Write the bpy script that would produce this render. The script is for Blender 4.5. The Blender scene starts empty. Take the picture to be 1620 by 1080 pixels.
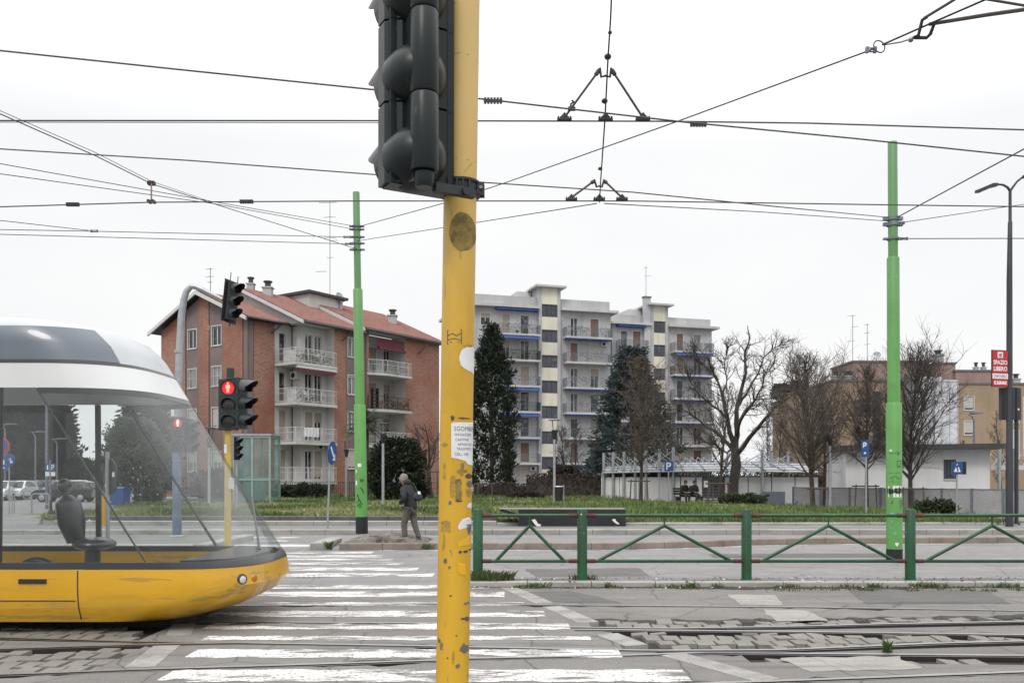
import bpy, bmesh, math, random
from mathutils import Vector, Matrix
R = math.radians
PI = math.pi
SC = bpy.context.scene
COL = SC.collection
V = Vector

# ------------------------------------------------------------------ camera
F = 1400.0          # focal length in photo pixels (1620 wide)
EYE = 1.70
cam_d = bpy.data.cameras.new('camera')
cam = bpy.data.objects.new('camera', cam_d)
COL.objects.link(cam)
cam.location = (0, 0, EYE)
cam.rotation_euler = (R(90), 0, 0)
cam_d.sensor_width = 36
cam_d.lens = 36 * F / 1620
cam_d.shift_y = (755 - 540) / 1620
cam_d.clip_start = 0.05
cam_d.clip_end = 4000
SC.camera = cam
HOR = 755

def W(px, py, Y):
    return V(((px - 810) * Y / F, Y, EYE - (py - HOR) * Y / F))

def G(px, py, z=0.0):
    Y = (EYE - z) * F / (py - HOR)
    return V(((px - 810) * Y / F, Y, z))

# ------------------------------------------------------------------ mesh builder
class MB:
    def __init__(s):
        s.v = []; s.f = []; s.m = []
    def add(s, verts, faces, m=0):
        o = len(s.v)
        s.v.extend([tuple(p) for p in verts])
        s.f.extend([tuple(i + o for i in f) for f in faces])
        s.m.extend([m] * len(faces))
    def obox(s, o, a, b, c, m=0):
        o, a, b, c = V(o), V(a), V(b), V(c)
        if a.cross(b).dot(c) < 0: a, b = b, a
        p = [o, o + a, o + a + b, o + b, o + c, o + a + c, o + a + b + c, o + b + c]
        s.add(p, [(0, 3, 2, 1), (4, 5, 6, 7), (0, 1, 5, 4), (1, 2, 6, 5), (2, 3, 7, 6), (3, 0, 4, 7)], m)
    def box(s, x0, x1, y0, y1, z0, z1, m=0):
        s.obox((x0, y0, z0), (x1 - x0, 0, 0), (0, y1 - y0, 0), (0, 0, z1 - z0), m)
    def quad(s, a, b, c, d, m=0):
        s.add([a, b, c, d], [(0, 1, 2, 3)], m)
    def tube(s, pts, r, n=8, m=0, caps=True):
        pts = [V(p) for p in pts]
        k = len(pts)
        rs = r if isinstance(r, (list, tuple)) else [r] * k
        ds = []
        for i in range(k):
            d = pts[min(i + 1, k - 1)] - pts[max(i - 1, 0)]
            ds.append(d.normalized() if d.length > 1e-9 else V((0, 0, 1)))
        u = ds[0].orthogonal().normalized()
        o = len(s.v)
        for i in range(k):
            d = ds[i]
            u = u - d * u.dot(d)
            if u.length < 1e-6: u = d.orthogonal()
            u.normalize()
            w = d.cross(u)
            for j in range(n):
                t = 2 * PI * j / n
                s.v.append(tuple(pts[i] + (u * math.cos(t) + w * math.sin(t)) * rs[i]))
        for i in range(k - 1):
            for j in range(n):
                j2 = (j + 1) % n
                s.f.append((o + i * n + j, o + i * n + j2, o + (i + 1) * n + j2, o + (i + 1) * n + j)); s.m.append(m)
        if caps:
            s.f.append(tuple(o + j for j in reversed(range(n)))); s.m.append(m)
            s.f.append(tuple(o + (k - 1) * n + j for j in range(n))); s.m.append(m)
    def cyl(s, p0, p1, r0, r1=None, n=12, m=0, caps=True):
        s.tube([p0, p1], [r0, r0 if r1 is None else r1], n, m, caps)
    def prism(s, poly, ex, m=0):
        """poly: list of 3-D points (planar), extruded by vector ex"""
        ex = V(ex); n = len(poly); P = [V(p) for p in poly]
        nn = V((0, 0, 0))
        for i in range(n): nn += P[i].cross(P[(i + 1) % n])
        if nn.dot(ex) < 0: P.reverse()
        s.add(P + [p + ex for p in P], [tuple(reversed(range(n)))] + [tuple(range(n, 2 * n))] +
              [(i, (i + 1) % n, n + (i + 1) % n, n + i) for i in range(n)], m)
    def lathe(s, prof, c=(0, 0, 0), n=20, m=0, ax=V((0, 0, 1)), th0=0, th1=2 * PI):
        c = V(c); ax = V(ax).normalized(); u = ax.orthogonal().normalized(); w = ax.cross(u)
        full = abs(th1 - th0 - 2 * PI) < 1e-6
        k = n if full else n + 1
        o = len(s.v)
        for r, z in prof:
            for j in range(k):
                t = th0 + (th1 - th0) * j / n
                s.v.append(tuple(c + ax * z + (u * math.cos(t) + w * math.sin(t)) * r))
        for i in range(len(prof) - 1):
            for j in range(n):
                j2 = (j + 1) % k
                s.f.append((o + i * k + j, o + i * k + j2, o + (i + 1) * k + j2, o + (i + 1) * k + j)); s.m.append(m)
    def ball(s, c, r, nu=10, nv=7, m=0):
        rx, ry, rz = r if isinstance(r, (tuple, list)) else (r, r, r)
        c = V(c); o = len(s.v)
        for i in range(nv + 1):
            ph = PI * i / nv
            for j in range(nu):
                t = 2 * PI * j / nu
                s.v.append((c.x + rx * math.sin(ph) * math.cos(t), c.y + ry * math.sin(ph) * math.sin(t), c.z - rz * math.cos(ph)))
        for i in range(nv):
            for j in range(nu):
                j2 = (j + 1) % nu
                s.f.append((o + i * nu + j, o + i * nu + j2, o + (i + 1) * nu + j2, o + (i + 1) * nu + j)); s.m.append(m)
    def move(s, M):
        s.v = [tuple(M @ V(p)) for p in s.v]
        return s
    def build(s, name, mats, parent=None, smooth=False, local=False, ang=40):
        me = bpy.data.meshes.new(name)
        me.from_pydata(s.v, [], s.f)
        if not isinstance(mats, (list, tuple)): mats = [mats]
        for mt in mats: me.materials.append(mt)
        if len(mats) > 1: me.polygons.foreach_set('material_index', s.m)
        if smooth:
            me.polygons.foreach_set('use_smooth', [True] * len(s.f))
            me.set_sharp_from_angle(angle=R(ang))
        me.update()
        o = bpy.data.objects.new(name, me)
        COL.objects.link(o)
        if parent is not None: attach(o, parent, local)
        return o

def origin_of(p):
    l = V(p.location)
    return l
def attach(o, parent, local=False):
    o.parent = parent
    if not local:
        r = parent
        while r.parent is not None: r = r.parent
        if parent is r:
            M = Matrix.Translation(r.location) @ r.rotation_euler.to_matrix().to_4x4()
            o.matrix_parent_inverse = M.inverted()
    # a sub-part shares its part's coordinates, so it needs no inverse

def tag(o, label=None, cat=None, group=None, kind=None):
    if label: o['label'] = label
    if cat: o['category'] = cat
    if group: o['group'] = group
    if kind: o['kind'] = kind
    return o
def thing(name, loc, label, cat, group=None, rz=0):
    o = bpy.data.objects.new(name, None)
    o.empty_display_size = .2
    COL.objects.link(o)
    o.location = loc; o.rotation_euler = (0, 0, rz)
    return tag(o, label, cat, group)
def struct(mb, name, m, smooth=False):
    o = mb.build(name, m, smooth=smooth)
    o['kind'] = 'structure'
    return o
def copy_tree(o, parent=None):
    c = o.copy(); COL.objects.link(c)
    if parent is not None: c.parent = parent
    for ch in list(o.children): copy_tree(ch, c)
    return c

# ------------------------------------------------------------------ materials
def nt(name):
    m = bpy.data.materials.new(name); m.use_nodes = True
    t = m.node_tree
    b = t.nodes['Principled BSDF']
    return m, t, b
def N(t, typ, **kw):
    n = t.nodes.new(typ)
    for k, v in kw.items():
        if k.startswith('i_'):
            n.inputs[k[2:].replace('_', ' ')].default_value = v
        else: setattr(n, k, v)
    return n
def L(t, a, b): t.links.new(a, b)
def rgba(c): return (c[0], c[1], c[2], 1)

def mixc(t, a, b, fac, mode='MIX'):
    n = t.nodes.new('ShaderNodeMix'); n.data_type = 'RGBA'; n.blend_type = mode
    for sock, val in ((n.inputs[0], fac), (n.inputs[6], a), (n.inputs[7], b)):
        if hasattr(val, 'is_linked'): t.links.new(val, sock)
        elif isinstance(val, (int, float)): sock.default_value = val
        else: sock.default_value = rgba(val)
    return n.outputs[2]
def noise(t, scale, detail=4, rough=.55, sc3=None, dist=0):
    tc = t.nodes.new('ShaderNodeTexCoord')
    mp = t.nodes.new('ShaderNodeMapping')
    L(t, tc.outputs['Object'], mp.inputs[0])
    if sc3: mp.inputs['Scale'].default_value = sc3
    n = N(t, 'ShaderNodeTexNoise', i_Scale=scale, i_Detail=detail, i_Roughness=rough, i_Distortion=dist)
    L(t, mp.outputs[0], n.inputs['Vector'])
    return n.outputs['Fac']
def ramp(t, fac, p0, p1, c0=0, c1=1):
    n = t.nodes.new('ShaderNodeMapRange'); n.clamp = True
    n.inputs[1].default_value = p0; n.inputs[2].default_value = p1
    n.inputs[3].default_value = c0; n.inputs[4].default_value = c1
    L(t, fac, n.inputs[0])
    return n.outputs[0]
def bump(t, b, fac, strength, dist=.02):
    n = N(t, 'ShaderNodeBump', i_Strength=strength, i_Distance=dist)
    L(t, fac, n.inputs['Height']); L(t, n.outputs[0], b.inputs['Normal'])

def mat(name, col, rough=.6, metal=0, sc=3.0, amt=.12, col2=None, th=(.55, .72), sc2=1.5, bp=0, bsc=60, fine=0, coat=0, stretch=None):
    m, t, b = nt(name)
    b.inputs['Roughness'].default_value = rough
    b.inputs['Metallic'].default_value = metal
    if coat: b.inputs['Coat Weight'].default_value = coat
    c = mixc(t, col, tuple(x * (1 - amt * 2) for x in col[:3]), ramp(t, noise(t, sc, sc3=stretch), .3, .7))
    if fine:
        c = mixc(t, c, tuple(x * .55 for x in col[:3]), ramp(t, noise(t, fine, 3), .45, .75, 0, .8))
    if col2:
        c = mixc(t, c, col2, ramp(t, noise(t, sc2, 6, .65, sc3=stretch), *th))
    L(t, c, b.inputs['Base Color'])
    if bp: bump(t, b, noise(t, bsc, 5), bp)
    return m

def glass_mat(name, tint=(.75, .8, .8), refl=.12, rough=.02, film=None):
    """see-through pane: mostly lets the view pass, with a sheen that grows at glancing angles"""
    m = bpy.data.materials.new(name); m.use_nodes = True
    t = m.node_tree; t.nodes.clear()
    out = t.nodes.new('ShaderNodeOutputMaterial')
    tr = N(t, 'ShaderNodeBsdfTransparent'); tr.inputs[0].default_value = rgba(tint)
    gl = N(t, 'ShaderNodeBsdfGlossy'); gl.inputs['Roughness'].default_value = rough
    lw = N(t, 'ShaderNodeLayerWeight', i_Blend=.25)
    f = ramp(t, lw.outputs['Facing'], 0, 1, refl, refl + .26)
    mx = t.nodes.new('ShaderNodeMixShader')
    L(t, f, mx.inputs[0]); L(t, tr.outputs[0], mx.inputs[1]); L(t, gl.outputs[0], mx.inputs[2])
    last = mx.outputs[0]
    if film:
        df = N(t, 'ShaderNodeBsdfDiffuse'); df.inputs[0].default_value = rgba(film[0])
        m2 = t.nodes.new('ShaderNodeMixShader')
        L(t, ramp(t, noise(t, 1.2, 4), .3, .7, film[1] * .7, film[1] * 1.3), m2.inputs[0]); L(t, last, m2.inputs[1]); L(t, df.outputs[0], m2.inputs[2])
        last = m2.outputs[0]
    L(t, last, out.inputs[0])
    return m
def emit_mat(name, col, s):
    m, t, b = nt(name)
    b.inputs['Base Color'].default_value = rgba(col)
    b.inputs['Emission Color'].default_value = rgba(col)
    b.inputs['Emission Strength'].default_value = s
    return m

M = {}
M['steel'] = mat('steel', (.30, .29, .28), .42, .9, 8, .2, col2=(.16, .11, .08), th=(.58, .75), sc2=6)
M['rail_top'] = mat('rail_top', (.47, .46, .45), .5, 1, 8, .12, col2=(.40, .36, .33), th=(.6, .85), sc2=3, stretch=(.3, 2, 1))
M['groove'] = mat('groove', (.025, .022, .02), .9, 0, 5, .2)
M['galv'] = mat('galvanised_steel', (.42, .44, .46), .45, .7, 6, .12, bp=.05)
M['galv_dark'] = mat('weathered_steel', (.20, .22, .26), .5, .6, 6, .12)
M['iron'] = mat('dark_iron', (.035, .037, .042), .5, .3, 5, .2)
M['wire'] = mat('wire_black', (.03, .03, .032), .6, .4, 5, .1)
M['wire_copper'] = mat('wire_worn', (.10, .085, .075), .5, .6, 5, .1)
M['signal_green'] = mat('signal_green', (.014, .021, .022), .36, 0, 2.5, .2, col2=(.045, .055, .055), th=(.62, .8), sc2=5, stretch=(2, 2, .5), bp=.03)
M['signal_dark'] = mat('signal_dark', (.022, .035, .034), .5, 0, 4, .15)
M['signal_grey'] = mat('signal_grey', (.10, .105, .10), .6, 0, 4, .15)
M['visor_in'] = mat('visor_inside', (.012, .012, .013), .7, 0, 4, .1)
M['lens_off'] = mat('lens_off', (.03, .03, .032), .25, 0, 30, .2)
M['red_lens'] = emit_mat('red_lens', (.55, .02, .03), .9)
M['red_lit'] = emit_mat('red_lit', (1, .16, .10), 3.2)
M['white_lit'] = emit_mat('white_lit', (1, .72, .62), 1.3)
M['rail_green'] = mat('railing_green', (.012, .085, .030), .42, 0, 2.5, .25, col2=(.010, .040, .018), th=(.55, .75), sc2=5, bp=.06)
M['signal_green'].node_tree.nodes['Principled BSDF'].inputs['Specular IOR Level'].default_value = .28
def spots(m, c2, sc, th, fac=.9, sc3=None):
    t = m.node_tree; b = t.nodes['Principled BSDF']; src = b.inputs['Base Color'].links[0].from_socket
    L(t, mixc(t, src, c2, ramp(t, noise(t, sc, 4, .6, sc3=sc3), th, th + .03, 0, fac)), b.inputs['Base Color'])
spots(M['signal_green'], (.075, .08, .078), 30, .66, .5, (1, 1, .25))
spots(M['rail_green'], (.10, .05, .035), 17, .66); spots(M['rail_green'], (.20, .24, .20), 9, .685, .6)
M['rust'] = mat('rust_sleeve', (.10, .035, .025), .8, 0, 14, .2)
M['black'] = mat('black_paint', (.012, .012, .013), .55, 0, 5, .15)
M['white'] = mat('white_paint', (.76, .76, .75), .6, 0, 4, .08)
M['paper'] = mat('paper', (.74, .74, .75), .85, 0, 9, .1)
M['ink'] = mat('ink', (.20, .20, .22), .8, 0, 9, .1)
M['tyre'] = mat('tyre', (.02, .02, .021), .8, 0, 5, .1)
M['chrome'] = mat('chrome', (.6, .6, .6), .25, 1, 5, .1)
M['sign_blue'] = mat('sign_blue', (.012, .075, .24), .4, 0, 3, .1)
M['sign_red'] = mat('sign_red', (.50, .012, .025), .4, 0, 3, .1)
M['wood'] = mat('stake_wood', (.11, .085, .065), .8, 0, 5, .2)
M['bark'] = mat('bark', (.066, .056, .049), .9, 0, 4, .25, bp=.3, bsc=20)
M['twig'] = mat('twig', (.115, .094, .080), .9, 0, 2, .2)
M['twig_dark'] = mat('twig_dark', (.072, .061, .054), .9, 0, 2, .2)
M['concrete'] = mat('concrete', (.42, .41, .40), .85, 0, 2, .12, col2=(.25, .24, .23), sc2=1.2, fine=60, bp=.15)
# ------------------------------------------------------------------ light and sky
SUN_EL, SUN_AZ = 48, 200
wd = bpy.data.worlds.new('World'); SC.world = wd; wd.use_nodes = True
t = wd.node_tree
bg = t.nodes['Background']
sky = N(t, 'ShaderNodeTexSky'); sky.sky_type = 'NISHITA'; sky.sun_disc = False
sky.sun_elevation = R(SUN_EL); sky.sun_rotation = R(SUN_AZ); sky.air_density = 1.5; sky.dust_density = 4
tc = t.nodes.new('ShaderNodeTexCoord')
nz = N(t, 'ShaderNodeTexNoise', i_Scale=2.2, i_Detail=5, i_Roughness=.5)
mp = t.nodes.new('ShaderNodeMapping'); mp.inputs['Scale'].default_value = (1, 1, 2.5)
L(t, tc.outputs['Generated'], mp.inputs[0]); L(t, mp.outputs[0], nz.inputs['Vector'])
sxyz = t.nodes.new('ShaderNodeSeparateXYZ'); L(t, tc.outputs['Generated'], sxyz.inputs[0])
cl = mixc(t, (12.0, 12.05, 12.2), (13.0, 13.0, 13.0), ramp(t, nz.outputs['Fac'], .35, .7))
cl = mixc(t, cl, (34, 34, 34.4), ramp(t, sxyz.outputs['Z'], .34, 1.0))      # overcast sky: three times brighter overhead than low down
c = mixc(t, sky.outputs[0], cl, .95)
L(t, c, bg.inputs['Color']); bg.inputs['Strength'].default_value = .08
sd = bpy.data.lights.new('sun', 'SUN'); sd.energy = 1.1; sd.angle = R(14); sd.color = (1, .96, .9)
so = bpy.data.objects.new('sun', sd); COL.objects.link(so)
so.rotation_euler = (R(90 - SUN_EL), 0, R(180 - SUN_AZ + 0))
so.location = (0, -20, 40)
SC.view_settings.view_transform = 'Standard'; SC.view_settings.look = 'None'
SC.view_settings.exposure = 0.0; SC.view_settings.gamma = 1
SC.cycles.transparent_max_bounces = 24
SC.cycles.max_bounces = 6; SC.cycles.diffuse_bounces = 3
SC.cycles.use_denoising = True

# ------------------------------------------------------------------ ground materials
def asphalt(name, col, dark=.55, streak=True, warm=(.17, .15, .13), cracks=.35):
    m, t, b = nt(name)
    b.inputs['Roughness'].default_value = .82
    c = mixc(t, col, tuple(x * .80 for x in col), ramp(t, noise(t, .55, 5), .35, .65))
    c = mixc(t, c, tuple(x * 1.22 for x in col), ramp(t, noise(t, 1.3, 6, .65), .52, .7, 0, .7))
    c = mixc(t, c, tuple(x * dark for x in col), ramp(t, noise(t, 75, 2), .50, .70, 0, .85))
    c = mixc(t, c, tuple(x * .62 for x in col), ramp(t, noise(t, 19, 5, .75), .48, .68, 0, .75))
    c = mixc(t, c, tuple(x * 1.35 for x in col), ramp(t, noise(t, 31, 4, .7), .56, .72, 0, .6))
    c = mixc(t, c, tuple(x * .66 for x in col), ramp(t, noise(t, 1.0, 4, .6, sc3=(.03, .9, 1)), .50, .68, 0, .65))
    c = mixc(t, c, tuple(x * .55 for x in col), ramp(t, noise(t, .9, 7, .72, sc3=(.6, 1.2, 1)), .57, .66, 0, .7))
    c = mixc(t, c, tuple(x * 1.5 for x in col), ramp(t, noise(t, 110, 2), .62, .75, 0, .6))
    if streak:
        c = mixc(t, c, warm, ramp(t, noise(t, 1.0, 7, .7, sc3=(.10, 1.6, 1)), .5, .74, 0, .75))
        c = mixc(t, c, tuple(x * .42 for x in col), ramp(t, noise(t, 1.3, 7, .72, sc3=(.22, 4.2, 1)), .53, .70, 0, .85))
        c = mixc(t, c, tuple(x * 1.3 for x in col), ramp(t, noise(t, 2.1, 6, .7, sc3=(.4, 2.2, 1)), .56, .70, 0, .6))
    if cracks:
        tc = t.nodes.new('ShaderNodeTexCoord')
        nn = N(t, 'ShaderNodeTexNoise', i_Scale=1.4, i_Detail=6)
        L(t, tc.outputs['Object'], nn.inputs['Vector'])
        av = mixc(t, tc.outputs['Object'], nn.outputs['Color'], .22)
        vo = N(t, 'ShaderNodeTexVoronoi', i_Scale=.9); vo.feature = 'DISTANCE_TO_EDGE'
        L(t, av, vo.inputs['Vector'])
        k = ramp(t, vo.outputs['Distance'], .0, .013, cracks, 0)
        c = mixc(t, c, tuple(x * .22 for x in col), k)
    L(t, c, b.inputs['Base Color'])
    bump(t, b, noise(t, 42, 6, .7), .5, .02)
    return m
M['asphalt'] = asphalt('asphalt', (.22, .213, .205))
M['asphalt_far'] = asphalt('asphalt_far', (.245, .24, .235), .5, True, (.20, .185, .17), .5)
M['asphalt_dirt'] = asphalt('asphalt_track', (.205, .195, .183), .38, True, (.14, .115, .095), .75)
M['pavement'] = asphalt('pavement', (.20, .20, .20), .7, False, cracks=.2)
M['soil'] = mat('soil', (.030, .025, .021), .95, 0, 2, .2, fine=40, bp=.4)
M['soil_damp'] = mat('kerb_soil', (.060, .050, .042), .95, 0, 9, .3, fine=45, bp=.5)
M['base_ground'] = mat('base_ground', (.16, .155, .145), .9, 0, .2, .12, fine=20)
M['kerb_stone'] = mat('kerb_stone', (.40, .385, .36), .85, 0, 1.2, .15, col2=(.17, .15, .13), th=(.5, .75), sc2=2.2, fine=50, bp=.2, stretch=(.5, 1, 2))
M['kerb_brown'] = mat('kerb_brown', (.27, .225, .195), .85, 0, 1.2, .15, col2=(.14, .11, .09), th=(.5, .75), sc2=2.2, fine=50, bp=.2)
M['cobble'] = mat('cobble', (.25, .236, .215), .8, 0, 1.7, .2, col2=(.17, .15, .13), th=(.45, .7), sc2=2.3, fine=45, bp=.4, bsc=30)
def paint_mat():
    m = bpy.data.materials.new('road_paint'); m.use_nodes = True
    t = m.node_tree; b = t.nodes['Principled BSDF']; out = t.nodes['Material Output']
    b.inputs['Roughness'].default_value = .7
    c = mixc(t, (.74, .73, .71), (.55, .535, .51), ramp(t, noise(t, 2.2, 6, .7, sc3=(.5, 1.5, 1)), .45, .72))
    c = mixc(t, c, (.42, .40, .38), ramp(t, noise(t, 38, 4, .7), .55, .70, 0, .8))
    c = mixc(t, c, (.40, .385, .365), ramp(t, noise(t, .8, 5, .65, sc3=(1, .4, 1)), .46, .66, 0, .75))
    L(t, c, b.inputs['Base Color'])
    bump(t, b, noise(t, 40, 5), .3)
    tr = t.nodes.new('ShaderNodeBsdfTransparent')
    mx = t.nodes.new('ShaderNodeMixShader')
    big = ramp(t, noise(t, .55, 3), .35, .65, -.05, .075)
    ad_ = t.nodes.new('ShaderNodeMath'); L(t, noise(t, 2.6, 8, .74, sc3=(.5, 1.6, 1), dist=.4), ad_.inputs[0]); L(t, big, ad_.inputs[1])
    w1 = ramp(t, ad_.outputs[0], .49, .585)
    w2 = ramp(t, noise(t, 26, 4, .7), .55, .62)
    mxm = t.nodes.new('ShaderNodeMath'); mxm.operation = 'MAXIMUM'; L(t, w1, mxm.inputs[0]); L(t, w2, mxm.inputs[1]); w = mxm.outputs[0]
    L(t, w, mx.inputs[0]); L(t, b.outputs[0], mx.inputs[1]); L(t, tr.outputs[0], mx.inputs[2])
    L(t, mx.outputs[0], out.inputs[0])
    return m
M['road_paint'] = paint_mat()

# ------------------------------------------------------------------ ground
g = MB(); g.quad((-1500, -300, -.05), (1500, -300, -.05), (1500, 2500, -.05), (-1500, 2500, -.05))
struct(g, 'ground', M['base_ground'])

def pl(pts):
    def f(x):
        if x <= pts[0][0]: return pts[0][1]
        for (a, b), (c, d) in zip(pts, pts[1:]):
            if x <= c: return b + (d - b) * (x - a) / (c - a)
        return pts[-1][1]
    return f
RAILS = {
    'R1': (-26, 26, pl([(-26, 11.5), (-6, 11.62), (-1, 11.9), (1, 11.78), (4, 11.6), (6.5, 11.3), (14, 10.5), (26, 9.2)])),
    'R2': (-26, 26, pl([(-26, 10.1), (-6, 10.2), (-3.2, 10.42), (-.9, 10.33), (0, 10.13), (1.8, 9.95), (3.1, 10.0), (3.6, 10.04), (6, 10.3), (12, 11.2), (16, 12.2), (26, 15)])),
    'R2b': (.7, 26, pl([(.7, 9.90), (3.4, 9.75), (4.7, 9.64), (5.6, 9.56), (14, 8.7), (26, 7.4)])),
    'R3': (-26, 26, pl([(-26, 7.7), (-9, 8.5), (-5, 8.80), (-3.8, 9.02), (-2.8, 9.1), (-.8, 8.93), (-.4, 8.88), (1.5, 8.69), (2.6, 8.67), (3.1, 8.74), (4.4, 8.95), (5.2, 9.05), (9, 9.7), (26, 14)])),
    'R3b': (-26, -3.3, pl([(-26, 10.0), (-9, 9.62), (-5.4, 9.34), (-3.3, 9.12)])),
    'R4': (-26, 1.9, pl([(-26, 5.2), (-9, 6.9), (-4.4, 7.63), (-3.3, 7.85), (-2.2, 8.0), (-.7, 8.24), (-.4, 8.32), (1.1, 8.47), (1.9, 8.60)])),
    'R3c': (1.9, 26, pl([(1.9, 8.60), (3.2, 8.53), (4.9, 8.45), (14, 7.9), (26, 7.0)])),
    'R5': (-26, 26, pl([(-26, 3.6), (-9, 5.9), (0, 7.02), (1.75, 7.33), (2.9, 7.5), (4.5, 7.75), (9, 8.3), (12, 8.6), (26, 8.9)])),
}
ROAD_NEAR, ROAD_MID = -12.0, 13.72
XS = [-26 + .1 * i for i in range(521)]
LEFT_END = lambda y: -4.95 + (14 - y) * .262 if y > 9 else -3.64 + (9 - y) * .28
def block_zone(x, ya, yb, na, nb):
    """paving blocks instead of asphalt between these two rails?"""
    if x > 1.15 and na == 'R3' and nb in ('R2b',): return True
    if x < -3.7 and na in ('R4',): return True
    if x < -3.9 and na in ('R3b',): return True
    return False
zones = []
road = MB()
for i in range(len(XS) - 1):
    x0, x1 = XS[i], XS[i + 1]; xm = (x0 + x1) / 2
    rs = sorted([(f(xm), n, f) for n, (a, b, f) in RAILS.items() if a <= xm <= b])
    seq = [(ROAD_NEAR, None, lambda x: ROAD_NEAR)] + rs + [(ROAD_MID, None, lambda x: ROAD_MID)]
    for (ya, na, fa), (yb, nb, fb) in zip(seq, seq[1:]):
        lo = .0 if na is None else .035
        hi = .0 if nb is None else -.085
        if yb - ya < .17: continue
        if block_zone(xm, ya, yb, na, nb):
            zones.append((x0, x1, fa, fb)); continue
        if na == 'R5' and nb == 'R3c' and xm > 2.2: hi = -.42; zones.append((x0, x1, lambda x, fb=fb: fb(x) - .46, fb))
        if na == 'R2' and nb == 'R1' and xm > .95: lo = .62; zones.append((x0, x1, fa, lambda x, fa=fa: fa(x) + .70))
        jg = lambda x, s: .11 * max(0, math.sin(x * 1.7 + s) * .5 + math.sin(x * 4.3 + s * 2.1) * .35 + math.sin(x * 11.7 + s * 3.7) * .3 + math.sin(x * 23 + s) * .2 - .12)
        if yb - ya < .5: jg = lambda x, s: 0
        s_ = len(na or '') + (ord(na[1]) if na else 0)
        ja = (lambda x: jg(x, s_) if na else 0); jb = (lambda x: jg(x, s_ + 5) if nb else 0)
        a0, a1, b0, b1 = fa(x0) + lo, fa(x1) + lo, fb(x0) + hi, fb(x1) + hi
        if lo > .3:
            j0 = .05 * math.sin(x0 * 7.3) + .04 * math.sin(x0 * 17); j1 = .05 * math.sin(x1 * 7.3) + .04 * math.sin(x1 * 17)
            a0 += j0; a1 += j1
        a0 += ja(x0); a1 += ja(x1); b0 -= jb(x0); b1 -= jb(x1)
        road.add([(x0, a0, 0), (x1, a1, 0), (x1, b1, 0), (x0, b0, 0), (x0, a0, -.06), (x1, a1, -.06), (x1, b1, -.06), (x0, b0, -.06)],
                 [(0, 1, 2, 3), (4, 5, 1, 0), (3, 2, 6, 7)])
struct(road, 'tram_crossing', M['asphalt_dirt'])
bed = MB(); bed.quad((-26, 2, -.046), (26, 2, -.046), (26, 14, -.046), (-26, 14, -.046))
struct(bed, 'track_bed', M['soil'])
r2 = MB()
r2.quad((-90, ROAD_MID, 0), (90, ROAD_MID, 0), (90, 26.2, 0), (-90, 26.2, 0))
r2.quad((-90, -12, 0), (-26, -12, 0), (-26, ROAD_MID, 0), (-90, ROAD_MID, 0))
r2.quad((26, -12, 0), (90, -12, 0), (90, ROAD_MID, 0), (26, ROAD_MID, 0))
struct(r2, 'road', M['asphalt_far'])
r3 = MB(); r3.quad((-90, 26.2, .004), (-17.0, 26.2, .004), (-19.5, 95, .004), (-90, 95, .004))
struct(r3, 'car_park_road', M['asphalt_far'])

# rails
for n, (a, b, f) in RAILS.items():
    rl = MB()
    xs = [x for x in XS if a < x < b]
    xs = [a] + xs + [b]
    up = (lambda x: .028 * min(1, max(0, (x - 1.2) / 3))) if n in ('R2', 'R3') else ((lambda x: .02 * min(1, max(0, (-4 - x) / 2))) if n in ('R4', 'R3b') else (lambda x: 0))
    def strip(y0, y1, z, mi, zb=-.04):
        for x0, x1 in zip(xs, xs[1:]):
            rl.add([(x0, f(x0) + y0, z + up(x0)), (x1, f(x1) + y0, z + up(x1)), (x1, f(x1) + y1, z + up(x1)), (x0, f(x0) + y1, z + up(x0))], [(0, 1, 2, 3)], mi)
            rl.add([(x0, f(x0) + y0, z + up(x0)), (x1, f(x1) + y0, z + up(x1)), (x1, f(x1) + y1, z + up(x1)), (x0, f(x0) + y1, z + up(x0)),
                    (x0, f(x0) + y0, zb), (x1, f(x1) + y0, zb), (x1, f(x1) + y1, zb), (x0, f(x0) + y1, zb)],
                   [(4, 5, 1, 0), (3, 2, 6, 7)], 1)
    strip(-.03, .03, .006, 0)
    strip(-.068, -.031, -.028, 1)
    strip(-.082, -.069, .003, 0)
    o = rl.build('tram_rail', [M['rail_top'], M['groove']])
    o['kind'] = 'structure'

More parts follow.
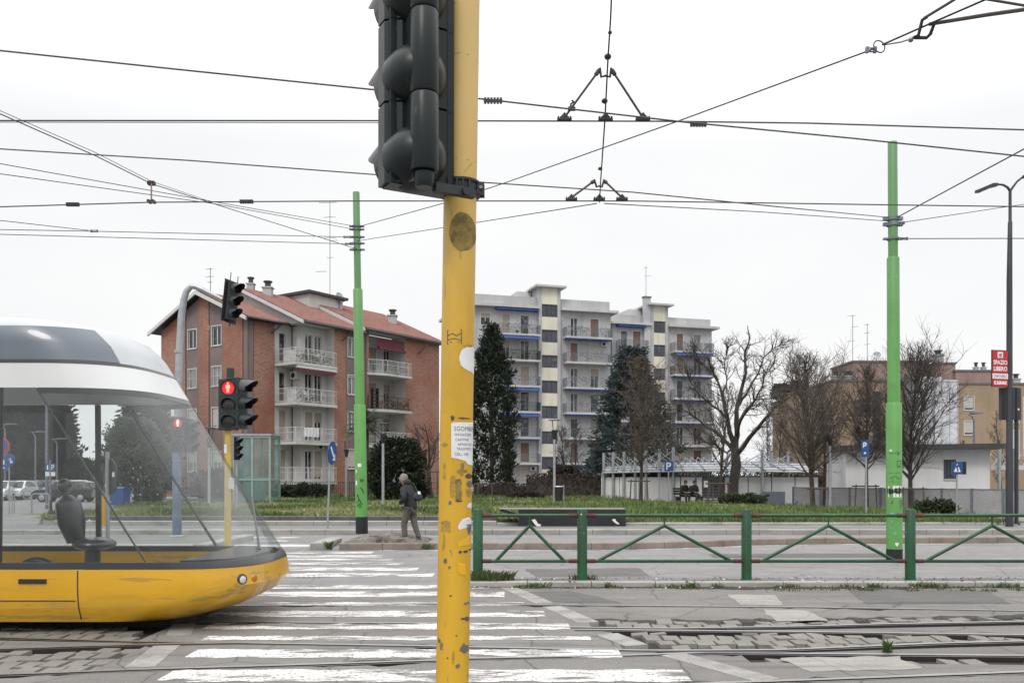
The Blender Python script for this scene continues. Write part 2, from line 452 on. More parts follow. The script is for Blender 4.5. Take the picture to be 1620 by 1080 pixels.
# paving blocks
rng = random.Random(5)
pv = MB()
BX, BY = .20, .29
def zone_at(x):
    return [(fa(x), fb(x)) for (x0, x1, fa, fb) in zones if x0 <= x < x1]
x = -14.0
kx = 0
while x < 14:
    for (ya, yb) in zone_at(x):
        y = ya + .05; k = 0
        while y < yb - .10:
            d = min(BY, yb - .09 - y)
            near = (k == 0) or y + d > yb - .25
            cx = x + (BX / 2 if k % 2 else 0)
            miss = rng.random() < ((.24 if near else .03) if cx > 0 else (.12 if near else .01))
            if cx < 0 and cx > LEFT_END(y) - .35: miss = True
            if cx > 0 and cx < 1.0 + (10.3 - y) * .36: miss = True
            if not miss and d > .08:
                tilt = (.03 if near else .012) if cx > 0 else .012
                zz = rng.uniform(-.012, .006) - (.018 * rng.random() if near else 0)
                sx, sy = rng.uniform(-tilt, tilt), rng.uniform(-tilt, tilt)
                a, b2 = BX - rng.uniform(.012, .03), d - rng.uniform(.01, .025)
                ang = rng.uniform(-.05, .05) * (1.6 if near and cx > 0 else 1)
                ca, sa = math.cos(ang), math.sin(ang)
                P = []
                for zb in (-.05, 0):
                    for (u, v) in ((0, 0), (1, 0), (1, 1), (0, 1)):
                        lx, ly = (u - .5) * a, (v - .5) * b2
                        if zb == 0: lx *= .96; ly *= .97
                        P.append((cx + BX / 2 + lx * ca - ly * sa, y + d / 2 + lx * sa + ly * ca,
                                  (zz + lx * sx * 4 + ly * sy * 3) if zb == 0 else -.05))
                pv.add(P, [(0, 3, 2, 1), (4, 5, 6, 7), (0, 1, 5, 4), (1, 2, 6, 5), (2, 3, 7, 6), (3, 0, 4, 7)])
            y += d + .004; k += 1
    x += BX; kx += 1
struct(pv, 'stone_paving', M['cobble'])

# flush concrete edging of the crossing
M['edge_strip'] = mat('edge_strip', (.36, .345, .325), .85, 0, 1.5, .18, col2=(.19, .175, .16), th=(.46, .66), sc2=3, fine=50, bp=.2)
es = MB()
def strip_poly(a, b, w, z=.004):
    a, b = V(a), V(b); d = (b - a); ln = d.length; d.normalize(); p = V((-d.y, d.x, 0)) * w
    k = max(1, int(ln / .9))
    for i in range(k):
        q0 = a + d * (ln * i / k + .012); q1 = a + d * (ln * (i + 1) / k - .012)
        es.obox(q0 + V((0, 0, -.05)), q1 - q0, p, (0, 0, .05 + z))
def seg(a, b, gaps):
    """edging between two pixel points, broken where a rail crosses"""
    a, b = G(*a), G(*b)
    ts = [0.0]
    for y in gaps:
        if min(a.y, b.y) < y < max(a.y, b.y): ts.append((y - a.y) / (b.y - a.y))
    ts.append(1.0)
    ts.sort()
    dl = .13 / (b - a).length
    for u, w in zip(ts, ts[1:]):
        if w - u > 2.2 * dl: strip_poly(a + (b - a) * (u + (dl if u else 0)), a + (b - a) * (w - (dl if w < 1 else 0)), .26)
seg((786, 927), (915, 985), [11.78])
seg((942, 1003), (990, 1022), [])
seg((1045, 1036), (1200, 1079), [])
seg((300, 930), (262, 1006), [11.6, 10.4])
seg((243, 1021), (196, 1056), [])
struct(es, 'crossing_edging', M['edge_strip'])

# zebra crossing
zb = MB()
rng = random.Random(11)
def right_edge(y):
    return pl([(6.5, 1.75), (7.4, 1.6), (8.65, 1.0), (10.35, .6), (14, -.42), (15.4, -1.35), (20.3, -3.25)])(y)
def left_edge(y):
    return pl([(6.5, -2.9), (7.9, -3.0), (9.2, -3.2), (14, -4.7), (16.8, -6.1), (20.3, -7.6)])(y)
def stripe(pa, pb, x0=None, x1=None, z=.004):
    ya, yb = 2380 / (pb - 755), 2380 / (pa - 755)
    rails = [(f(-1), n) for n, (a, b, f) in RAILS.items() if a < -1 < b]
    k = 60
    X0 = left_edge((ya + yb) / 2) if x0 is None else x0
    X1 = right_edge((ya + yb) / 2) if x1 is None else x1
    off = rng.uniform(0, 9)
    nn = lambda i, s: .030 * math.sin(i * .61 + s + off) + .024 * math.sin(i * 1.9 + s * 2 + off) + .018 * math.sin(i * 5.3 + s * 3 + off)
    for i in range(k):
        xa, xb = X0 + (X1 - X0) * i / k, X0 + (X1 - X0) * (i + 1) / k
        wob = .5 if ya < 11 else .35
        y00, y01 = ya + nn(i, 1) * wob, ya + nn(i + 1, 1) * wob
        y10, y11 = yb + nn(i, 5) * wob, yb + nn(i + 1, 5) * wob
        zb.quad((xa, y00, z), (xb, y01, z), (xb, y11, z), (xa, y10, z))
for a, b in ((872, 875.5), (878, 881.3), (883.3, 886.8), (889.2, 893.2), (897.2, 902.8), (906.3, 912), (925.5, 931), (935.5, 944), (952.5, 957.5), (966, 975.5), (986, 995), (1006, 1012), (1027, 1040), (1059, 1078)):
    stripe(a, b)
# far half of the crossing beyond the refuge
for a, b in ((849, 851.5), (854, 857), (861, 864.5)):
    stripe(a, b, -11.5, -6.0 if a < 860 else -4.9)
struct(zb, 'zebra_crossing', M['road_paint'])
ln = MB()
def line(pts, w, z=.004):
    for a, b in zip(pts, pts[1:]):
        a, b = V(a), V(b); d = (b - a).normalized(); p = V((-d.y, d.x, 0)) * w
        ln.quad(a + V((0, 0, z)), b + V((0, 0, z)), b + p + V((0, 0, z)), a + p + V((0, 0, z)))
line([(-3.1, 20.55, 0), (0, 20.62, 0), (2.8, 20.68, 0), (4.5, 21.25, 0), (5.9, 21.9, 0), (8, 22.4, 0), (13.5, 22.8, 0), (40, 23.2, 0)], .13)
line([(-40, 24.9, 0), (-8, 24.9, 0)], .15); line([(-3.0, 24.6, 0), (40, 25.2, 0)], .16)
line([(-7.0, 18.6, 0), (-40, 18.9, 0)], .12)
struct(ln, 'road_marking', M['road_paint'])

# old repair patches in the asphalt
M['patch_pale'] = asphalt('patch_pale', (.34, .325, .30), .6, True, (.28, .26, .23), .3)
M['patch_dark'] = asphalt('patch_dark', (.13, .125, .12), .6, True, (.12, .105, .095), .3)
rng = random.Random(19)
for nm, mt, pts in (('patch_pale', 'patch_pale', ((1150, 940), (1228, 940.5), (1240, 957), (1172, 956.5))), ('patch_pale', 'patch_pale', ((1205, 964), (1275, 965), (1312, 981), (1228, 982))), ('patch_dark', 'patch_dark', ((830, 900), (1010, 898), (1030, 911), (850, 912))),
                    ('patch_dark', 'patch_dark', ((1340, 931), (1560, 934), (1600, 954), (1370, 955))), ('patch_dark', 'patch_dark', ((800, 935), (905, 935), (985, 953), (850, 952))), ('patch_pale', 'patch_pale', ((1230, 1040), (1420, 1038), (1460, 1058), (1280, 1062))), ('patch_dark', 'patch_dark', ((1120, 876), (1390, 875), (1400, 881), (1130, 882)))):
    P = [G(*p) for p in pts]; Q = []
    for a, b in zip(P, P[1:] + P[:1]):
        n = max(3, int((b - a).length / .12))
        for i in range(n): q = a.lerp(b, i / n); Q.append((q.x + rng.uniform(-.03, .03), q.y + rng.uniform(-.04, .04), .0032))
    pm_ = MB(); c0 = tuple(sum(q[i] for q in Q) / len(Q) for i in range(3)); pm_.add([c0] + Q, [(0, i + 1, (i + 1) % len(Q) + 1) for i in range(len(Q))]); struct(pm_, 'asphalt_patch', M[mt])
# kerbs and islands -----------------------------------------------------------
def kerb_run(mb, pts, w, z0, z1, m=0, stone=1.0, gap=.012):
    """row of kerb stones along a polyline; w is the depth to the left of travel"""
    for a, b in zip(pts, pts[1:]):
        a, b = V(a), V(b); d = b - a; Ln = d.length; d.normalize(); p = V((-d.y, d.x, 0)) * w
        k = max(1, round(Ln / stone))
        for i in range(k):
            q0 = a + d * (Ln * i / k + gap / 2); q1 = a + d * (Ln * (i + 1) / k - gap / 2)
            q0 = V((q0.x, q0.y, z0)); q1 = V((q1.x, q1.y, z0))
            c = .02
            mb.prism([q0, q0 + V((0, 0, z1 - z0 - c)), q0 + p * .15 + V((0, 0, z1 - z0)), q0 + p + V((0, 0, z1 - z0)), q0 + p], q1 - q0, m)
def slab(mb, poly, z0, z1, m=0):
    mb.prism([(x, y, z0) for x, y in poly], (0, 0, z1 - z0), m)

fk = MB()       # strip under the green railing
kerb_run(fk, [(-.75, 13.72, 0), (30, 13.72, 0)], .16, -.02, .088)
slab(fk, [(-.75, 13.883), (30, 13.883), (30, 14.3), (-.75, 14.3)], -.02, .08, 1)
struct(fk, 'railing_kerb', [M['kerb_stone'], M['pavement']])
isl = MB()
ip = [(-4.05, 20.72), (0, 20.8), (2.8, 20.88), (4.5, 21.45), (5.9, 22.1), (8, 22.6), (13.5, 23.0), (40, 23.4)]
kerb_run(isl, [(x, y, 0) for x, y in ip], .22, -.02, .165, 0, 1.0)
top = [(x, y + .21) for x, y in ip] + [(40, 24.1), (13, 23.9), (6, 23.3), (2.8, 22.9), (-4.05, 22.8)]
slab(isl, top, -.02, .15, 1)
kerb_run(isl, [(-4.4, 22.9, 0), (-4.4, 20.72, 0)], -.33, -.02, .16, 2)
struct(isl, 'refuge_island', [M['kerb_brown'], M['asphalt_far'], M['kerb_stone']])
# heaved asphalt mound around the foot of the green pole
mn = MB(); rng = random.Random(3)
nx, ny = 26, 14
P = []
for j in range(ny + 1):
    for i in range(nx + 1):
        u, v = i / nx, j / ny
        x = -4.0 + 2.0 * u; y = 20.75 + 1.9 * v
        h = .155 + .17 * max(0, math.sin(PI * u)) ** .7 * max(0, math.sin(PI * min(1, v * .9 + .1))) ** .6
        h += rng.uniform(-.025, .025)
        if v == 0: h = .02
        P.append((x, y, h))
mn.add(P, [(j * (nx + 1) + i, j * (nx + 1) + i + 1, (j + 1) * (nx + 1) + i + 1, (j + 1) * (nx + 1) + i) for j in range(ny) for i in range(nx)])
M['heaved'] = mat('heaved_asphalt', (.21, .195, .175), .95, 0, 3, .25, col2=(.05, .042, .035), th=(.52, .62), sc2=3, fine=40, bp=.9, bsc=12)
struct(mn, 'heaved_asphalt', M['heaved'])
lk = MB()       # left refuge with the blue mast
kerb_run(lk, [(-30, 20.3, 0), (-7.3, 20.3, 0)], .22, -.02, .165)
slab(lk, [(-30, 20.52), (-7.3, 20.52), (-7.3, 24.0), (-30, 24.0)], -.02, .15, 1)
kerb_run(lk, [(-7.0, 20.3, 0), (-7.0, 24.0, 0)], .28, -.02, .165)
struct(lk, 'mast_island', [M['kerb_stone'], M['asphalt_far']])
sk = MB()       # near refuge with the yellow post
kerb_run(sk, [(-9.2, 15.0, 0), (-4.75, 14.8, 0)], .15, -.02, .10)
slab(sk, [(-9.2, 15.16), (-4.75, 14.96), (-4.95, 16.6), (-9.4, 16.9)], -.02, .09, 1)
struct(sk, 'post_island', [M['kerb_stone'], M['asphalt_far']])
pk = MB()
kerb_run(pk, [(-90, 26.2, 0), (-12.5, 26.2, 0)], .2, -.02, .15)
kerb_run(pk, [(-12.5, 26.2, 0), (60, 26.6, 0)], .2, -.02, .16)
slab(pk, [(-90, 26.4), (-12.5, 26.4), (-12.5, 29.2), (-16.8, 29.4), (-17.0, 28.2), (-90, 28.2)], -.02, .145, 1)
slab(pk, [(-12.5, 26.4), (60, 26.8), (60, 90), (-12.5, 90)], -.02, .15, 1)
struct(pk, 'pavement', [M['kerb_stone'], M['pavement']])

# lawn --------------------------------------------------------------------------
lawn_poly = [(-16.3, 30.5), (-15.4, 29.1), (-13.5, 28.55), (-.5, 28.55), (16.5, 28.85), (17.4, 30.5), (18.8, 38.5), (9.0, 45.2), (6.6, 47.4), (6.4, 70), (-20, 70)]
lw = MB()
kerb_run(lw, [(-16.3, 30.5, 0), (-15.4, 29.1, 0), (-13.5, 28.55, 0), (-.5, 28.55, 0)], .25, .1, .30, 0, 1.2)
kerb_run(lw, [(-.5, 28.55, 0), (16.5, 28.85, 0), (17.4, 30.5, 0)], .25, .1, .24, 0, 1.2)
kerb_run(lw, [(-16.3, 30.85, 0), (-15.3, 29.45, 0), (-13.5, 28.9, 0), (-.5, 28.9, 0)], .25, .1, .44, 1, 1.2)
struct(lw, 'lawn_kerb', [M['kerb_stone'], mat('kerb_dark', (.12, .115, .11), .9, 0, 2, .2, bp=.3)])
def inside(x, y, poly=lawn_poly):
    c = False; n = len(poly); j = n - 1
    for i in range(n):
        xi, yi = poly[i]; xj, yj = poly[j]
        if (yi > y) != (yj > y) and x < (xj - xi) * (y - yi) / (yj - yi) + xi: c = not c
        j = i
    return c
def lawn_h(x, y):
    h = .20 + .24 * min(1, max(0, (y - 28.8) / 2.2)) if x > -.5 else .32 + .10 * min(1, max(0, (y - 28.8) / 2))
    h += .035 * math.sin(x * .9 + y * .4) + .03 * math.sin(y * .7 - x * .33)
    if x > 8: h -= .25 * min(1, (x - 8) / 9)
    return max(.17, h)
lg = MB(); st = 1.0
idx = {}
for j in range(44):
    for i in range(42):
        x0, y0 = -21 + i * st, 28.4 + j * st
        if not inside(x0 + .5, y0 + .5) and not inside(x0, y0) and not inside(x0 + 1, y0): continue
        if y0 < 28.7 or x0 > 17.3: continue
        q = []
        for (a, b) in ((0, 0), (1, 0), (1, 1), (0, 1)):
            x, y = x0 + a * st, y0 + b * st
            q.append((x, y, lawn_h(x, y)))
        lg.quad(*q)
M['lawn'] = mat('lawn_soil', (.085, .105, .035), .95, 0, .5, .25, col2=(.17, .165, .09), th=(.45, .62), sc2=.9, fine=12, bp=.5, bsc=8)
struct(lg, 'lawn', M['lawn'])
rng = random.Random(8)
gm = [mat('grass_green', (.135, .195, .05), .8, 0, .7, .2), mat('grass_pale', (.29, .295, .135), .8, 0, .7, .2), mat('grass_dark', (.075, .12, .032), .8, 0, .7, .2)]
gm += [mat('fallen_leaf', (.13, .09, .055), .9, 0, 3, .2), mat('paper_scrap', (.6, .6, .58), .8, 0, 3, .1)]
def rdir0(r): return V((r.uniform(-1, 1), r.uniform(-1, 1), r.uniform(-.2, .2))).normalized()
gr = MB()
cnt = 0
while cnt < 34000:
    y = 28.9 + 36 * rng.random() ** 2.1; x = rng.uniform(-19, 19)
    if not inside(x, y): continue
    if x < -.5 and y < 29.0 + .12 * rng.random(): continue
    cnt += 1
    if math.sin(x * 1.9 + 2 * math.sin(y * 1.1)) + math.sin(y * 2.3 + x * .7) > 1.25 and rng.random() < .85: continue
    cl = math.sin(x * .8 + 1.3 * math.sin(y * .6)) + math.sin(y * .9 + x * .35) + rng.uniform(-.9, .9)
    k = 1 if cl > (.25 if x < 1 else .8) else (2 if cl < -1.1 else 0)
    if x > 1 and rng.random() < .6: k = 0
    h = rng.uniform(.05, .15) * (1.0 if cl > -.6 else 1.7) * (1.25 if x > 1 else 1)
    z = lawn_h(x, y) - .02
    a = rng.uniform(0, PI); w = rng.uniform(.012, .03) * (1 + y / 90)
    for q in range(3):
        a += 1.1
        dx, dy = math.cos(a) * w, math.sin(a) * w
        lx, ly = rng.uniform(-.5, .5) * h, rng.uniform(-.5, .5) * h
        ox, oy = rng.uniform(-.06, .06), rng.uniform(-.06, .06)
        gr.add([(x + ox - dx, y + oy - dy, z), (x + ox + dx, y + oy + dy, z), (x + ox + lx, y + oy + ly, z + h)], [(0, 1, 2)], k)
for i in range(900):
    y = 28.9 + 16 * rng.random() ** 1.8; x = rng.uniform(-16, 17)
    if not inside(x, y): continue
    z = lawn_h(x, y) + rng.uniform(.0, .05); a = rdir0(rng) * rng.uniform(.02, .06); b = V((-a.y, a.x, .02)) * .6; c = V((x, y, z))
    gr.quad(c - a, c + b, c + a, c - b, 4 if rng.random() < .22 else 3)
o = gr.build('grass', gm); tag(o, kind='stuff', label='uneven green grass on the lawn strip', cat='grass')
# weeds in the kerb joints
wm = [mat('weed_green', (.055, .105, .022), .8, 0, 3, .25), mat('weed_dry', (.16, .14, .07), .85, 0, 3, .2), mat('litter_white', (.6, .59, .56), .8, 0, 3, .1), mat('dead_leaf', (.10, .065, .04), .9, 0, 3, .2)]
we = MB(); rng = random.Random(21)
def tuft(x, y, z, n, h, sp, k=0):
    for q in range(n):
        a = rng.uniform(0, 2 * PI); r = sp * rng.random() ** .7
        px, py = x + r * math.cos(a), y + r * math.sin(a) * .6
        hh = h * rng.uniform(.4, 1.1); w = rng.uniform(.004, .012)
        b = rng.uniform(0, 2 * PI); dx, dy = math.cos(b) * w, math.sin(b) * w
        lx, ly = rng.uniform(-.7, .7) * hh, rng.uniform(-.7, .7) * hh
        kk = k if rng.random() < .8 else 1
        we.add([(px - dx, py - dy, z), (px + dx, py + dy, z), (px + lx * .5 + dx * .7, py + ly * .5, z + hh * .7), (px + lx, py + ly, z + hh)], [(0, 1, 2), (0, 2, 3)], kk)
tuft(-.28, 13.95, .08, 420, .16, .34); tuft(-.5, 13.85, .08, 160, .2, .16)
tuft(1.15, 14.1, .08, 110, .09, .24)
for i in range(95):
    x = rng.uniform(-.1, 13)
    if rng.random() < .25 * (1 + math.sin(x * 2.1)): continue
    tuft(x, 13.66 + rng.uniform(-.05, .03), 0, rng.randint(14, 60), rng.uniform(.03, .11), rng.uniform(.06, .2))
for i in range(30):
    x = rng.uniform(4, 8.5); tuft(x, 13.35 + rng.uniform(-.12, .1), 0, 20, .04, .14)
tuft(3.66, 8.62, .0, 34, .13, .05)
for i in range(4): tuft(-4.25 + rng.uniform(-.06, .06), 20.66, .02, 22, .20, .06)
for i in range(4): tuft(-2.0 + rng.uniform(-.08, .08), 20.75, .05, 26, .12, .10)
for i in range(30):
    x = rng.uniform(-9, -4.8); tuft(x, 14.82, 0, 18, .06, .12)
for i in range(520):
    x = rng.uniform(-.6, 13); y = 13.62 + rng.gauss(0, .08) if rng.random() < .5 else 14.12 + rng.gauss(0, .1)
    z = 0.01 if y < 13.72 else .09
    s = rng.uniform(.008, .028); a = rng.uniform(0, PI)
    dx, dy = math.cos(a) * s, math.sin(a) * s
    k = 2 if rng.random() < .16 else 3
    we.add([(x - dx, y - dy, z), (x + dy, y - dx, z + .01), (x + dx, y + dy, z + .012), (x - dy, y + dx, z)], [(0, 1, 2, 3)], k)
dt = MB(); rng = random.Random(77)
for i in range(290):
    x = -.7 + .05 * i; w0 = .06 + .05 * math.sin(x * 2.3) + .03 * math.sin(x * 7.7) + rng.uniform(-.02, .05) + (.16 * max(0, math.sin(x * .55 - .6)) if x > 1 else 0)
    dt.quad((x, 13.72 - max(.02, w0), .005), (x + .05, 13.72 - max(.02, w0 + rng.uniform(-.01, .01)), .005), (x + .05, 13.72, .006), (x, 13.72, .006))
    w1 = .05 + .05 * math.sin(x * 1.9 + 1) + rng.uniform(-.02, .05)
    dt.quad((x, 13.9, .083), (x + .05, 13.9, .083), (x + .05, 13.93 + max(.0, w1), .083), (x, 13.93 + max(0, w1), .083))
struct(dt, 'kerb_dirt', M['soil_damp'])
o = we.build('weeds', wm); tag(o, kind='stuff', label='weeds and litter growing along the kerb joints', cat='weeds')
# ------------------------------------------------------------------ text helper
def text_verts(s, size, align='CENTER'):
    cu = bpy.data.curves.new('txt', 'FONT'); cu.body = s; cu.size = size; cu.align_x = align; cu.resolution_u = 2
    o = bpy.data.objects.new('txt', cu); COL.objects.link(o)
    dg = bpy.context.evaluated_depsgraph_get(); dg.update()
    me = bpy.data.meshes.new_from_object(o.evaluated_get(dg))
    vs = [tuple(v.co) for v in me.vertices]; fs = [tuple(p.vertices) for p in me.polygons]
    bpy.data.objects.remove(o); bpy.data.curves.remove(cu); bpy.data.meshes.remove(me)
    return vs, fs
def add_text(mb, s, size, O, ex, ez, m=0, sx=1.0, align='CENTER', bold=0):
    vs, fs = text_verts(s, size, align)
    O, ex, ez = V(O), V(ex), V(ez)
    offs = [(0, 0)] if not bold else [(0, 0), (bold, 0), (-bold, 0), (0, bold), (0, -bold)]
    n = ex.cross(ez).normalized()
    for i, (bx, by) in enumerate(offs):
        mb.add([O + ex * (x * sx + bx) + ez * (y + by) + n * (.0003 * i) for x, y, z in vs], fs, m)

# ------------------------------------------------------------------ foreground yellow pole
M['yellow'] = mat('pole_yellow', (.62, .36, .022), .48, 0, 3, .14, col2=(.40, .25, .06), th=(.58, .78), sc2=3.2, bp=.04, bsc=30, stretch=(2.5, 2.5, .7))
def chipped(m):
    """old paint: small chips down to grey metal, faint tape ghosts, and a colour that turns paler towards the upper end"""
    t = m.node_tree; b = t.nodes['Principled BSDF']
    src = b.inputs['Base Color'].links[0].from_socket
    c = mixc(t, src, (.62, .47, .17), ramp(t, noise(t, 1.4, 4, sc3=(2, 2, .4)), .55, .8, 0, .6))
    c = mixc(t, c, (.13, .12, .12), ramp(t, noise(t, 13, 3, .5, sc3=(1.2, 1.2, .6)), .705, .72, 0, .9))
    c = mixc(t, c, (.22, .15, .04), ramp(t, noise(t, 26, 2, .5, sc3=(1.5, 1.5, .35)), .66, .72, 0, .7))
    tc = t.nodes.new('ShaderNodeTexCoord'); sp = t.nodes.new('ShaderNodeSeparateXYZ')
    L(t, tc.outputs['Object'], sp.inputs[0])
    c = mixc(t, c, (.60, .44, .18), ramp(t, sp.outputs['Z'], 2.2, 3.0, 0, .75))
    L(t, c, b.inputs['Base Color'])
chipped(M['yellow'])
PY = 3.2; PR = .0595
px0 = (715.5 - 810) * PY / F      # at the frame bottom, z = .957
lean = (733 - 715.5) * PY / F / 2.47
def pole_c(z): return V((px0 + (z - .957) * lean, PY, z))
yp = thing('yellow_pole', pole_c(0), 'thick chipped yellow pole in the foreground with a torn flyer and stickers', 'pole')
mb = MB(); mb.tube([pole_c(z) for z in (0, .5, 1, 1.5, 2, 2.5, 3, 3.5, 4.1)], PR, 40)
mb.build('shaft', M['yellow'], yp, smooth=True)
mb = MB(); mb.tube([pole_c(-.02), pole_c(.03)], .12, 24); mb.build('base_collar', M['concrete'], yp, smooth=True)
def on_pole(x, z, out=.0008):
    """x: arc length to the right of the centre line facing the camera"""
    a = x / PR; c = pole_c(z); r = PR + out
    return V((c.x + r * math.sin(a), c.y - r * math.cos(a), z))
def pz(py): return EYE - (py - HOR) * (PY - PR) / F
PXM = (PY - PR) / F
def pole_patch(name, pts, m, out=.0012, parent=yp, fine=.006):
    """thin irregular patch wrapped on the pole, outline in (x, z)"""
    mb = MB()
    zs = [p[1] for p in pts]; n = max(4, int((max(zs) - min(zs)) / fine))
    rows = []
    for i in range(n + 1):
        z = min(zs) + (max(zs) - min(zs)) * min(.9995, max(.0005, i / n))
        xs = []
        for (xa, za), (xb, zb_) in zip(pts, pts[1:] + pts[:1]):
            if (za > z) != (zb_ > z): xs.append(xa + (xb - xa) * (z - za) / (zb_ - za))
        if len(xs) >= 2: rows.append((z, min(xs), max(xs)))
    K = 8
    for (z0, a0, b0), (z1, a1, b1) in zip(rows, rows[1:]):
        for k in range(K):
            mb.quad(on_pole(a0 + (b0 - a0) * k / K, z0, out), on_pole(a0 + (b0 - a0) * (k + 1) / K, z0, out),
                    on_pole(a1 + (b1 - a1) * (k + 1) / K, z1, out), on_pole(a1 + (b1 - a1) * k / K, z1, out))
    return mb.build(name, m, parent, smooth=True)
def arc(px, py):
    """arc position on the pole for a photo pixel"""
    z = pz(py); c = pole_c(z)
    x = (px - 810) * PXM - c.x
    return (PR * math.asin(max(-.995, min(.995, x / PR))), z)
smudge = mat('glue_smudge', (.33, .235, .06), .8, 0, 20, .3, col2=(.13, .095, .035), th=(.5, .62), sc2=22)
ghost = mat('tape_ghost', (.46, .30, .05), .8, 0, 16, .2, col2=(.22, .15, .045), th=(.52, .66), sc2=40)
def blob(cx, cy, rx, ry, n=18, j=.06, seed=1):
    r = random.Random(seed)
    return [arc(cx + rx * math.cos(2 * PI * i / n) * (1 + r.uniform(-j, j)), cy - ry * math.sin(2 * PI * i / n) * (1 + r.uniform(-j, j))) for i in range(n)]
pole_patch('glue_stain', blob(731.5, 366, 21, 31, 26, .02, 2), smudge)['label'] = 'round brown glue stain'
pole_patch('torn_label', [arc(*p) for p in ((741, 547), (747, 545.5), (751, 549), (751.5, 585), (748, 590), (742, 586), (735, 583), (729, 578), (726, 566), (729, 555), (735, 549))], M['paper'])['label'] = 'torn round white sticker'
pole_patch('torn_label', [arc(*p) for p in ((727, 826), (733, 819), (741, 818), (745, 822), (744, 830), (741, 832), (736, 837), (727, 838), (724, 834))], M['paper'])['label'] = 'small torn scrap of white paper'
yellow2 = mat('fresh_yellow', (.80, .47, .01), .5, 0, 5, .1)
pole_patch('painted_patch', [arc(*p) for p in ((724, 856), (742, 848), (743, 864), (724, 866))], yellow2)
pole_patch('painted_patch', [arc(*p) for p in ((724, 890), (736, 892), (737, 912), (725, 908))], mat('yellow_patch', (.72, .42, .008), .5))
dk = mat('chip_dark', (.10, .085, .07), .8, 0, 10, .3); gy = mat('chip_grey', (.17, .17, .18), .5, .3, 10, .2)
r = random.Random(4)
for (cx, cy, rx, ry, mm) in ((734, 1027, 6, 7, gy), (724, 1053, 3.5, 3.5, gy), (735, 979, 7, 2.5, dk), (737, 955, 5, 2, gy), (694, 1014, 2.2, 4, gy), (738, 981, 3, 3, dk),
                             (716, 661, 4, 4, dk), (733, 661, 9, 1.6, dk), (703, 703, 5, 3, ghost), (741, 753, 6, 4, dk), (742, 765, 4, 6, gy), (726, 792, 6, 1.6, dk),
                             (728, 873, 3, 2.4, dk), (736, 872, 4, 2.4, dk), (743, 870, 2.5, 2.2, dk), (704, 887, 2.6, 5, gy), (711, 897, 2.2, 2.6, gy), (712, 795, 2.4, 3.4, gy), 
                              (713, 942, 1.8, 1.8, dk), (722, 1005, 1.5, 1.5, dk), (708, 1040, 1.5, 1.5, dk), (744, 800, 5, 4, M['paper']), (742, 836, 4, 9, gy)):
    pole_patch('paint_chip', blob(cx, cy, rx, ry, 11, .35, int(cx * 7 + cy)), mm, .0010, fine=.003)
def ragged(x0, y0, x1, y1, seed, j=1.6):
    r = random.Random(seed); n = 6; P = []
    for i in range(n): P.append((x0 + (x1 - x0) * i / n, y0 + r.uniform(-j, j)))
    for i in range(n): P.append((x1 + r.uniform(-j, j), y0 + (y1 - y0) * i / n))
    for i in range(n): P.append((x1 - (x1 - x0) * i / n, y1 + r.uniform(-j, j)))
    for i in range(n): P.append((x0 + r.uniform(-j, j), y1 - (y1 - y0) * i / n))
    return [arc(*p) for p in P]
for k, (q, mm) in enumerate((((722, 742, 738, 747), smudge), ((701, 733, 704.5, 757), ghost), ((713, 752, 720, 786), ghost), ((720, 758, 730, 790), smudge), ((728, 733, 733, 752), smudge), ((737, 772, 745, 786), ghost), ((697, 824, 712, 841), ghost), ((733, 544, 749, 549), ghost))):
    pole_patch('tape_residue', ragged(*q, k), mm, .0008, fine=.003)
# square tape ghost with a scribble
mb = MB()
def polyline_on_pole(mb, pts, w=.0012, out=.0016):
    pts = [arc(*p) for p in pts]
    for (xa, za), (xb, zb_) in zip(pts, pts[1:]):
        d = math.hypot(xb - xa, zb_ - za) or 1; nx, nz_ = -(zb_ - za) / d * w, (xb - xa) / d * w
        mb.quad(on_pole(xa - nx, za - nz_, out), on_pole(xb - nx, zb_ - nz_, out), on_pole(xb + nx, zb_ + nz_, out), on_pole(xa + nx, za + nz_, out))
for pts in (((708, 522), (730, 521), (730, 543), (708, 544), (708, 522)), ((709, 530), (716, 527), (722, 531), (729, 527)), ((709, 537), (718, 535), (729, 538)), ((712, 541), (727, 541))):
    polyline_on_pole(mb, pts)
mb.build('pen_scribble', dk, yp)
mb = MB()
for pts in (((715, 86), (726, 83), (741, 86)), ((752, 89), (757, 91)), ((707, 253), (722, 250), (740, 252), (753, 257)), ((709, 1), (722, 4), (756, 1)), ((735, 272), (744, 258), (752, 250))):
    mb = MB(); polyline_on_pole(mb, pts, .0007); mb.build('tape_edge', smudge, yp)
# flyer
fl = pole_patch('flyer', [arc(*p) for p in ((714, 668), (749.5, 666), (748.3, 738), (744, 731), (740, 735), (735, 728), (729, 727), (722, 725), (714, 724))], M['paper'], .0016, fine=.004)
mb = MB()
def pole_text(s, px, py, hpx, sx=1.0):
    vs, fs = text_verts(s, 1, 'LEFT')
    k = hpx * PXM / .70
    x0, z0 = arc(px, py)
    mb.add([on_pole(x0 + x * k * sx, z0 + y * k, .0024) for x, y, z in vs], fs)
for s, px, py, h, sx in (('SGOMBERI', 718, 681, 7, .86), ('MAGAZZINI', 719, 689, 4.2, .9), ('CANTINE', 720, 697, 4.2, .9), ('APPARTAM.', 724, 704.5, 4.2, .86), ('TRASPORTI', 722, 711.5, 4.2, .9), ('CELL. 338', 719, 720, 4.5, .86)):
    pole_text(s, px, py, h, sx)
mb.build('lettering', M['ink'], fl)
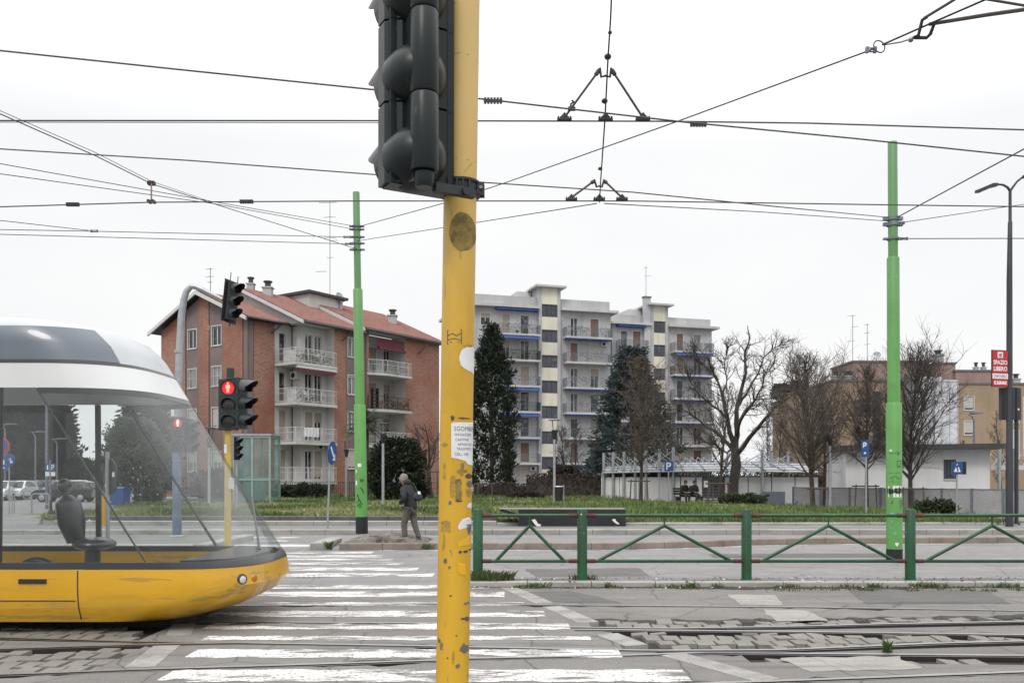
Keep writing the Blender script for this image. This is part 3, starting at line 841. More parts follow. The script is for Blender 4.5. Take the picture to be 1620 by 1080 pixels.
# clamp that carries the signal
cz = pz(292)
cl_ = thing('pole_clamp', pole_c(cz), 'black bolted pipe clamp round the yellow pole under the big signal', 'clamp')
mb = MB(); c = pole_c(cz)
mb.lathe([(PR + .001, -.026), (PR + .012, -.026), (PR + .012, -.018), (PR + .006, -.014), (PR + .006, .014), (PR + .012, .018), (PR + .012, .026), (PR + .001, .026), (PR + .001, -.026)], c, 36)
mb.build('band', M['iron'], cl_, smooth=True)
mb = MB()
for sx in (-1, 1):
    for dy in (-.024, .012):
        mb.obox(c + V((sx * (PR + .002) - (.026 if sx < 0 else 0), dy, -.022)), (.026, 0, 0), (0, .012, 0), (0, 0, .044))
for dx in (-.03, -.01, .012, .034): mb.obox(c + V((dx, -PR - .018 + abs(dx) * .35, -.02)), (.006, 0, 0), (0, .014, 0), (0, 0, .04))
mb.build('ear', M['iron'], cl_)
mb = MB()
for sx in (-1, 1): mb.cyl(c + V((sx * (PR + .016), -.034, 0)), c + V((sx * (PR + .016), .034, 0)), .006, n=8)
mb.build('bolt', M['steel'], cl_)

# ------------------------------------------------------------------ traffic signals
def signal(name, loc, yaw, label, sec=.30, wdt=.28, n=3, visor=.24, lit=None, man=None, body='signal_dark', group=None, dish=None, vis_mats=None, board=None, tilt=0):
    """front faces local -Y; the origin is the bottom centre of the housing"""
    t = thing(name, loc, label, 'traffic light', group, yaw)
    if tilt: t.rotation_euler = (0, tilt, yaw)
    dep = .10
    h = MB()
    for k in range(n):
        z0 = k * sec
        w = wdt / 2; c = .018
        h.prism([(-w, 0, z0 + .004), (w, 0, z0 + .004), (w, dep * .6, z0 + .004), (w - .05, dep, z0 + .004), (-w + .05, dep, z0 + .004), (-w, dep * .6, z0 + .004)], (0, 0, sec - .008))
        h.box(-w + .012, w - .012, .01, dep - .012, z0 - .002, z0 + sec + .002)
        for zz in (z0 + .03, z0 + sec - .045): h.box(-w - .006, -w + .05, dep * .45, dep * .75, zz, zz + .012)
        for sx in (-1, 1):
            for zz in (.12, .5, .88): h.cyl((sx * (w - .035), dep * .66, z0 + sec * zz), (sx * (w - .030), dep * .66 + .022, z0 + sec * zz), .007, n=8)
            h.cyl((sx * (w - .02), -.004, z0 + sec * .5), (sx * (w - .02), .002, z0 + sec * .5), .008, n=8)
    h.build('housing', M[body], t, local=True)
    for k in range(n):
        zc = (k + .5) * sec; rr = min(sec, wdt) * .40
        if dish:
            d = MB(); d.lathe([(rr * 1.06, dep * .55), (rr * 1.05, dep * .75), (rr * .97, dep + .025), (rr * .78, dep + .062), (rr * .5, dep + .088), (rr * .2, dep + .098), (.001, dep + .1)], (0, 0, zc), 32, ax=V((0, 1, 0)))
            d.move(Matrix.Translation((.028, 0, -sec * .16))); d.build('reflector_dome', M[body], t, smooth=True, local=True, ang=60)
        if board:
            pass
        vm = (vis_mats or {}).get(k, body)
        v = MB()
        a0, a1 = R(-38), R(218)
        K = 22
        for layer, (ra, rb) in enumerate(((rr * 1.09, rr * 1.02), (rr * 1.05, rr * .98))):
            pts = []
            for i in range(K + 1):
                a = a0 + (a1 - a0) * i / K
                # visor lip is longer at the top than at the sides
                ln_ = visor * (.42 + .58 * max(0, math.sin(a)) ** .7)
                pts.append(((ra * math.cos(a), .0, zc + ra * math.sin(a)), (rb * math.cos(a), -ln_, zc + rb * math.sin(a) - .02 * ln_ / .24)))
            for (p, q), (p2, q2) in zip(pts, pts[1:]):
                v.quad(p, q, q2, p2, 1 if layer else 0)
        v.lathe([(rr * 1.12, -.006), (rr * 1.12, .004), (rr * .98, .004), (rr * .98, -.006), (rr * 1.12, -.006)], (0, 0, zc), 24, ax=V((0, 1, 0)))
        v.build('visor', [M[vm], M['visor_in']], t, smooth=True, local=True)
        l = MB(); l.lathe([(.001, -.018), (rr * .5, -.014), (rr * .97, -.002)], (0, 0, zc), 24, ax=V((0, 1, 0)))
        on = lit == k
        lo = l.build('lens', M['red_lens'] if on else M['lens_off'], t, smooth=True, local=True)
        if on: lo['label'] = 'lit red lens'
        if on and man:
            f = MB()
            Y0 = -.024; s_ = rr / .11
            P = lambda pts: [(x * s_, Y0, zc + z * s_) for x, z in pts]
            f.lathe([(.001, 0), (.017 * s_, 0), (.017 * s_, .004), (.001, .004)], (0, Y0, zc + .066 * s_), 12, ax=V((0, 1, 0)))
            f.prism(P([(-.026, .045), (.026, .045), (.034, .036), (.034, -.012), (.024, -.012), (.022, .02), (.020, -.015), (.019, -.078), (.003, -.078), (.002, -.02), (-.002, -.02), (-.003, -.078), (-.019, -.078), (-.020, -.015), (-.022, .02), (-.024, -.012), (-.034, -.012), (-.034, .036)]), (0, .004, 0))
            f.build('standing_figure', M[man], lo, local=True)
    return t

# big signal, seen from behind, beside the yellow pole
bz = pz(306)
SEC = 123 * (PY) / F
big = signal('traffic_light', (pole_c(2.7).x - .165, PY - .045, bz), R(180 + 29), 'big dark traffic light seen from behind, cropped by the photo top', sec=SEC, wdt=.262, visor=.27, body='signal_green', dish=True, vis_mats={1: 'signal_grey', 2: 'signal_grey'})
mb = MB()
for k in range(3):
    z0 = k * SEC + (.0 if k else .02)
    mb.lathe([(.001, z0 + .004), (.046, z0 + .004), (.049, z0 + .010), (.049, (k + 1) * SEC - .006), (.046, (k + 1) * SEC), (.001, (k + 1) * SEC)], (.032, .175, 0), 28)
mb.lathe([(.001, -.03), (.028, -.03), (.034, -.015), (.034, .02)], (.032, .175, 0), 24)
mb.obox((-.006, .06, .0), (.075, 0, 0), (0, .11, 0), (0, 0, 3 * SEC))
mb.build('cable_duct', M['signal_green'], big, smooth=True, local=True)
mb = MB(); mb.obox((-.16, .15, -.034), (.15, 0, 0), (0, .028, 0), (0, 0, .03)); mb.cyl((-.12, .15, -.02), (-.12, .19, -.02), .014, n=10)
mb.build('bracket', M['iron'], big, local=True)

# yellow post with pedestrian and vehicle signals on the near refuge
YP = 15.9
fy = W(360, 905, YP); fy.z = .09
yq = thing('signal_post', fy, 'slim pale yellow signal post standing on the refuge just in front of the tram', 'signal post')
M['yellow_post'] = mat('post_yellow', (.60, .42, .09), .5, 0, 3, .15, col2=(.40, .33, .2), th=(.6, .75), sc2=5)
mb = MB(); mb.tube([fy, fy + V((.01, 0, 2.52))], .06, 20); mb.build('shaft', M['yellow_post'], yq, smooth=True)
mb = MB(); mb.lathe([(.17, 0), (.17, .03), (.10, .05), (.062, .07)], fy, 14); mb.build('base_plate', M['iron'], yq, smooth=True)
mb = MB(); mb.obox(fy + V((.03, -.066, 1.42)), (.10, -.0, -.02), (0, -.004, 0), (.02, 0, .2)); mb.build('paper_notice', M['paper'], yq)
mb = MB(); mb.obox(fy + V((-.04, -.064, 2.05)), (.05, 0, -.01), (0, -.004, 0), (0, 0, .16)); mb.build('sticker', M['paper'], yq)
p = W(361, 680, YP - .12)
signal('pedestrian_light', p, R(2), 'pedestrian signal showing a lit red figure on the yellow post', sec=.302, wdt=.345, visor=.07, lit=2, man='red_lit', body='signal_dark')
p2 = thing('acoustic_beacon', (p.x + .02, p.y + .06, p.z + .906), 'dark green acoustic cylinder standing on top of the pedestrian signal on the yellow post', 'beacon')
mb = MB(); mb.lathe([(.001, 0), (.085, 0), (.085, .02), (.07, .03), (.07, .20), (.055, .215), (.001, .22)], p2.location, 18); mb.build('cylinder', M['signal_dark'], p2, smooth=True)
q = W(384, 678, YP)
signal('traffic_light', q, R(72), 'vehicle signal in side view with three long visors on the slim yellow post', sec=.302, wdt=.30, visor=.30, body='signal_dark', vis_mats={2: 'signal_grey'})
# blue-grey mast with curved arm
YM = 23.1
fm = W(280, 858, YM); fm.z = .15
M['mast_blue'] = mat('mast_blue', (.16, .21, .30), .5, .2, 3, .15, col2=(.28, .30, .33), th=(.55, .7), sc2=5)
ms = thing('signal_mast', fm, 'tall blue-grey mast with a curved overhanging arm above the brick house', 'mast')
mb = MB(); mb.tube([fm, fm + V((0, 0, 2.45))], .115, 20); mb.build('lower_shaft', M['mast_blue'], ms, smooth=True)
pts = [fm + V((0, 0, 2.4)), W(282, 640, YM), W(284, 560, YM), W(287, 500, YM), W(290.5, 475, YM), W(295, 461, YM), W(302, 453, YM), W(310, 453.5, YM), W(322, 459, YM), W(336, 466, YM), W(352, 474, YM)]
mb = MB(); mb.tube(pts, [.10, .10, .095, .09, .085, .08, .078, .075, .07, .06, .05], 16); mb.build('curved_arm', M['galv'], ms, smooth=True)
mb = MB(); a = W(283, 558, YM); mb.cyl(a, a + V((0, 0, .07)), .115, n=16); mb.build('collar', M['galv'], ms, smooth=True)
mb = MB(); mb.lathe([(.2, 0), (.2, .03), (.13, .06)], fm, 14); mb.build('base_plate', M['concrete'], ms)
g1 = W(366, 506, YM + .02)
hang = signal('traffic_light', g1, R(58), 'dark traffic light hanging at the end of the curved mast arm', sec=.335, wdt=.32, visor=.34, body='signal_dark', tilt=R(7))
mb = MB(); mb.box(-.24, .24, .105, .12, -.06, 1.06); mb.build('backboard', M['black'], hang, local=True)
mb = MB(); mb.cyl((-.12, .05, 1.0), (-.12, .05, 1.25), .012, n=6); mb.cyl((.12, .05, 1.0), (.12, .05, 1.22), .012, n=6); mb.cyl((0, .05, -.16), (0, .05, 0), .02, n=8)
mb.build('mounting_rod', M['iron'], hang, local=True)
g2 = W(281.5, 714, YM - .14)
signal('pedestrian_light', g2, R(3), 'pedestrian signal with a red ring round a pale figure on the blue mast', sec=.298, wdt=.33, visor=.07, lit=2, man='white_lit', body='signal_dark')
g3 = W(302, 715, YM)
signal('traffic_light', g3, R(66), 'dark vehicle signal in side view with short visors on the blue mast', sec=.285, wdt=.28, visor=.26, body='signal_dark')
cb = thing('junction_box', W(275, 653, YM), 'small pale junction box above the pedestrian signal on the blue mast', 'box')
mb = MB(); b = V(cb.location); mb.obox(b + V((-.06, -.05, -.1)), (.13, 0, 0), (0, .1, 0), (0, 0, .28)); mb.build('enclosure', M['galv'], cb)
mb = MB(); mb.obox(b + V((-.055, -.058, -.08)), (.12, 0, 0), (0, .007, 0), (0, 0, .24)); mb.build('lid', M['white'], cb)
# third signal far behind, before the lift
g4 = W(376, 727, 35)
far = signal('traffic_light', g4, R(62), 'small pale green traffic light in front of the glass lift', sec=.30, wdt=.28, visor=.26, body='signal_green')
mb = MB(); mb.cyl((0, .05, -(g4.z - .3)), (0, .05, 0), .05, n=12); mb.build('post', M['galv'], far, local=True)

# ------------------------------------------------------------------ catenary poles
def pole_paint(name, col, dirt, zr, topcol):
    m = mat(name, col, .42, 0, 2, .1, col2=dirt, th=(.62, .8), sc2=3, bp=.03)
    t = m.node_tree; b = t.nodes['Principled BSDF']; src = b.inputs['Base Color'].links[0].from_socket
    tc = t.nodes.new('ShaderNodeTexCoord'); sp = t.nodes.new('ShaderNodeSeparateXYZ'); L(t, tc.outputs['Object'], sp.inputs[0])
    c = mixc(t, src, topcol, ramp(t, sp.outputs['Z'], zr[0], zr[1]))
    L(t, c, b.inputs['Base Color'])
    return m
M['pole_green'] = pole_paint('catenary_green', (.115, .325, .082), (.08, .22, .062), (4.0, 8.2), (.10, .235, .095))
spots(M['pole_green'], (.07, .12, .05), 7, .66, .6, (1, 1, .4)); spots(M['pole_green'], (.32, .42, .28), 12, .70, .6)
def catenary_pole(px_b, px_t, y_base, y_top, Y, zb, steps, label, blk):
    """steps: (photo y of the joint, radius below, radius above)"""
    b = W(px_b, y_base, Y); b.z = zb; tp = W(px_t, y_top, Y)
    t = thing('catenary_pole', b, label, 'tram pole', 'green catenary poles')
    at = lambda z: b + (tp - b) * ((z - b.z) / (tp.z - b.z))
    zs = [b.z] + [EYE - (y - HOR) * Y / F for y, _, _ in steps] + [tp.z]
    rr = [steps[0][1]] + [s[2] for s in steps]
    for i in range(len(rr)):
        mb = MB()
        z0, z1 = zs[i], zs[i + 1]
        pts = [at(z0 - (.0 if i == 0 else .02)), at(z1 - (.03 if i < len(rr) - 1 else .02)), at(z1)]
        rad = [rr[i], rr[i] * .985, (rr[i] + rr[i + 1]) / 2 if i < len(rr) - 1 else rr[i] * .9]
        mb.tube(pts, rad, 32)
        mb.build('shaft_section', M['pole_green'], t, smooth=True)
    mb = MB(); mb.tube([at(b.z - .01), at(b.z + blk)], rr[0] + .004, 32); mb.build('black_base', M['black'], t, smooth=True)
    return t, at, lambda y: EYE - (y - HOR) * Y / F
lp, lat, lz = catenary_pole(572.5, 563.5, 848, 304, 22.6, .28, [(640, .152, .122), (457, .122, .088)], 'left green tram pole rising from the broken asphalt mound', .42)
rp, rat, rz_ = catenary_pole(1415, 1412, 884, 225, 18.4, .0, [(637, .158, .126), (407, .126, .096)], 'right green tram pole with a black and white sticker, behind the railing', .22)
def clamp(par, at, z, r, w=.03):
    mb = MB(); p = at(z); mb.lathe([(r, -w), (r + .025, -w), (r + .025, w), (r, w), (r, -w)], p, 24)
    mb.obox(p + V((-r - .10, -.04, -w)), (.09, 0, 0), (0, .08, 0), (0, 0, 2 * w)); mb.obox(p + V((r + .01, -.04, -w)), (.09, 0, 0), (0, .08, 0), (0, 0, 2 * w))
    mb.build('cable_clamp', M['galv_dark'], par, smooth=True)
for y in (358, 363, 375, 385, 395): clamp(lp, lat, lz(y), .09, .018)
for y in (346, 355): clamp(rp, rat, rz_(y), .098, .035)
clamp(rp, rat, rz_(378), .098, .018)
# stickers and graffiti on the green poles, wrapped on the shaft
def wrap(par, at, r, Y, shapes, m, name):
    mb = MB()
    for pts in shapes:
        # pts: photo pixels, closed polygon, fan of thin wrapped strips
        P = [(x, y) for x, y in pts]
        ys = [p[1] for p in P]; n = max(3, int((max(ys) - min(ys)) / 1.2)); rows = []
        for i in range(n + 1):
            y = min(ys) + (max(ys) - min(ys)) * min(.999, max(.001, i / n)); xs = []
            for (xa, ya), (xb, yb) in zip(P, P[1:] + P[:1]):
                if (ya > y) != (yb > y): xs.append(xa + (xb - xa) * (y - ya) / (yb - ya))
            if len(xs) >= 2: rows.append((y, min(xs), max(xs)))
        def pt(px, y):
            z = EYE - (y - HOR) * Y / F; c = at(z); dx = max(-.98 * r, min(.98 * r, (px - 810) * Y / F - c.x))
            rr = r + .0035; a = math.asin(dx / r)
            return (c.x + rr * math.sin(a), c.y - rr * math.cos(a), z)
        for (y0, a0, b0), (y1, a1, b1) in zip(rows, rows[1:]):
            for k in range(4):
                mb.quad(pt(a0 + (b0 - a0) * k / 4, y0), pt(a0 + (b0 - a0) * (k + 1) / 4, y0), pt(a1 + (b1 - a1) * (k + 1) / 4, y1), pt(a1 + (b1 - a1) * k / 4, y1))
    return mb.build(name, m, par)
def rect(x0, y0, x1, y1): return [(x0, y0), (x1, y0), (x1, y1), (x0, y1)]
def stroke(x0, y0, x1, y1, w=1.0):
    d = math.hypot(x1 - x0, y1 - y0); nx, ny = -(y1 - y0) / d * w / 2, (x1 - x0) / d * w / 2
    return [(x0 + nx, y0 + ny), (x1 + nx, y1 + ny), (x1 - nx, y1 - ny), (x0 - nx, y0 - ny)]
wrap(lp, lat, .152, 22.6, [rect(567.5, 733, 573, 738.5), rect(564.3, 743, 566, 748), rect(564, 760, 566.5, 767)], M['white'], 'sticker')
wrap(lp, lat, .152, 22.6, [rect(571, 757, 576.5, 762)], mat('sticker_dark', (.06, .12, .05), .6), 'sticker')
wrap(lp, lat, .152, 22.6, [stroke(570.5, 770, 576, 775, 1.2), stroke(573, 772, 577.5, 780, 1.0), stroke(566, 782, 573, 795, 1.2), stroke(565, 795, 572, 789, 1.3), stroke(566, 800, 574, 793, 1.3), stroke(568, 801, 575, 796, 1.3), stroke(570, 803, 574, 800, 1.2), stroke(567, 781, 569.5, 790, 1.2)], M['black'], 'graffiti')
wrap(rp, rat, .158, 18.4, [rect(1403.5, 768, 1427, 786)], M['white'], 'sticker')
rr_ = random.Random(6)
wrap(rp, rat, .158, 18.4, [[(1406 + 9 * k + rr_.uniform(-1, 4) * math.cos(i) * 1 + 4.2 * math.cos(i * PI / 3), 776 + 5.6 * math.sin(i * PI / 3) + rr_.uniform(-1.5, 1.5)) for i in range(6)] for k in (0, 1, 2)], M['black'], 'ink_print')
wrap(rp, rat, .158, 18.4, [stroke(1404, 717, 1418, 717, .8), stroke(1414, 713, 1418.5, 717, .9), stroke(1414, 721, 1418, 717, .8), stroke(1414, 729, 1426, 729, .8), stroke(1414, 729, 1414, 738, .8), stroke(1414, 738, 1426, 738, .8), stroke(1416, 736, 1425, 731, .8), stroke(1404, 748, 1426, 747, .8), stroke(1405, 757, 1411, 752, .8), stroke(1411, 752, 1417, 758, .8), stroke(1417, 758, 1426, 751, .8), stroke(1404, 762, 1426, 761, .7),
                           stroke(1409, 790, 1406, 797, 1), stroke(1421, 789, 1424, 800, .9), stroke(1418, 790, 1421, 806, .8)], mat('marker_green', (.02, .075, .03), .6), 'graffiti')
wrap(rp, rat, .158, 18.4, [[(1411, 857), (1416.5, 857), (1416, 861), (1414, 863), (1411.5, 861)], rect(1404.5, 711, 1407, 714)], M['white'], 'sticker')
wrap(rp, rat, .158, 18.4, [rect(1405, 810, 1410, 815), rect(1406, 822, 1408, 826), rect(1409, 840, 1413, 845), rect(1405, 833, 1407, 835)], mat('blue_scuff', (.18, .38, .32), .6), 'scuff')

# ------------------------------------------------------------------ green railing
RY = 13.98
rl_ = thing('railing', (W(756, 918, RY).x, RY, .08), 'dark green tubular railing with triangle braces along the tram track kerb', 'railing')
posts = [W(x, 900, RY).x for x in (756, 921, 1181, 1440, 1699, 1958, 2217)]
zt, zbm = EYE - (815 - HOR) * RY / F, EYE - (887 - HOR) * RY / F
for i, x in enumerate(posts):
    mb = MB()
    top = EYE - (805 - HOR) * RY / F
    mb.tube([(x, RY, .07), (x, RY, .10), (x, RY, .105), (x, RY, top - .012), (x, RY, top)], [.092, .092, .080, .080, .073], 24)
    po = mb.build('post', M['rail_green'], rl_, smooth=True)
    if i == 0: po['label'] = 'dark weathered end post'
    if i == 1:
        mb = MB(); mb.ball((x - .02, RY - .082, top - .08), .012, 8, 5); mb.build('reflector', M['white'], po)
for i, (a, b) in enumerate(zip(posts, posts[1:])):
    for z, nm in ((zt, 'top_rail'), (zbm, 'bottom_rail')):
        mb = MB(); mb.cyl((a + .07, RY, z), (b - .07, RY, z), .0275, n=14); mb.build(nm, M['rail_green'], rl_, smooth=True)
        for q0, q1 in ((a + .078, a + .21), (b - .21, b - .078)): mb = MB(); mb.cyl((q0, RY, z), (q1, RY, z), .033, n=14); mb.build('joint_sleeve', M['rust'], rl_, smooth=True)
    cx = (a + b) / 2 if i != 0 else W(838, 0, RY).x
    za = EYE - (831 - HOR) * RY / F
    inset = .24 if i else .28
    for e in (a + inset, b - inset):
        mb = MB(); mb.cyl((e, RY, zbm), (cx, RY, za), .0265, n=12); mb.build('brace', M['rail_green'], rl_, smooth=True)
    mb = MB(); mb.cyl((cx, RY, za - .01), (cx, RY, zt), .012, n=8); mb.build('stub', M['rail_green'], rl_, smooth=True)

# ------------------------------------------------------------------ signs, posts and lamps
def disc_sign(name, c, yaw, r, label, cat, face, rim=None, post=None, art=None, postm='galv', postr=.03):
    t = thing(name, (c.x, c.y, post if post is not None else 0), label, cat, None, yaw)
    dz = c.z - (post if post is not None else 0)
    mb = MB(); mb.lathe([(.001, .012), (r, .012), (r, -.012), (.001, -.012)], (0, 0, dz), 28, ax=V((0, 1, 0)))
    d = mb.build('plate', M[rim or face], t, local=True)
    mb = MB(); mb.lathe([(.001, -.015), (r * (.82 if rim else .93), -.015)], (0, 0, dz), 28, ax=V((0, 1, 0))); mb.build('face', M[face], t, local=True)
    if art:
        mb = MB()
        for poly in art: mb.prism([(x * r, -.021, dz + z * r) for x, z in poly], (0, .004, 0))
        mb.build('symbol', M['white'], t, local=True)
    if post is not None:
        mb = MB(); mb.cyl((0, .03 + postr, 0), (0, .03 + postr, dz + r * .9), postr, n=12); mb.build('post', M[postm], t, smooth=True, local=True)
    return t
def board_sign(name, c, yaw, w, h, label, cat, m, post=None, art=None, artm='white', postm='galv', th=.02, postr=.03, text=None):
    t = thing(name, (c.x, c.y, post if post is not None else c.z - h / 2), label, cat, None, yaw)
    z0 = c.z - h / 2 - (post if post is not None else c.z - h / 2)
    mb = MB(); mb.box(-w / 2, w / 2, -th, 0, z0, z0 + h); pl_ = mb.build('board', M[m], t, local=True)
    mb = MB()
    for poly in (art or []): mb.prism([(x * w / 2, -th - .003, z0 + h / 2 + z * h / 2) for x, z in poly], (0, .003, 0))
    for s, size, x, z, sx in (text or []): add_text(mb, s, size, (x, -th - .004, z0 + z), (1, 0, 0), (0, 0, 1), 0, sx)
    if mb.v: mb.build('symbol', M[artm], t, local=True)
    if post is not None:
        mb = MB(); mb.cyl((0, postr + .005, 0), (0, postr + .005, z0 + h), postr, n=12); mb.build('post', M[postm], t, smooth=True, local=True)
    return t
def bar(x0, z0, x1, z1, w=.12):
    d = math.hypot(x1 - x0, z1 - z0); nx, nz_ = -(z1 - z0) / d * w, (x1 - x0) / d * w
    return [(x0 + nx, z0 + nz_), (x1 + nx, z1 + nz_), (x1 - nx, z1 - nz_), (x0 - nx, z0 - nz_)]
arrow = [bar(-.5, .5, .4, -.45), [(.62, -.66), (.55, -.05), (.0, -.62)]]
c = W(521, 716, 27); tt = disc_sign('direction_sign', c, R(81), .36, 'round blue arrow sign turned aside on a thin leaning post before the balconies', 'traffic sign', 'sign_blue', post=.15, art=arrow)
tt.rotation_euler = (R(2.3), 0, R(81))
# left: round sign from behind on its own post
YS = 15.2
sb = thing('traffic_sign', (W(175, 900, YS).x, YS, .09), 'round dark traffic sign with stickers seen from behind through the tram glass', 'traffic sign', None, R(-44))
mb = MB(); mb.lathe([(.001, .01), (.30, .01), (.31, .0), (.30, -.012), (.001, -.012)], (0, 0, 1.62), 32, ax=V((0, 1, 0))); mb.build('disc', M['signal_dark'], sb, local=True)
mb = MB(); mb.lathe([(.295, -.014), (.31, -.02), (.31, .004)], (0, 0, 1.62), 32, ax=V((0, 1, 0))); mb.build('rim', M['iron'], sb, local=True)
mb = MB(); mb.box(-.2, -.06, -.016, -.013, 1.62, 1.69); mb.build('sticker', M['sign_red'], sb, local=True)
mb = MB(); mb.box(-.2, -.06, -.016, -.013, 1.43, 1.5); mb.box(.1, .2, -.016, -.013, 1.62, 1.7); mb.build('sticker', M['paper'], sb, local=True)
mb = MB(); mb.cyl((0, -.05, 0), (0, -.05, 2.05), .034, n=14); mb.build('post', M['galv'], sb, smooth=True, local=True)
mb = MB(); mb.box(-.03, .03, -.05, -.012, 1.5, 1.53); mb.box(-.03, .03, -.05, -.012, 1.72, 1.75); mb.build('bracket', M['galv'], sb, local=True)
M['panel_yellow'] = mat('panel_yellow', (.70, .40, .01), .5)
ym = thing('delineator_panel', W(165, 832, YS - .03), 'narrow yellow delineator panel fixed to the grey sign post', 'marker')
mb = MB(); b = V(ym.location); mb.obox(b + V((-.055, 0, 0)), (.11, 0, 0), (0, .012, 0), (0, 0, .51)); mb.build('panel', M['panel_yellow'], ym)
mb = MB(); mb.obox(b + V((.0, .013, .1)), (.11, 0, 0), (0, .02, 0), (0, 0, .03)); mb.obox(b + V((.0, .013, .4)), (.11, 0, 0), (0, .02, 0), (0, 0, .03)); mb.build('strap', M['galv'], ym)
# blue parking signs etc.
Pglyph = lambda s=1: [bar(-.45, -.7, -.45, .7, .13), bar(-.45, .62, .25, .62, .12), bar(-.45, .0, .25, .0, .12), bar(.32, .05, .32, .6, .15)]
board_sign('parking_sign', W(1058, 737, 45), R(4), .46, .50, 'blue parking sign with a white P before the canopy columns', 'traffic sign', 'sign_blue', post=.3, art=Pglyph(), postr=.035)
board_sign('parking_sign', W(1369, 709, 33), R(-62), .34, .62, 'tall narrow blue parking sign beside the right green pole', 'traffic sign', 'sign_blue', post=.3, art=[bar(-.4, .1, -.4, .7, .14), bar(-.4, .65, .3, .65, .09), bar(-.4, .35, .3, .35, .09), bar(.35, .4, .35, .62, .15), bar(-.3, -.55, .3, -.55, .1)], postr=.035)
cs = board_sign('crossing_sign', W(1514, 740, 32), R(-16), .36, .46, 'blue box sign with a white triangle for the pedestrian crossing before the white hut', 'traffic sign', 'sign_blue', post=.15, art=[[(0, .75), (.62, -.6), (-.62, -.6)], ], th=.05, postr=.03)
mb = MB(); mb.box(.182, .30, -.04, .20, cs.children[0].data.vertices[0].co.z, cs.children[0].data.vertices[0].co.z + .46); mb.build('box_side', M['black'], cs, local=True)
mb = MB(); z0 = cs.children[0].data.vertices[0].co.z
mb.prism([(-.02, -.056, z0 + .12), (.05, -.056, z0 + .12), (.02, -.056, z0 + .24), (.05, -.056, z0 + .31), (-.01, -.056, z0 + .35), (-.05, -.056, z0 + .26), (-.01, -.056, z0 + .2)], (0, .002, 0)); mb.build('walker', M['sign_blue'], cs, local=True)
YL = 40
rn = disc_sign('no_parking_sign', W(1, 706, YL), 0, .42, 'round blue no parking sign with a red ring at the left edge', 'traffic sign', 'sign_blue', rim='sign_red', post=.0, art=None)
mb = MB(); mb.prism([(x * .42, -.02, z * .42 + W(1, 706, YL).z) for x, z in bar(-.5, .55, .5, -.55, .1)], (0, .004, 0)); mb.build('red_bar', M['sign_red'], rn, local=True)
board_sign('information_board', W(2.5, 732, YL - .1), 0, .62, .72, 'square blue board with white figures under the no parking sign', 'sign', 'sign_blue', art=[bar(-.3, -.1, -.3, .5, .2), bar(.25, -.2, .25, .35, .2), bar(-.4, -.6, .5, -.6, .08)])
disc_sign('cycle_path_sign', W(13.5, 727, YL + 1), 0, .31, 'small round blue cycle path sign on a grey post by the car park', 'traffic sign', 'sign_blue', post=.0, art=[bar(-.62, -.3, -.22, -.3, .2), bar(.22, -.3, .62, -.3, .2), bar(-.4, -.2, .35, .15, .06), bar(.3, .3, .42, -.25, .06)])
for px, lab, gl in ((75.5, 'blue direction panel left of the dark bollard post', 'I'), (84, 'blue parking panel right of the dark bollard post', 'P')):
    s = board_sign('parking_sign', W(px, 739, 44), 0, .24, .38, lab + ' in the car park', 'traffic sign', 'sign_blue', art=[bar(0, -.6, 0, .6, .25)] if gl == 'I' else Pglyph())
    mb = MB(); mb.box(-.11, .11, -.02, 0, -.24, -.03); mb.build('time_plate', M['white'], s, local=True)
bp = thing('sign_post', W(79.5, 803, 44), 'grey post with sticker patches carrying two blue panels in the car park', 'post')
b = V(bp.location); b.z = .0
mb = MB(); mb.cyl(b, b + V((0, 0, 2.6)), .045, n=12); mb.build('tube', M['galv_dark'], bp, smooth=True)
mb = MB(); mb.cyl(b, b + V((.0, 0, .55)), .10, .09, n=12); mb.build('foot', M['iron'], bp, smooth=True)
# park lamps with funnel heads
def park_lamp(px, ytop, Y, zb, label, zs=1.0):
    tp = W(px, ytop, Y)
    t = thing('park_lamp', (tp.x, Y, zb), label, 'street lamp', 'park lamps with funnel heads')
    h = tp.z - zb
    mb = MB(); mb.tube([(0, 0, -.05), (0, 0, h * .5), (0, 0, h - .95)], [.075, .065, .06], 14); mb.build('post', M['galv'], t, smooth=True, local=True)
    mb = MB(); mb.lathe([(.001, h - .96), (.07, h - .96), (.10, h - .80), (.15, h - .52), (.13, h - .5), (.001, h - .5)], n=16); mb.build('funnel', M['iron'], t, smooth=True, local=True)
    mb = MB()
    for k in range(3):
        a = 2 * PI * k / 3; mb.cyl((.11 * math.cos(a), .11 * math.sin(a), h - .52), (.2 * math.cos(a), .2 * math.sin(a), h - .02), .012, n=6)
    mb.build('stay', M['iron'], t, local=True)
    mb = MB(); mb.lathe([(.001, h - .03), (.30, h - .03), (.30, h), (.001, h + .02)], n=20); mb.build('cap', M['galv_dark'], t, smooth=True, local=True)
park_lamp(331, 676, 42, .35, 'park lamp with funnel head before the brick gable, seen between the two signal posts')
park_lamp(548, 697, 52, .35, 'small park lamp beside the brick pier left of the left green pole')
park_lamp(606, 669, 42, .35, 'park lamp with funnel head before the round dark bush')
park_lamp(877, 664, 44, .40, 'park lamp with funnel head before the brown hedge and cream stairwell')
park_lamp(1313, 671, 40, .2, 'park lamp with funnel head between the bare trees on the right')
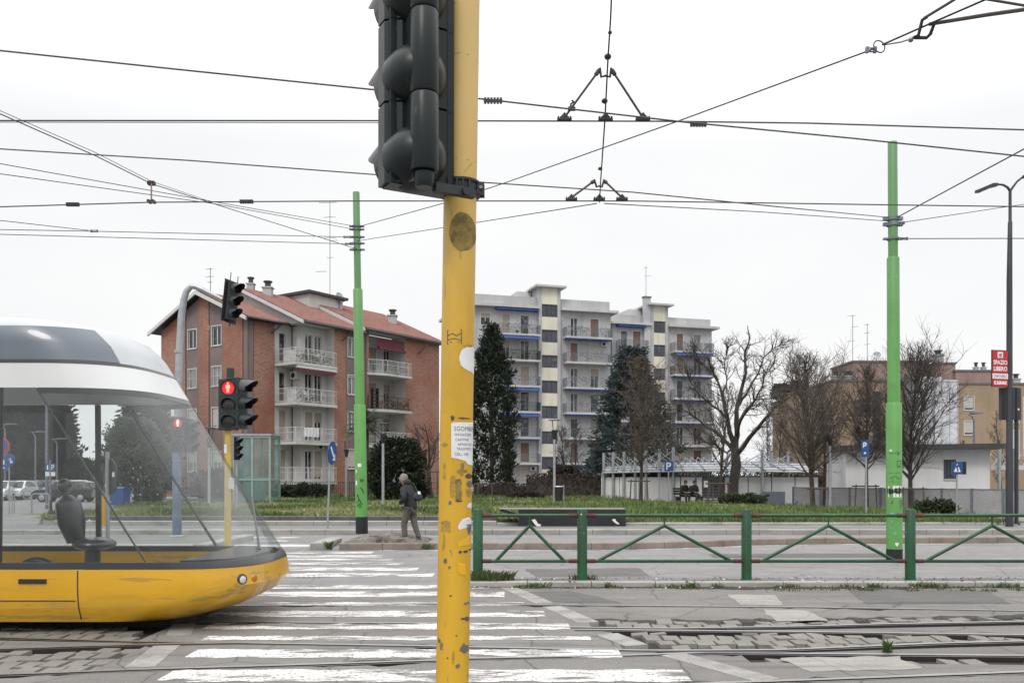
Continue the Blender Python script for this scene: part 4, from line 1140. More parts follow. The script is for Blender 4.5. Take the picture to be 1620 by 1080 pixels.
# left tall street lamps
def arm_lamp(px, ytop, Y, alen, label, zb=0):
    tp = W(px, ytop, Y)
    t = thing('street_lamp', (tp.x, Y, zb), label, 'street lamp', 'street lamps with one arm')
    h = tp.z - zb
    mb = MB(); mb.tube([(0, 0, 0), (0, 0, h * .6), (0, 0, h - .5), (-.12, 0, h - .22), (-.4, 0, h - .05), (-alen * .6, 0, h + .02), (-alen, 0, h + .04)], [.09, .075, .06, .055, .05, .045, .04], 12)
    mb.build('pole', M['galv_dark'], t, smooth=True, local=True)
    mb = MB(); mb.prism([(-alen - .75, -.12, h), (-alen + .05, -.14, h - .02), (-alen + .05, .14, h - .02), (-alen - .75, .12, h)], (0, 0, .10)); mb.build('lamp_head', M['galv_dark'], t, local=True)
arm_lamp(74, 556, 48, 1.3, 'tall curved street lamp seen through the tram glass against the sky')
arm_lamp(8, 671, 78, -.9, 'slim street lamp before the dark conifers at the far left')
arm_lamp(56, 683, 82, -.9, 'slim street lamp in the middle of the dark conifers on the left')
arm_lamp(90, 694, 86, -.9, 'slim street lamp right of the dark conifers by the car park')
# right tall lamp with banner
YR = 28.0
lb = W(1597, 840, YR); lb.z = .0
rl2 = thing('street_lamp', lb, 'tall dark double-arm street lamp carrying the red advertising panel at the right edge', 'street lamp')
M['lamp_dark'] = mat('lamp_dark', (.045, .05, .058), .45, .3, 3, .12)
tpz = EYE - (300 - HOR) * YR / F
mb = MB(); mb.tube([lb, lb + V((0, 0, 2.6)), lb + V((0, 0, 2.64)), lb + V((0, 0, 7.9)), (lb.x + .02, YR, EYE - (352 - HOR) * YR / F), (lb.x + .02, YR, EYE - (350 - HOR) * YR / F), (lb.x + .02, YR, tpz)], [.115, .105, .095, .085, .065, .05, .045], 20)
mb.build('pole', M['lamp_dark'], rl2, smooth=True)
def lamp_arm(sgn, rise):
    mb = MB(); b = V((lb.x + .02, YR, tpz - .05))
    mb.tube([b, b + V((sgn * .08, 0, .12)), b + V((sgn * .22, 0, .2 + rise * .3)), b + V((sgn * .42, 0, .22 + rise * .7))], [.04, .038, .034, .03], 10); mb.build('arm', M['lamp_dark'], rl2, smooth=True)
    e = b + V((sgn * .40, 0, .22 + rise * .7)); dz = -.17 if sgn < 0 else .28
    mb = MB(); mb.prism([e + V((0, -.05, .03)), e + V((sgn * .2, -.15, .03 + dz * .2)), e + V((sgn * .55, -.12, dz * .9)), e + V((sgn * .72, 0, dz * 1.2)), e + V((sgn * .55, .12, dz * .9)), e + V((sgn * .2, .15, .03 + dz * .2)), e + V((0, .05, .03))], (0, 0, -.09))
    hd = mb.build('lamp_head', M['lamp_dark'], rl2)
    mb = MB(); mb.prism([e + V((sgn * .25, -.10, -.075 + dz * .25)), e + V((sgn * .55, -.08, -.095 + dz * .9)), e + V((sgn * .55, .08, -.095 + dz * .9)), e + V((sgn * .25, .10, -.075 + dz * .25))], (0, 0, -.01)); mb.build('lens', M['galv'], hd)
lamp_arm(-1, .0); lamp_arm(1, .35)
ad = thing('advertising_panel', W(1594.0, 612, YR - .13), 'red advertising panel with white lettering hung on the dark street lamp', 'sign', None, R(14))
pw, ph = .60, 1.15
mb = MB(); mb.box(-pw - .0, 0, -.02, .02, 0, ph); pn = mb.build('panel', M['iron'], ad, local=True)
mb = MB(); mb.box(-pw + .015, -.015, -.024, -.021, .015, ph - .015); mb.build('red_sheet', M['sign_red'], ad, local=True)
mb = MB(); mb.box(-pw + .01, -.01, -.030, -.026, .25, .41); mb.box(-.40, -.20, -.030, -.026, .90, 1.09); mb.build('white_field', M['white'], ad, local=True)
mb = MB()
add_text(mb, 'SPAZIO', .185, (-pw / 2, -.032, .70), (1, 0, 0), (0, 0, 1), 0, .84, bold=.007)
add_text(mb, 'LIBERO', .185, (-pw / 2, -.032, .50), (1, 0, 0), (0, 0, 1), 0, .86, bold=.007)
add_text(mb, '02.36.80.40.05', .15, (-pw / 2, -.032, .075), (1, 0, 0), (0, 0, 1), 0, .54, bold=.007)
mb.build('lettering', M['white'], ad, local=True)
mb = MB(); add_text(mb, 'DISPONIBILE', .12, (-pw / 2, -.034, .29), (1, 0, 0), (0, 0, 1), 0, .74)
mb.prism([(-.37, -.034, .985), (-.33, -.034, 1.03), (-.23, -.034, 1.05), (-.27, -.034, 1.0), (-.22, -.034, .98), (-.27, -.034, .955), (-.32, -.034, .96)], (0, .002, 0)); mb.box(-.36, -.24, -.034, -.032, .92, .94)
mb.build('dark_lettering', M['ink'], ad, local=True)
for px, yaw, lab in ((1592.5, 160, 'left dark signal back plate on the lamp pole under the red panel'), (1606.5, 215, 'right dark signal back plate with a white sticker on the lamp pole')):
    s = signal('traffic_light', W(px, 664, YR + (.16 if px > 1600 else .05)), R(yaw), lab, sec=.335, wdt=.30, visor=.24, body='black')
    mb = MB(); mb.box(-.23, .23, .05, .07, -.0, 1.02); mb.build('backboard', M['lamp_dark'], s, local=True)
    if px > 1600:
        mb = MB(); mb.box(-.03, .07, .1, .106, .3, .36); mb.build('sticker', M['white'], s, local=True)
        mb = MB(); mb.cyl((0, .03, -3.3), (0, .03, 0), .06, n=14); mb.build('post', M['lamp_dark'], s, smooth=True, local=True)

# ------------------------------------------------------------------ dark bench block on the pavement edge
sbk = thing('stone_block', G(893, 832, .15), 'long dark stone block with a pale top between lawn and pavement', 'block')
b = V(sbk.location)
xl, xr = W(818, 0, 28.15).x, W(990, 0, 28.15).x
mb = MB(); mb.box(xl + .05, xr, 28.15, 29.1, .14, .68); mb.prism([(xl + .05, 28.15, .45), (xl + .05, 29.1, .45), (xl - .55, 29.1, .62), (xl - .55, 28.25, .62), ], (0, 0, .06)); bk = mb.build('body', mat('block_dark', (.028, .026, .027), .8, 0, 3, .25, fine=30, bp=.2), sbk)
mb = MB(); mb.prism([(xl - .57, 28.24, .682), (xl + .05, 28.145, .682), (xr + .005, 28.145, .682), (xr + .005, 29.11, .682), (xl - .57, 29.11, .682)], (0, 0, .022)); mb.build('slab_top', mat('slab_grey', (.24, .23, .225), .85, 0, 2, .15, fine=30), sbk)
mb = MB()
def px_on(yf, pts): return [V(((x - 810) * yf / F, yf, EYE - (y - HOR) * yf / F)) for x, y in pts]
for pts in (((841, 822), (846, 820.5), (849, 824), (851, 828), (856, 829), (855, 832), (849, 832), (846, 829), (844, 826)), ((968, 821.5), (973, 820), (975, 824), (979, 827), (980, 829), (976, 828.5), (971, 825))):
    mb.prism(px_on(28.135, pts), (0, .012, 0))
mb.build('white_paint_mark', M['white'], sbk)
dg_ = mat('drain_hole', (.01, .01, .01), .9)
dr = MB(); 
for k in range(5):
    for j in (0, 1):
        p = G(472 + 8.2 * k, 910.5 + j * 3); dr.lathe([(.001, .006), (.028, .006)], (p.x, p.y, 0), 8)
o = dr.build('drain_holes', dg_); o['kind'] = 'structure'
# ------------------------------------------------------------------ building helpers
class Fr:
    """facade frame: s runs along the wall, off outwards, z up"""
    def __init__(s, O, a, n): s.O = V((O[0], O[1], 0)); s.a = V((a[0], a[1], 0)).normalized(); s.n = V((n[0], n[1], 0)).normalized()
    def p(s, t, off, z): return s.O + s.a * t + s.n * off + V((0, 0, z))
    def box(s, mb, s0, s1, o0, o1, z0, z1, m=0):
        mb.obox(s.p(s0, o0, z0), s.a * (s1 - s0), s.n * (o1 - o0), V((0, 0, z1 - z0)), m)
def brick_mat(name, c1, c2, mortar):
    m, t, b = nt(name)
    uv = t.nodes.new('ShaderNodeTexCoord')
    geo = t.nodes.new('ShaderNodeNewGeometry')
    # along-wall coordinate from the face normal so that bricks lie level on every wall
    cr = t.nodes.new('ShaderNodeVectorMath'); cr.operation = 'CROSS_PRODUCT'; cr.inputs[0].default_value = (0, 0, 1); L(t, geo.outputs['True Normal'], cr.inputs[1])
    dt = t.nodes.new('ShaderNodeVectorMath'); dt.operation = 'DOT_PRODUCT'; L(t, uv.outputs['Object'], dt.inputs[0]); L(t, cr.outputs[0], dt.inputs[1])
    sp = t.nodes.new('ShaderNodeSeparateXYZ'); L(t, uv.outputs['Object'], sp.inputs[0])
    cb = t.nodes.new('ShaderNodeCombineXYZ'); L(t, dt.outputs['Value'], cb.inputs[0]); L(t, sp.outputs['Z'], cb.inputs[1])
    br = t.nodes.new('ShaderNodeTexBrick'); L(t, cb.outputs[0], br.inputs['Vector'])
    br.inputs['Color1'].default_value = rgba(c1); br.inputs['Color2'].default_value = rgba(c2); br.inputs['Mortar'].default_value = rgba(mortar)
    br.inputs['Scale'].default_value = 1; br.inputs['Brick Width'].default_value = .30; br.inputs['Row Height'].default_value = .095; br.inputs['Mortar Size'].default_value = .012; br.inputs['Bias'].default_value = -.1
    c = mixc(t, br.outputs['Color'], tuple(x * .72 for x in c1), ramp(t, noise(t, .35, 5), .40, .66, 0, .95))
    c = mixc(t, c, tuple(x * .5 for x in c1), ramp(t, noise(t, 1.0, 6, .65, sc3=(1.6, 1.6, .22)), .58, .76, 0, .6))
    c = mixc(t, c, tuple(min(1, x * 1.35) for x in c1), ramp(t, noise(t, 3.5, 4), .55, .75, 0, .6))
    L(t, c, b.inputs['Base Color']); b.inputs['Roughness'].default_value = .9
    return m
def weathered(name, col, rough=.85, amt=.10, stain=(.6, .6, .6)):
    """render with vertical rain streaks and soft blotches"""
    m, t, b = nt(name); b.inputs['Roughness'].default_value = rough
    c = mixc(t, col, tuple(x * (1 - amt * 2) for x in col), ramp(t, noise(t, .45, 5), .35, .7))
    c = mixc(t, c, tuple(x * y for x, y in zip(col, stain)), ramp(t, noise(t, 1.0, 7, .65, sc3=(2.2, 2.2, .16)), .52, .78, 0, .75))
    L(t, c, b.inputs['Base Color']); bump(t, b, noise(t, 14, 4), .12)
    return m
M['brick'] = brick_mat('brick', (.33, .140, .092), (.17, .068, .048), (.36, .29, .24))
M['mauve'] = weathered('mauve_render', (.20, .155, .15))
M['white_render'] = weathered('white_render', (.56, .55, .54), stain=(.7, .7, .7))
M['grey_render'] = weathered('grey_render', (.45, .455, .465), amt=.13)
M['cream'] = weathered('cream_render', (.68, .655, .545))
M['ochre'] = weathered('ochre_render', (.33, .245, .165), stain=(.62, .58, .5))
M['pink_render'] = weathered('pink_render', (.30, .205, .185))
M['pale_wall'] = weathered('pale_wall', (.62, .62, .62), stain=(.75, .74, .72))
M['slab_white'] = weathered('slab_white', (.50, .50, .49), stain=(.6, .58, .55))
M['frame_white'] = mat('frame_white', (.56, .56, .56), .5, 0, 3, .06)
M['frame_dark'] = mat('frame_dark', (.06, .065, .075), .5, 0, 3, .1)
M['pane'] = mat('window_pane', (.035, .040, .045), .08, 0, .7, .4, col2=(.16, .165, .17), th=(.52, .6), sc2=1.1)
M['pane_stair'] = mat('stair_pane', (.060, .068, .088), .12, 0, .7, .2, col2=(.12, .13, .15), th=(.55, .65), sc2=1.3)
M['pane_curtain'] = mat('curtained_pane', (.26, .265, .27), .15, 0, 3, .2, col2=(.08, .085, .09), th=(.5, .6), sc2=2.2, stretch=(3, 3, .3))
M['shutter'] = mat('shutter_beige', (.36, .31, .26), .7, 0, 2, .08)
M['shutter_brown'] = mat('shutter_brown', (.20, .125, .095), .7, 0, 2, .1)
M['shutter_pale'] = mat('shutter_pale', (.50, .48, .44), .7, 0, 2, .08)
M['awning_blue'] = mat('awning_blue', (.030, .075, .25), .8, 0, 2, .12)
M['awning_red'] = mat('awning_red', (.15, .035, .05), .8, 0, 2, .12)
M['tin'] = mat('gutter_tin', (.07, .068, .07), .5, .4, 3, .15)
M['roof_grey'] = mat('roof_grey', (.16, .16, .165), .7, 0, 2, .15)
def tile_mat():
    m, t, b = nt('roof_tiles'); b.inputs['Roughness'].default_value = .85
    c = mixc(t, (.215, .105, .083), (.15, .068, .056), ramp(t, noise(t, 2.2, 5), .4, .65))
    c = mixc(t, c, (.30, .17, .135), ramp(t, noise(t, 7, 4), .55, .7, 0, .7))
    c = mixc(t, c, (.13, .085, .075), ramp(t, noise(t, .5, 6), .56, .7, 0, .6))
    L(t, c, b.inputs['Base Color'])
    return m
M['tiles'] = tile_mat()

def wall_holes(mb, f, s0, s1, z0, z1, holes, off=0.0, depth=.16, m=0):
    """flat wall sheet with real openings and reveals; holes = (s0, s1, z0, z1)"""
    ss = sorted({s0, s1, *[h[0] for h in holes], *[h[1] for h in holes]}); zs = sorted({z0, z1, *[h[2] for h in holes], *[h[3] for h in holes]})
    ss = [x for x in ss if s0 <= x <= s1]; zs = [x for x in zs if z0 <= x <= z1]
    for a, b in zip(ss, ss[1:]):
        for c, d in zip(zs, zs[1:]):
            ms, mz = (a + b) / 2, (c + d) / 2
            if any(h[0] < ms < h[1] and h[2] < mz < h[3] for h in holes): continue
            mb.quad(f.p(a, off, c), f.p(b, off, c), f.p(b, off, d), f.p(a, off, d), m)
    for a, b, c, d in holes:
        for q in ((a, c, b, c), (b, c, b, d), (b, d, a, d), (a, d, a, c)):
            mb.quad(f.p(q[0], off, q[1]), f.p(q[2], off, q[3]), f.p(q[2], off - depth, q[3]), f.p(q[0], off - depth, q[1]), m)
def window(par, f, s0, s1, z0, z1, off=0.0, depth=.14, fm='frame_white', pm='pane', mull=1, sill=True, shutter=0, shm='shutter', name='window', proud=.012, grille=False, bars=.055):
    """frame > pane, sill, shutter, set inside its opening"""
    mb = MB(); fw = bars; d0, d1 = off - depth, off - depth + .06
    for a, b, c, d in ((s0, s0 + fw, z0, z1), (s1 - fw, s1, z0, z1), (s0 + fw, s1 - fw, z0, z0 + fw), (s0 + fw, s1 - fw, z1 - fw, z1)): f.box(mb, a, b, d0, d1, c, d)
    for k in range(mull):
        c = s0 + (s1 - s0) * (k + 1) / (mull + 1); f.box(mb, c - fw * .7, c + fw * .7, d0, d1, z0 + fw, z1 - fw)
    # casing round the opening
    cw = .07
    for a, b, c, d in ((s0 - cw, s0, z0 - cw, z1 + cw), (s1, s1 + cw, z0 - cw, z1 + cw), (s0, s1, z1, z1 + cw)): f.box(mb, a, b, off - .01, off + proud, c, d)
    w = mb.build(name, M[fm], par)
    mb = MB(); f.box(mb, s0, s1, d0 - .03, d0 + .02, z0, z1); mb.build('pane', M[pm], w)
    if sill:
        mb = MB(); f.box(mb, s0 - cw, s1 + cw, off - .02, off + .06, z0 - .07, z0 - .001); mb.build('sill', M[fm if fm == 'frame_white' else 'slab_white'], w)
    if shutter:
        zc = z1 - (z1 - z0) * shutter; mb = MB()
        n = max(2, int((z1 - zc) / .12))
        for k in range(n): f.box(mb, s0 + .02, s1 - .02, d1 + .002, d1 + .03, zc + (z1 - zc) * k / n + .008, zc + (z1 - zc) * (k + 1) / n)
        mb.build('shutter', M[shm], w)
    if grille:
        mb = MB(); n = 7
        for k in range(n + 1): f.box(mb, s0 + (s1 - s0) * k / n - .012, s0 + (s1 - s0) * k / n + .012, off + proud + .02, off + proud + .045, z0 - .03, z1 + .05)
        for z in (z0, (z0 + z1) / 2, z1): f.box(mb, s0 - .02, s1 + .02, off + proud + .046, off + proud + .06, z - .015, z + .015)
        mb.build('grille', M['frame_white'], w)
    return w
def rail_run(mb, f_pts, z, h, sp=.13, bar_r=.0065, posts=True):
    """railing along world xy points"""
    for a, b in zip(f_pts, f_pts[1:]):
        a, b = V((a[0], a[1], 0)), V((b[0], b[1], 0)); d = b - a; Ln = d.length; u = d.normalized(); p = V((-u.y, u.x, 0))
        def bx(t0, t1, w, z0, z1): mb.obox(a + u * t0 - p * w + V((0, 0, z0)), u * (t1 - t0), p * (2 * w), V((0, 0, z1 - z0)))
        bx(0, Ln, .025, z + h - .04, z + h); bx(0, Ln, .015, z + .09, z + .12); bx(0, Ln, .012, z + h * .62, z + h * .62 + .025)
        n = max(1, int(Ln / sp))
        for k in range(n + 1):
            t0 = Ln * k / n; w = .022 if (posts and k % 9 == 0) else bar_r
            bx(t0 - w, t0 + w, w, z + .121, z + h - .041)
def ac_unit(par, f, s, off, z, w=.75, h=.55):
    mb = MB(); f.box(mb, s, s + w, off, off + .3, z, z + h); a = mb.build('air_conditioner', M['frame_white'], par)
    mb = MB(); c = f.p(s + w * .42, off + .302, z + h / 2); mb.lathe([(.001, .0), (.19, .0), (.2, -.01)], c, 18, ax=f.n); mb.build('fan', M['black'], a)
def antenna(px, yt, yb, Y, label, bars, group='roof antennas'):
    b = W(px, yb, Y); tp = W(px, yt, Y); t = thing('roof_antenna', b, label, 'antenna', group)
    mb = MB(); mb.cyl(b, tp, .028, n=6); mb.build('mast', M['galv_dark'], t)
    mb = MB()
    for y, w0, w1 in bars:
        z = EYE - (y - HOR) * Y / F; mb.cyl((b.x + w0 * Y / F, Y, z), (b.x + w1 * Y / F, Y, z + .05), .018, n=5)
        n = max(2, int((w1 - w0) / 4))
        for k in range(n + 1):
            x = b.x + (w0 + (w1 - w0) * k / n) * Y / F; mb.cyl((x, Y - .22, z + .03), (x, Y + .22, z + .03), .009, n=4)
    mb.build('elements', M['galv_dark'], t)
    return t
def chimney(par, c, w, h, name='chimney', m='grey_render'):
    mb = MB(); mb.box(c.x - w, c.x + w, c.y - w, c.y + w, c.z, c.z + h); mb.box(c.x - w * 1.25, c.x + w * 1.25, c.y - w * 1.25, c.y + w * 1.25, c.z + h, c.z + h + .09)
    ch = mb.build(name, M[m], par)
    mb = MB(); mb.lathe([(w * .7, 0), (w * .7, .35), (w * 1.05, .36), (w * 1.05, .46), (.001, .5)], (c.x, c.y, c.z + h + .09), 14); mb.build('cowl', M['tin'], ch, smooth=True)

# ------------------------------------------------------------------ brick house
B1 = thing('brick_house', (-14, 66, .35), 'red brick apartment house with tiled gable roof and white balconies', 'apartment house')
u = V((.5695, .822, 0)); v = V((-.822, .5695, 0)); P0 = V((-18.0, 60.3, 0))
GZ = .3
FF = Fr(P0, v, -u)             # gable: s = t along v, outward towards the camera
def side(w, s0=0.0): return Fr(P0 - v * w + u * s0, u, -v)
EZ = 12.55                      # wall head
TW, TP = 9.9, 4.95             # gable width and peak position
PKZ = 14.75
# gable bands
rows = [(11.0, 12.35), (8.15, 9.5), (5.25, 6.6), (2.15, 3.5)]
bands = [(0, .55, 'mauve', []), (.55, 2.7, 'brick', []), (2.7, 4.25, 'mauve', [(2.95, 3.95)]), (4.25, 5.4, 'brick', []), (5.4, 6.95, 'mauve', [(5.75, 6.7)]), (6.95, TW, 'brick', [])]
gb, gm2 = MB(), MB()
def roofz(t_): return PKZ - abs(t_ - TP) * (PKZ - EZ) / TP
for a, b, mt, wins in bands:
    mb = gb if mt == 'brick' else gm2
    off = 0.0 if mt == 'brick' else -.05
    holes = [(p, q, z0, z1) for p, q in wins for z0, z1 in rows]
    wall_holes(mb, FF, a, b, GZ, 12.5, holes, off)
    pts = [FF.p(a, off, 12.5)]; pts += [FF.p(b, off, 12.5), FF.p(b, off, roofz(b) - .02)]
    if a < TP < b: pts.append(FF.p(TP, off, PKZ - .02))
    pts.append(FF.p(a, off, roofz(a) - .02))
    mb.add(pts, [tuple(range(len(pts)))])
    for i, (z0, z1) in enumerate(rows):
        for p, q in wins:
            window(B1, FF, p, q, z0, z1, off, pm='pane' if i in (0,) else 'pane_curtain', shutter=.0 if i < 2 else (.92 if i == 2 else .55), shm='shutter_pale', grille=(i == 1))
# side of the front block (brick return) and the white recess
S0 = side(0)
wall_holes(gm2, S0, 0, .5, GZ, 12.5, [], -.03)
wall_holes(gb, S0, .5, 2.3, GZ, 12.5, [], 0)
bw = gb.build('brick_wall', M['brick'], B1); gm2.build('rendered_wall', M['mauve'], B1)
FLO = [9.72, 6.94, 4.2, 1.42]
wr = MB()
holes = [(2.75, 3.35, z + .12, z + 2.25) for z in FLO]
wall_holes(wr, S0, 2.3, 3.9, GZ, 12.5, holes, -.06)
for z in FLO: window(B1, S0, 2.75, 3.35, z + .12, z + 2.25, -.06, mull=0, sill=False, name='balcony_door', shutter=.95 if z < 5 else 0)
F39 = Fr(P0 + u * 3.9, -v, -u)
wall_holes(wr, F39, -.06 * -1, .95, GZ, 12.5, [])
S9 = side(.95)
holes = []
for z in FLO: holes += [(4.25, 4.95, z + .12, z + 2.2), (5.15, 5.85, z + .12, z + 2.2)]
wall_holes(wr, S9, 3.9, 6.3, GZ, 12.5, holes)
for i, z in enumerate(FLO):
    window(B1, S9, 4.25, 4.95, z + .12, z + 2.2, mull=1, sill=False, name='balcony_door', shutter=(0, 0, .5, .0)[i], pm='pane')
    window(B1, S9, 5.15, 5.85, z + .12, z + 2.2, mull=1, sill=False, name='balcony_door', shutter=(0, 0, .35, .9)[i], pm='pane_curtain' if i == 0 else 'pane')
MW = 2.2; MO = .42              # main block: projection and roof overhang
SM = side(MW - MO)
a0 = 6.3
# loggia cheek facing the camera
FC = Fr(P0 + u * a0, -v, -u); wall_holes(wr, FC, .95, MW - MO, GZ, 12.5, [])
UE = 18.3
brk = MB(); mau = MB()
wall_holes(brk, SM, a0, 7.45, GZ, 12.55, [])
wholes = [(7.75, 9.1, z + .95, z + 2.35) for z in FLO]
wall_holes(mau, SM, 7.45, 9.6, GZ, 12.55, wholes, -.05)
for i, (p, q, z0, z1) in enumerate(wholes): window(B1, SM, p, q, z0, z1, -.05, mull=2, pm='pane_curtain', shutter=(.0, .12, .0, .9)[i], shm='shutter_pale')
# second loggia between 9.6 and 13.8
L0, L1, LD = 9.9, 14.0, 1.5
wall_holes(brk, SM, 9.6, L0, GZ, 12.86, [])
wall_holes(brk, SM, L1, UE, GZ, 12.86, [])
FB = Fr(P0 + u * UE - v * (MW - MO), v, u); wall_holes(brk, FB, 0, 11, GZ, 12.86, [])
brk.build('brick_wall', M['brick'], B1); mau.build('rendered_wall', M['mauve'], B1)
SB = side(MW - MO - LD)
holes = []
for z in FLO: holes += [(L0 + 1.5, L0 + 2.35, z + .12, z + 2.2), (L1 - .85, L1 - .12, z + .12, z + 2.2)]
wall_holes(wr, SB, L0, L1, GZ, 12.86, holes)
for i, z in enumerate(FLO):
    window(B1, SB, L0 + 1.5, L0 + 2.35, z + .12, z + 2.2, mull=0, sill=False, name='balcony_door', shutter=(.5, .95, .9, .9)[i])
    window(B1, SB, L1 - .85, L1 - .12, z + .12, z + 2.2, mull=1, sill=False, name='balcony_door', shutter=(0, .35, .4, .9)[i])
wall_holes(wr, Fr(P0 + u * L0 - v * (MW - MO - LD), -v, u), 0, LD, GZ, 12.86, [])
wall_holes(wr, Fr(P0 + u * L1 - v * (MW - MO - LD), -v, -u), 0, LD, GZ, 12.86, [])
# back and left closing walls
wr.build('white_wall', M['white_render'], B1)
bk = MB(); FL = Fr(P0 + v * TW, u, v); wall_holes(bk, FL, 0, UE, GZ, 12.5, []); FE = Fr(P0 + v * TW + u * UE, -v, u); wall_holes(bk, FE, 0, TW + MW - MO, GZ, 12.5, [])
bk.build('brick_wall', M['brick'], B1)
# balconies
def balcony(par, pts, z, m_rail='frame_white', panel=None):
    """pts: closed slab outline, the first rail_n points carry the railing"""
    poly, railpts = pts
    mb = MB(); mb.prism([V((p.x, p.y, z - .20)) for p in poly], (0, 0, .20)); b = mb.build('balcony', M['slab_white'], par)
    mb = MB(); rail_run(mb, [(p.x, p.y) for p in railpts], z, 1.0); mb.build('railing', M[m_rail], b)
    return b
UV = lambda uu, ww: P0 + u * uu - v * ww
bzz = lambda p, z: V((p.x, p.y, z))
M['leafy'] = mat('pot_leaves', (.045, .085, .025), .9, 0, 6, .3)
for i, z in enumerate(FLO):
    balcony(B1, ([UV(2.32, .0), UV(2.32, 2.15), UV(6.25, 2.15), UV(6.25, .95), UV(3.9, .95), UV(3.9, .0)], [UV(2.36, .05), UV(2.36, 2.11), UV(6.2, 2.11)]), z)
    balcony(B1, ([UV(L0 - .2, MW - MO - LD), UV(L0 - .2, MW - MO + .05), UV(L0 + 1.3, MW + .35), UV(L1 - .02, MW + .35), UV(L1 - .02, MW - MO - LD)], [UV(L0 - .16, MW - MO + .06), UV(L0 + 1.3, MW + .31), UV(L1 - .06, MW + .31)]), z, 'frame_white' if i != 1 else 'rust')
rng = random.Random(13)
for (ua, ub, ww, z, n) in ((2.5, 6.1, 2.02, FLO[0], 260), (2.5, 4.4, 2.0, FLO[1], 160), (L0 + 1.4, L1 - .2, MW + .22, FLO[1], 240), (L0 + 2.2, L1 - .3, MW + .2, FLO[0], 90)):
    mb = MB()
    for q in range(n):
        c = bzz(UV(rng.uniform(ua, ub), ww + rng.uniform(-.14, .06)), z + rng.uniform(.06, .5 + .5 * rng.random())); d1 = V((rng.uniform(-1, 1), rng.uniform(-1, 1), rng.uniform(-1, 1))).normalized() * rng.uniform(.04, .10); d2 = d1.orthogonal().normalized() * .045
        mb.quad(c - d1, c + d2, c + d1, c - d2)
    o = mb.build('balcony_plants', M['leafy'], B1); o['kind'] = 'stuff'
M['white_cloth'] = mat('white_cloth', (.70, .70, .70), .9, 0, 2, .1)
# awnings, boxes and clutter of the balconies
mb = MB(); f2 = side(MW); f2.box(mb, 2.5, 6.2, -.25, -.02, FLO[0] - .42, FLO[0] - .24); aw = mb.build('awning_box', M['frame_white'], B1)
mb = MB(); f2.box(mb, 2.6, 6.1, -.22, -.05, FLO[0] - .62, FLO[0] - .43); mb.build('awning_cloth', M['awning_red'], aw)
mb = MB(); f3 = side(MW - MO + .02); f3.box(mb, L0 + .9, L1 - .1, .0, .25, 11.6, 11.75); f3.box(mb, L0 + .9, L1 - .1, -.03, .0, 11.76, 12.5); mb.build('rolled_awning', M['awning_red'], B1)
FA = Fr(P0 + u * 3.9, -v, -u)
ac_unit(B1, FA, .12, .02, FLO[1] + 1.75); ac_unit(B1, S9, 5.2, .02, FLO[3] + 2.25 - .05 + .15, .6, .42)
rng = random.Random(31)
M['pot'] = mat('terracotta', (.30, .12, .07), .9); M['shelf_white'] = M['frame_white']
M['leafy'] = mat('pot_leaves', (.045, .085, .025), .9, 0, 6, .3)
def clutter(name, p, label, cat, kind):
    t = thing(name, p, label, cat); mb = MB()
    if kind == 'cabinet':
        mb.box(-.35, .35, -.2, .2, 0, .9); mb.build('body', M['frame_white'], t, local=True); mb = MB(); mb.box(-.37, .37, -.22, .22, .9, .94); mb.box(-.33, -.01, -.215, -.2, .05, .86); mb.box(.01, .33, -.215, -.2, .05, .86); mb.build('door', M['pale_wall'], t, local=True)
    elif kind == 'plant':
        mb.lathe([(.001, 0), (.12, 0), (.16, .25), (.14, .25), (.001, .22)], n=12); mb.build('pot', M['pot'], t, local=True); mb = MB()
        for k in range(90):
            c = V((rng.gauss(0, .13), rng.gauss(0, .13), .3 + abs(rng.gauss(.15, .16)))); d1 = V((rng.uniform(-1, 1), rng.uniform(-1, 1), rng.uniform(-1, 1))).normalized() * .06; d2 = d1.orthogonal().normalized() * .03
            mb.quad(c - d1, c + d2, c + d1, c - d2)
        mb.build('leaves', M['leafy'], t, local=True)
    elif kind == 'cloth':
        n = 16; P = []
        for k in range(n + 1):
            x = -.7 + 1.4 * k / n; P += [(x, .03 * math.sin(k * 1.9), .75), (x, .05 * math.sin(k * 1.9 + .5) + .02, .10)]
        mb.add(P, [(2 * k, 2 * k + 2, 2 * k + 3, 2 * k + 1) for k in range(n)]); mb.build('sheet', M['white_cloth'], t, local=True)
    elif kind == 'chair':
        mb.box(-.22, .22, -.22, .22, .42, .46); mb.box(-.22, .22, .18, .22, .5, .9)
        for sx in (-1, 1):
            for sy in (-1, 1): mb.box(sx * .2 - .02, sx * .2 + .02, sy * .2 - .02, sy * .2 + .02, 0, .42)
            mb.box(sx * .2 - .02, sx * .2 + .02, .19, .22, .46, .52)
        mb.build('frame', M['frame_white'], t, local=True)
    t.rotation_euler = (0, 0, math.atan2(u.y, u.x)); return t
def bz(p, z): return V((p.x, p.y, z))
clutter('cabinet', bz(UV(2.75, 1.0), FLO[0]), 'white balcony cabinet beside pots on the top corner balcony of the brick house', 'cabinet', 'cabinet')
clutter('potted_plant', bz(UV(3.6, 1.75), FLO[0]), 'potted plant left of the middle on the top corner balcony', 'plant', 'plant')
clutter('potted_plant', bz(UV(4.3, 1.8), FLO[0]), 'potted plant in the middle of the top corner balcony', 'plant', 'plant')
clutter('chair', bz(UV(5.0, 1.6), FLO[0]), 'white balcony chair on the top corner balcony before the glass door', 'chair', 'chair')
clutter('cabinet', bz(UV(2.9, 1.25), FLO[1]), 'white cabinet on the corner balcony under the red awning', 'cabinet', 'cabinet')
clutter('chair', bz(UV(3.9, 1.6), FLO[1]), 'white chair on the corner balcony under the red awning', 'chair', 'chair')
clutter('potted_plant', bz(UV(4.9, 1.8), FLO[1]), 'leafy potted plant on the corner balcony under the red awning', 'plant', 'plant')
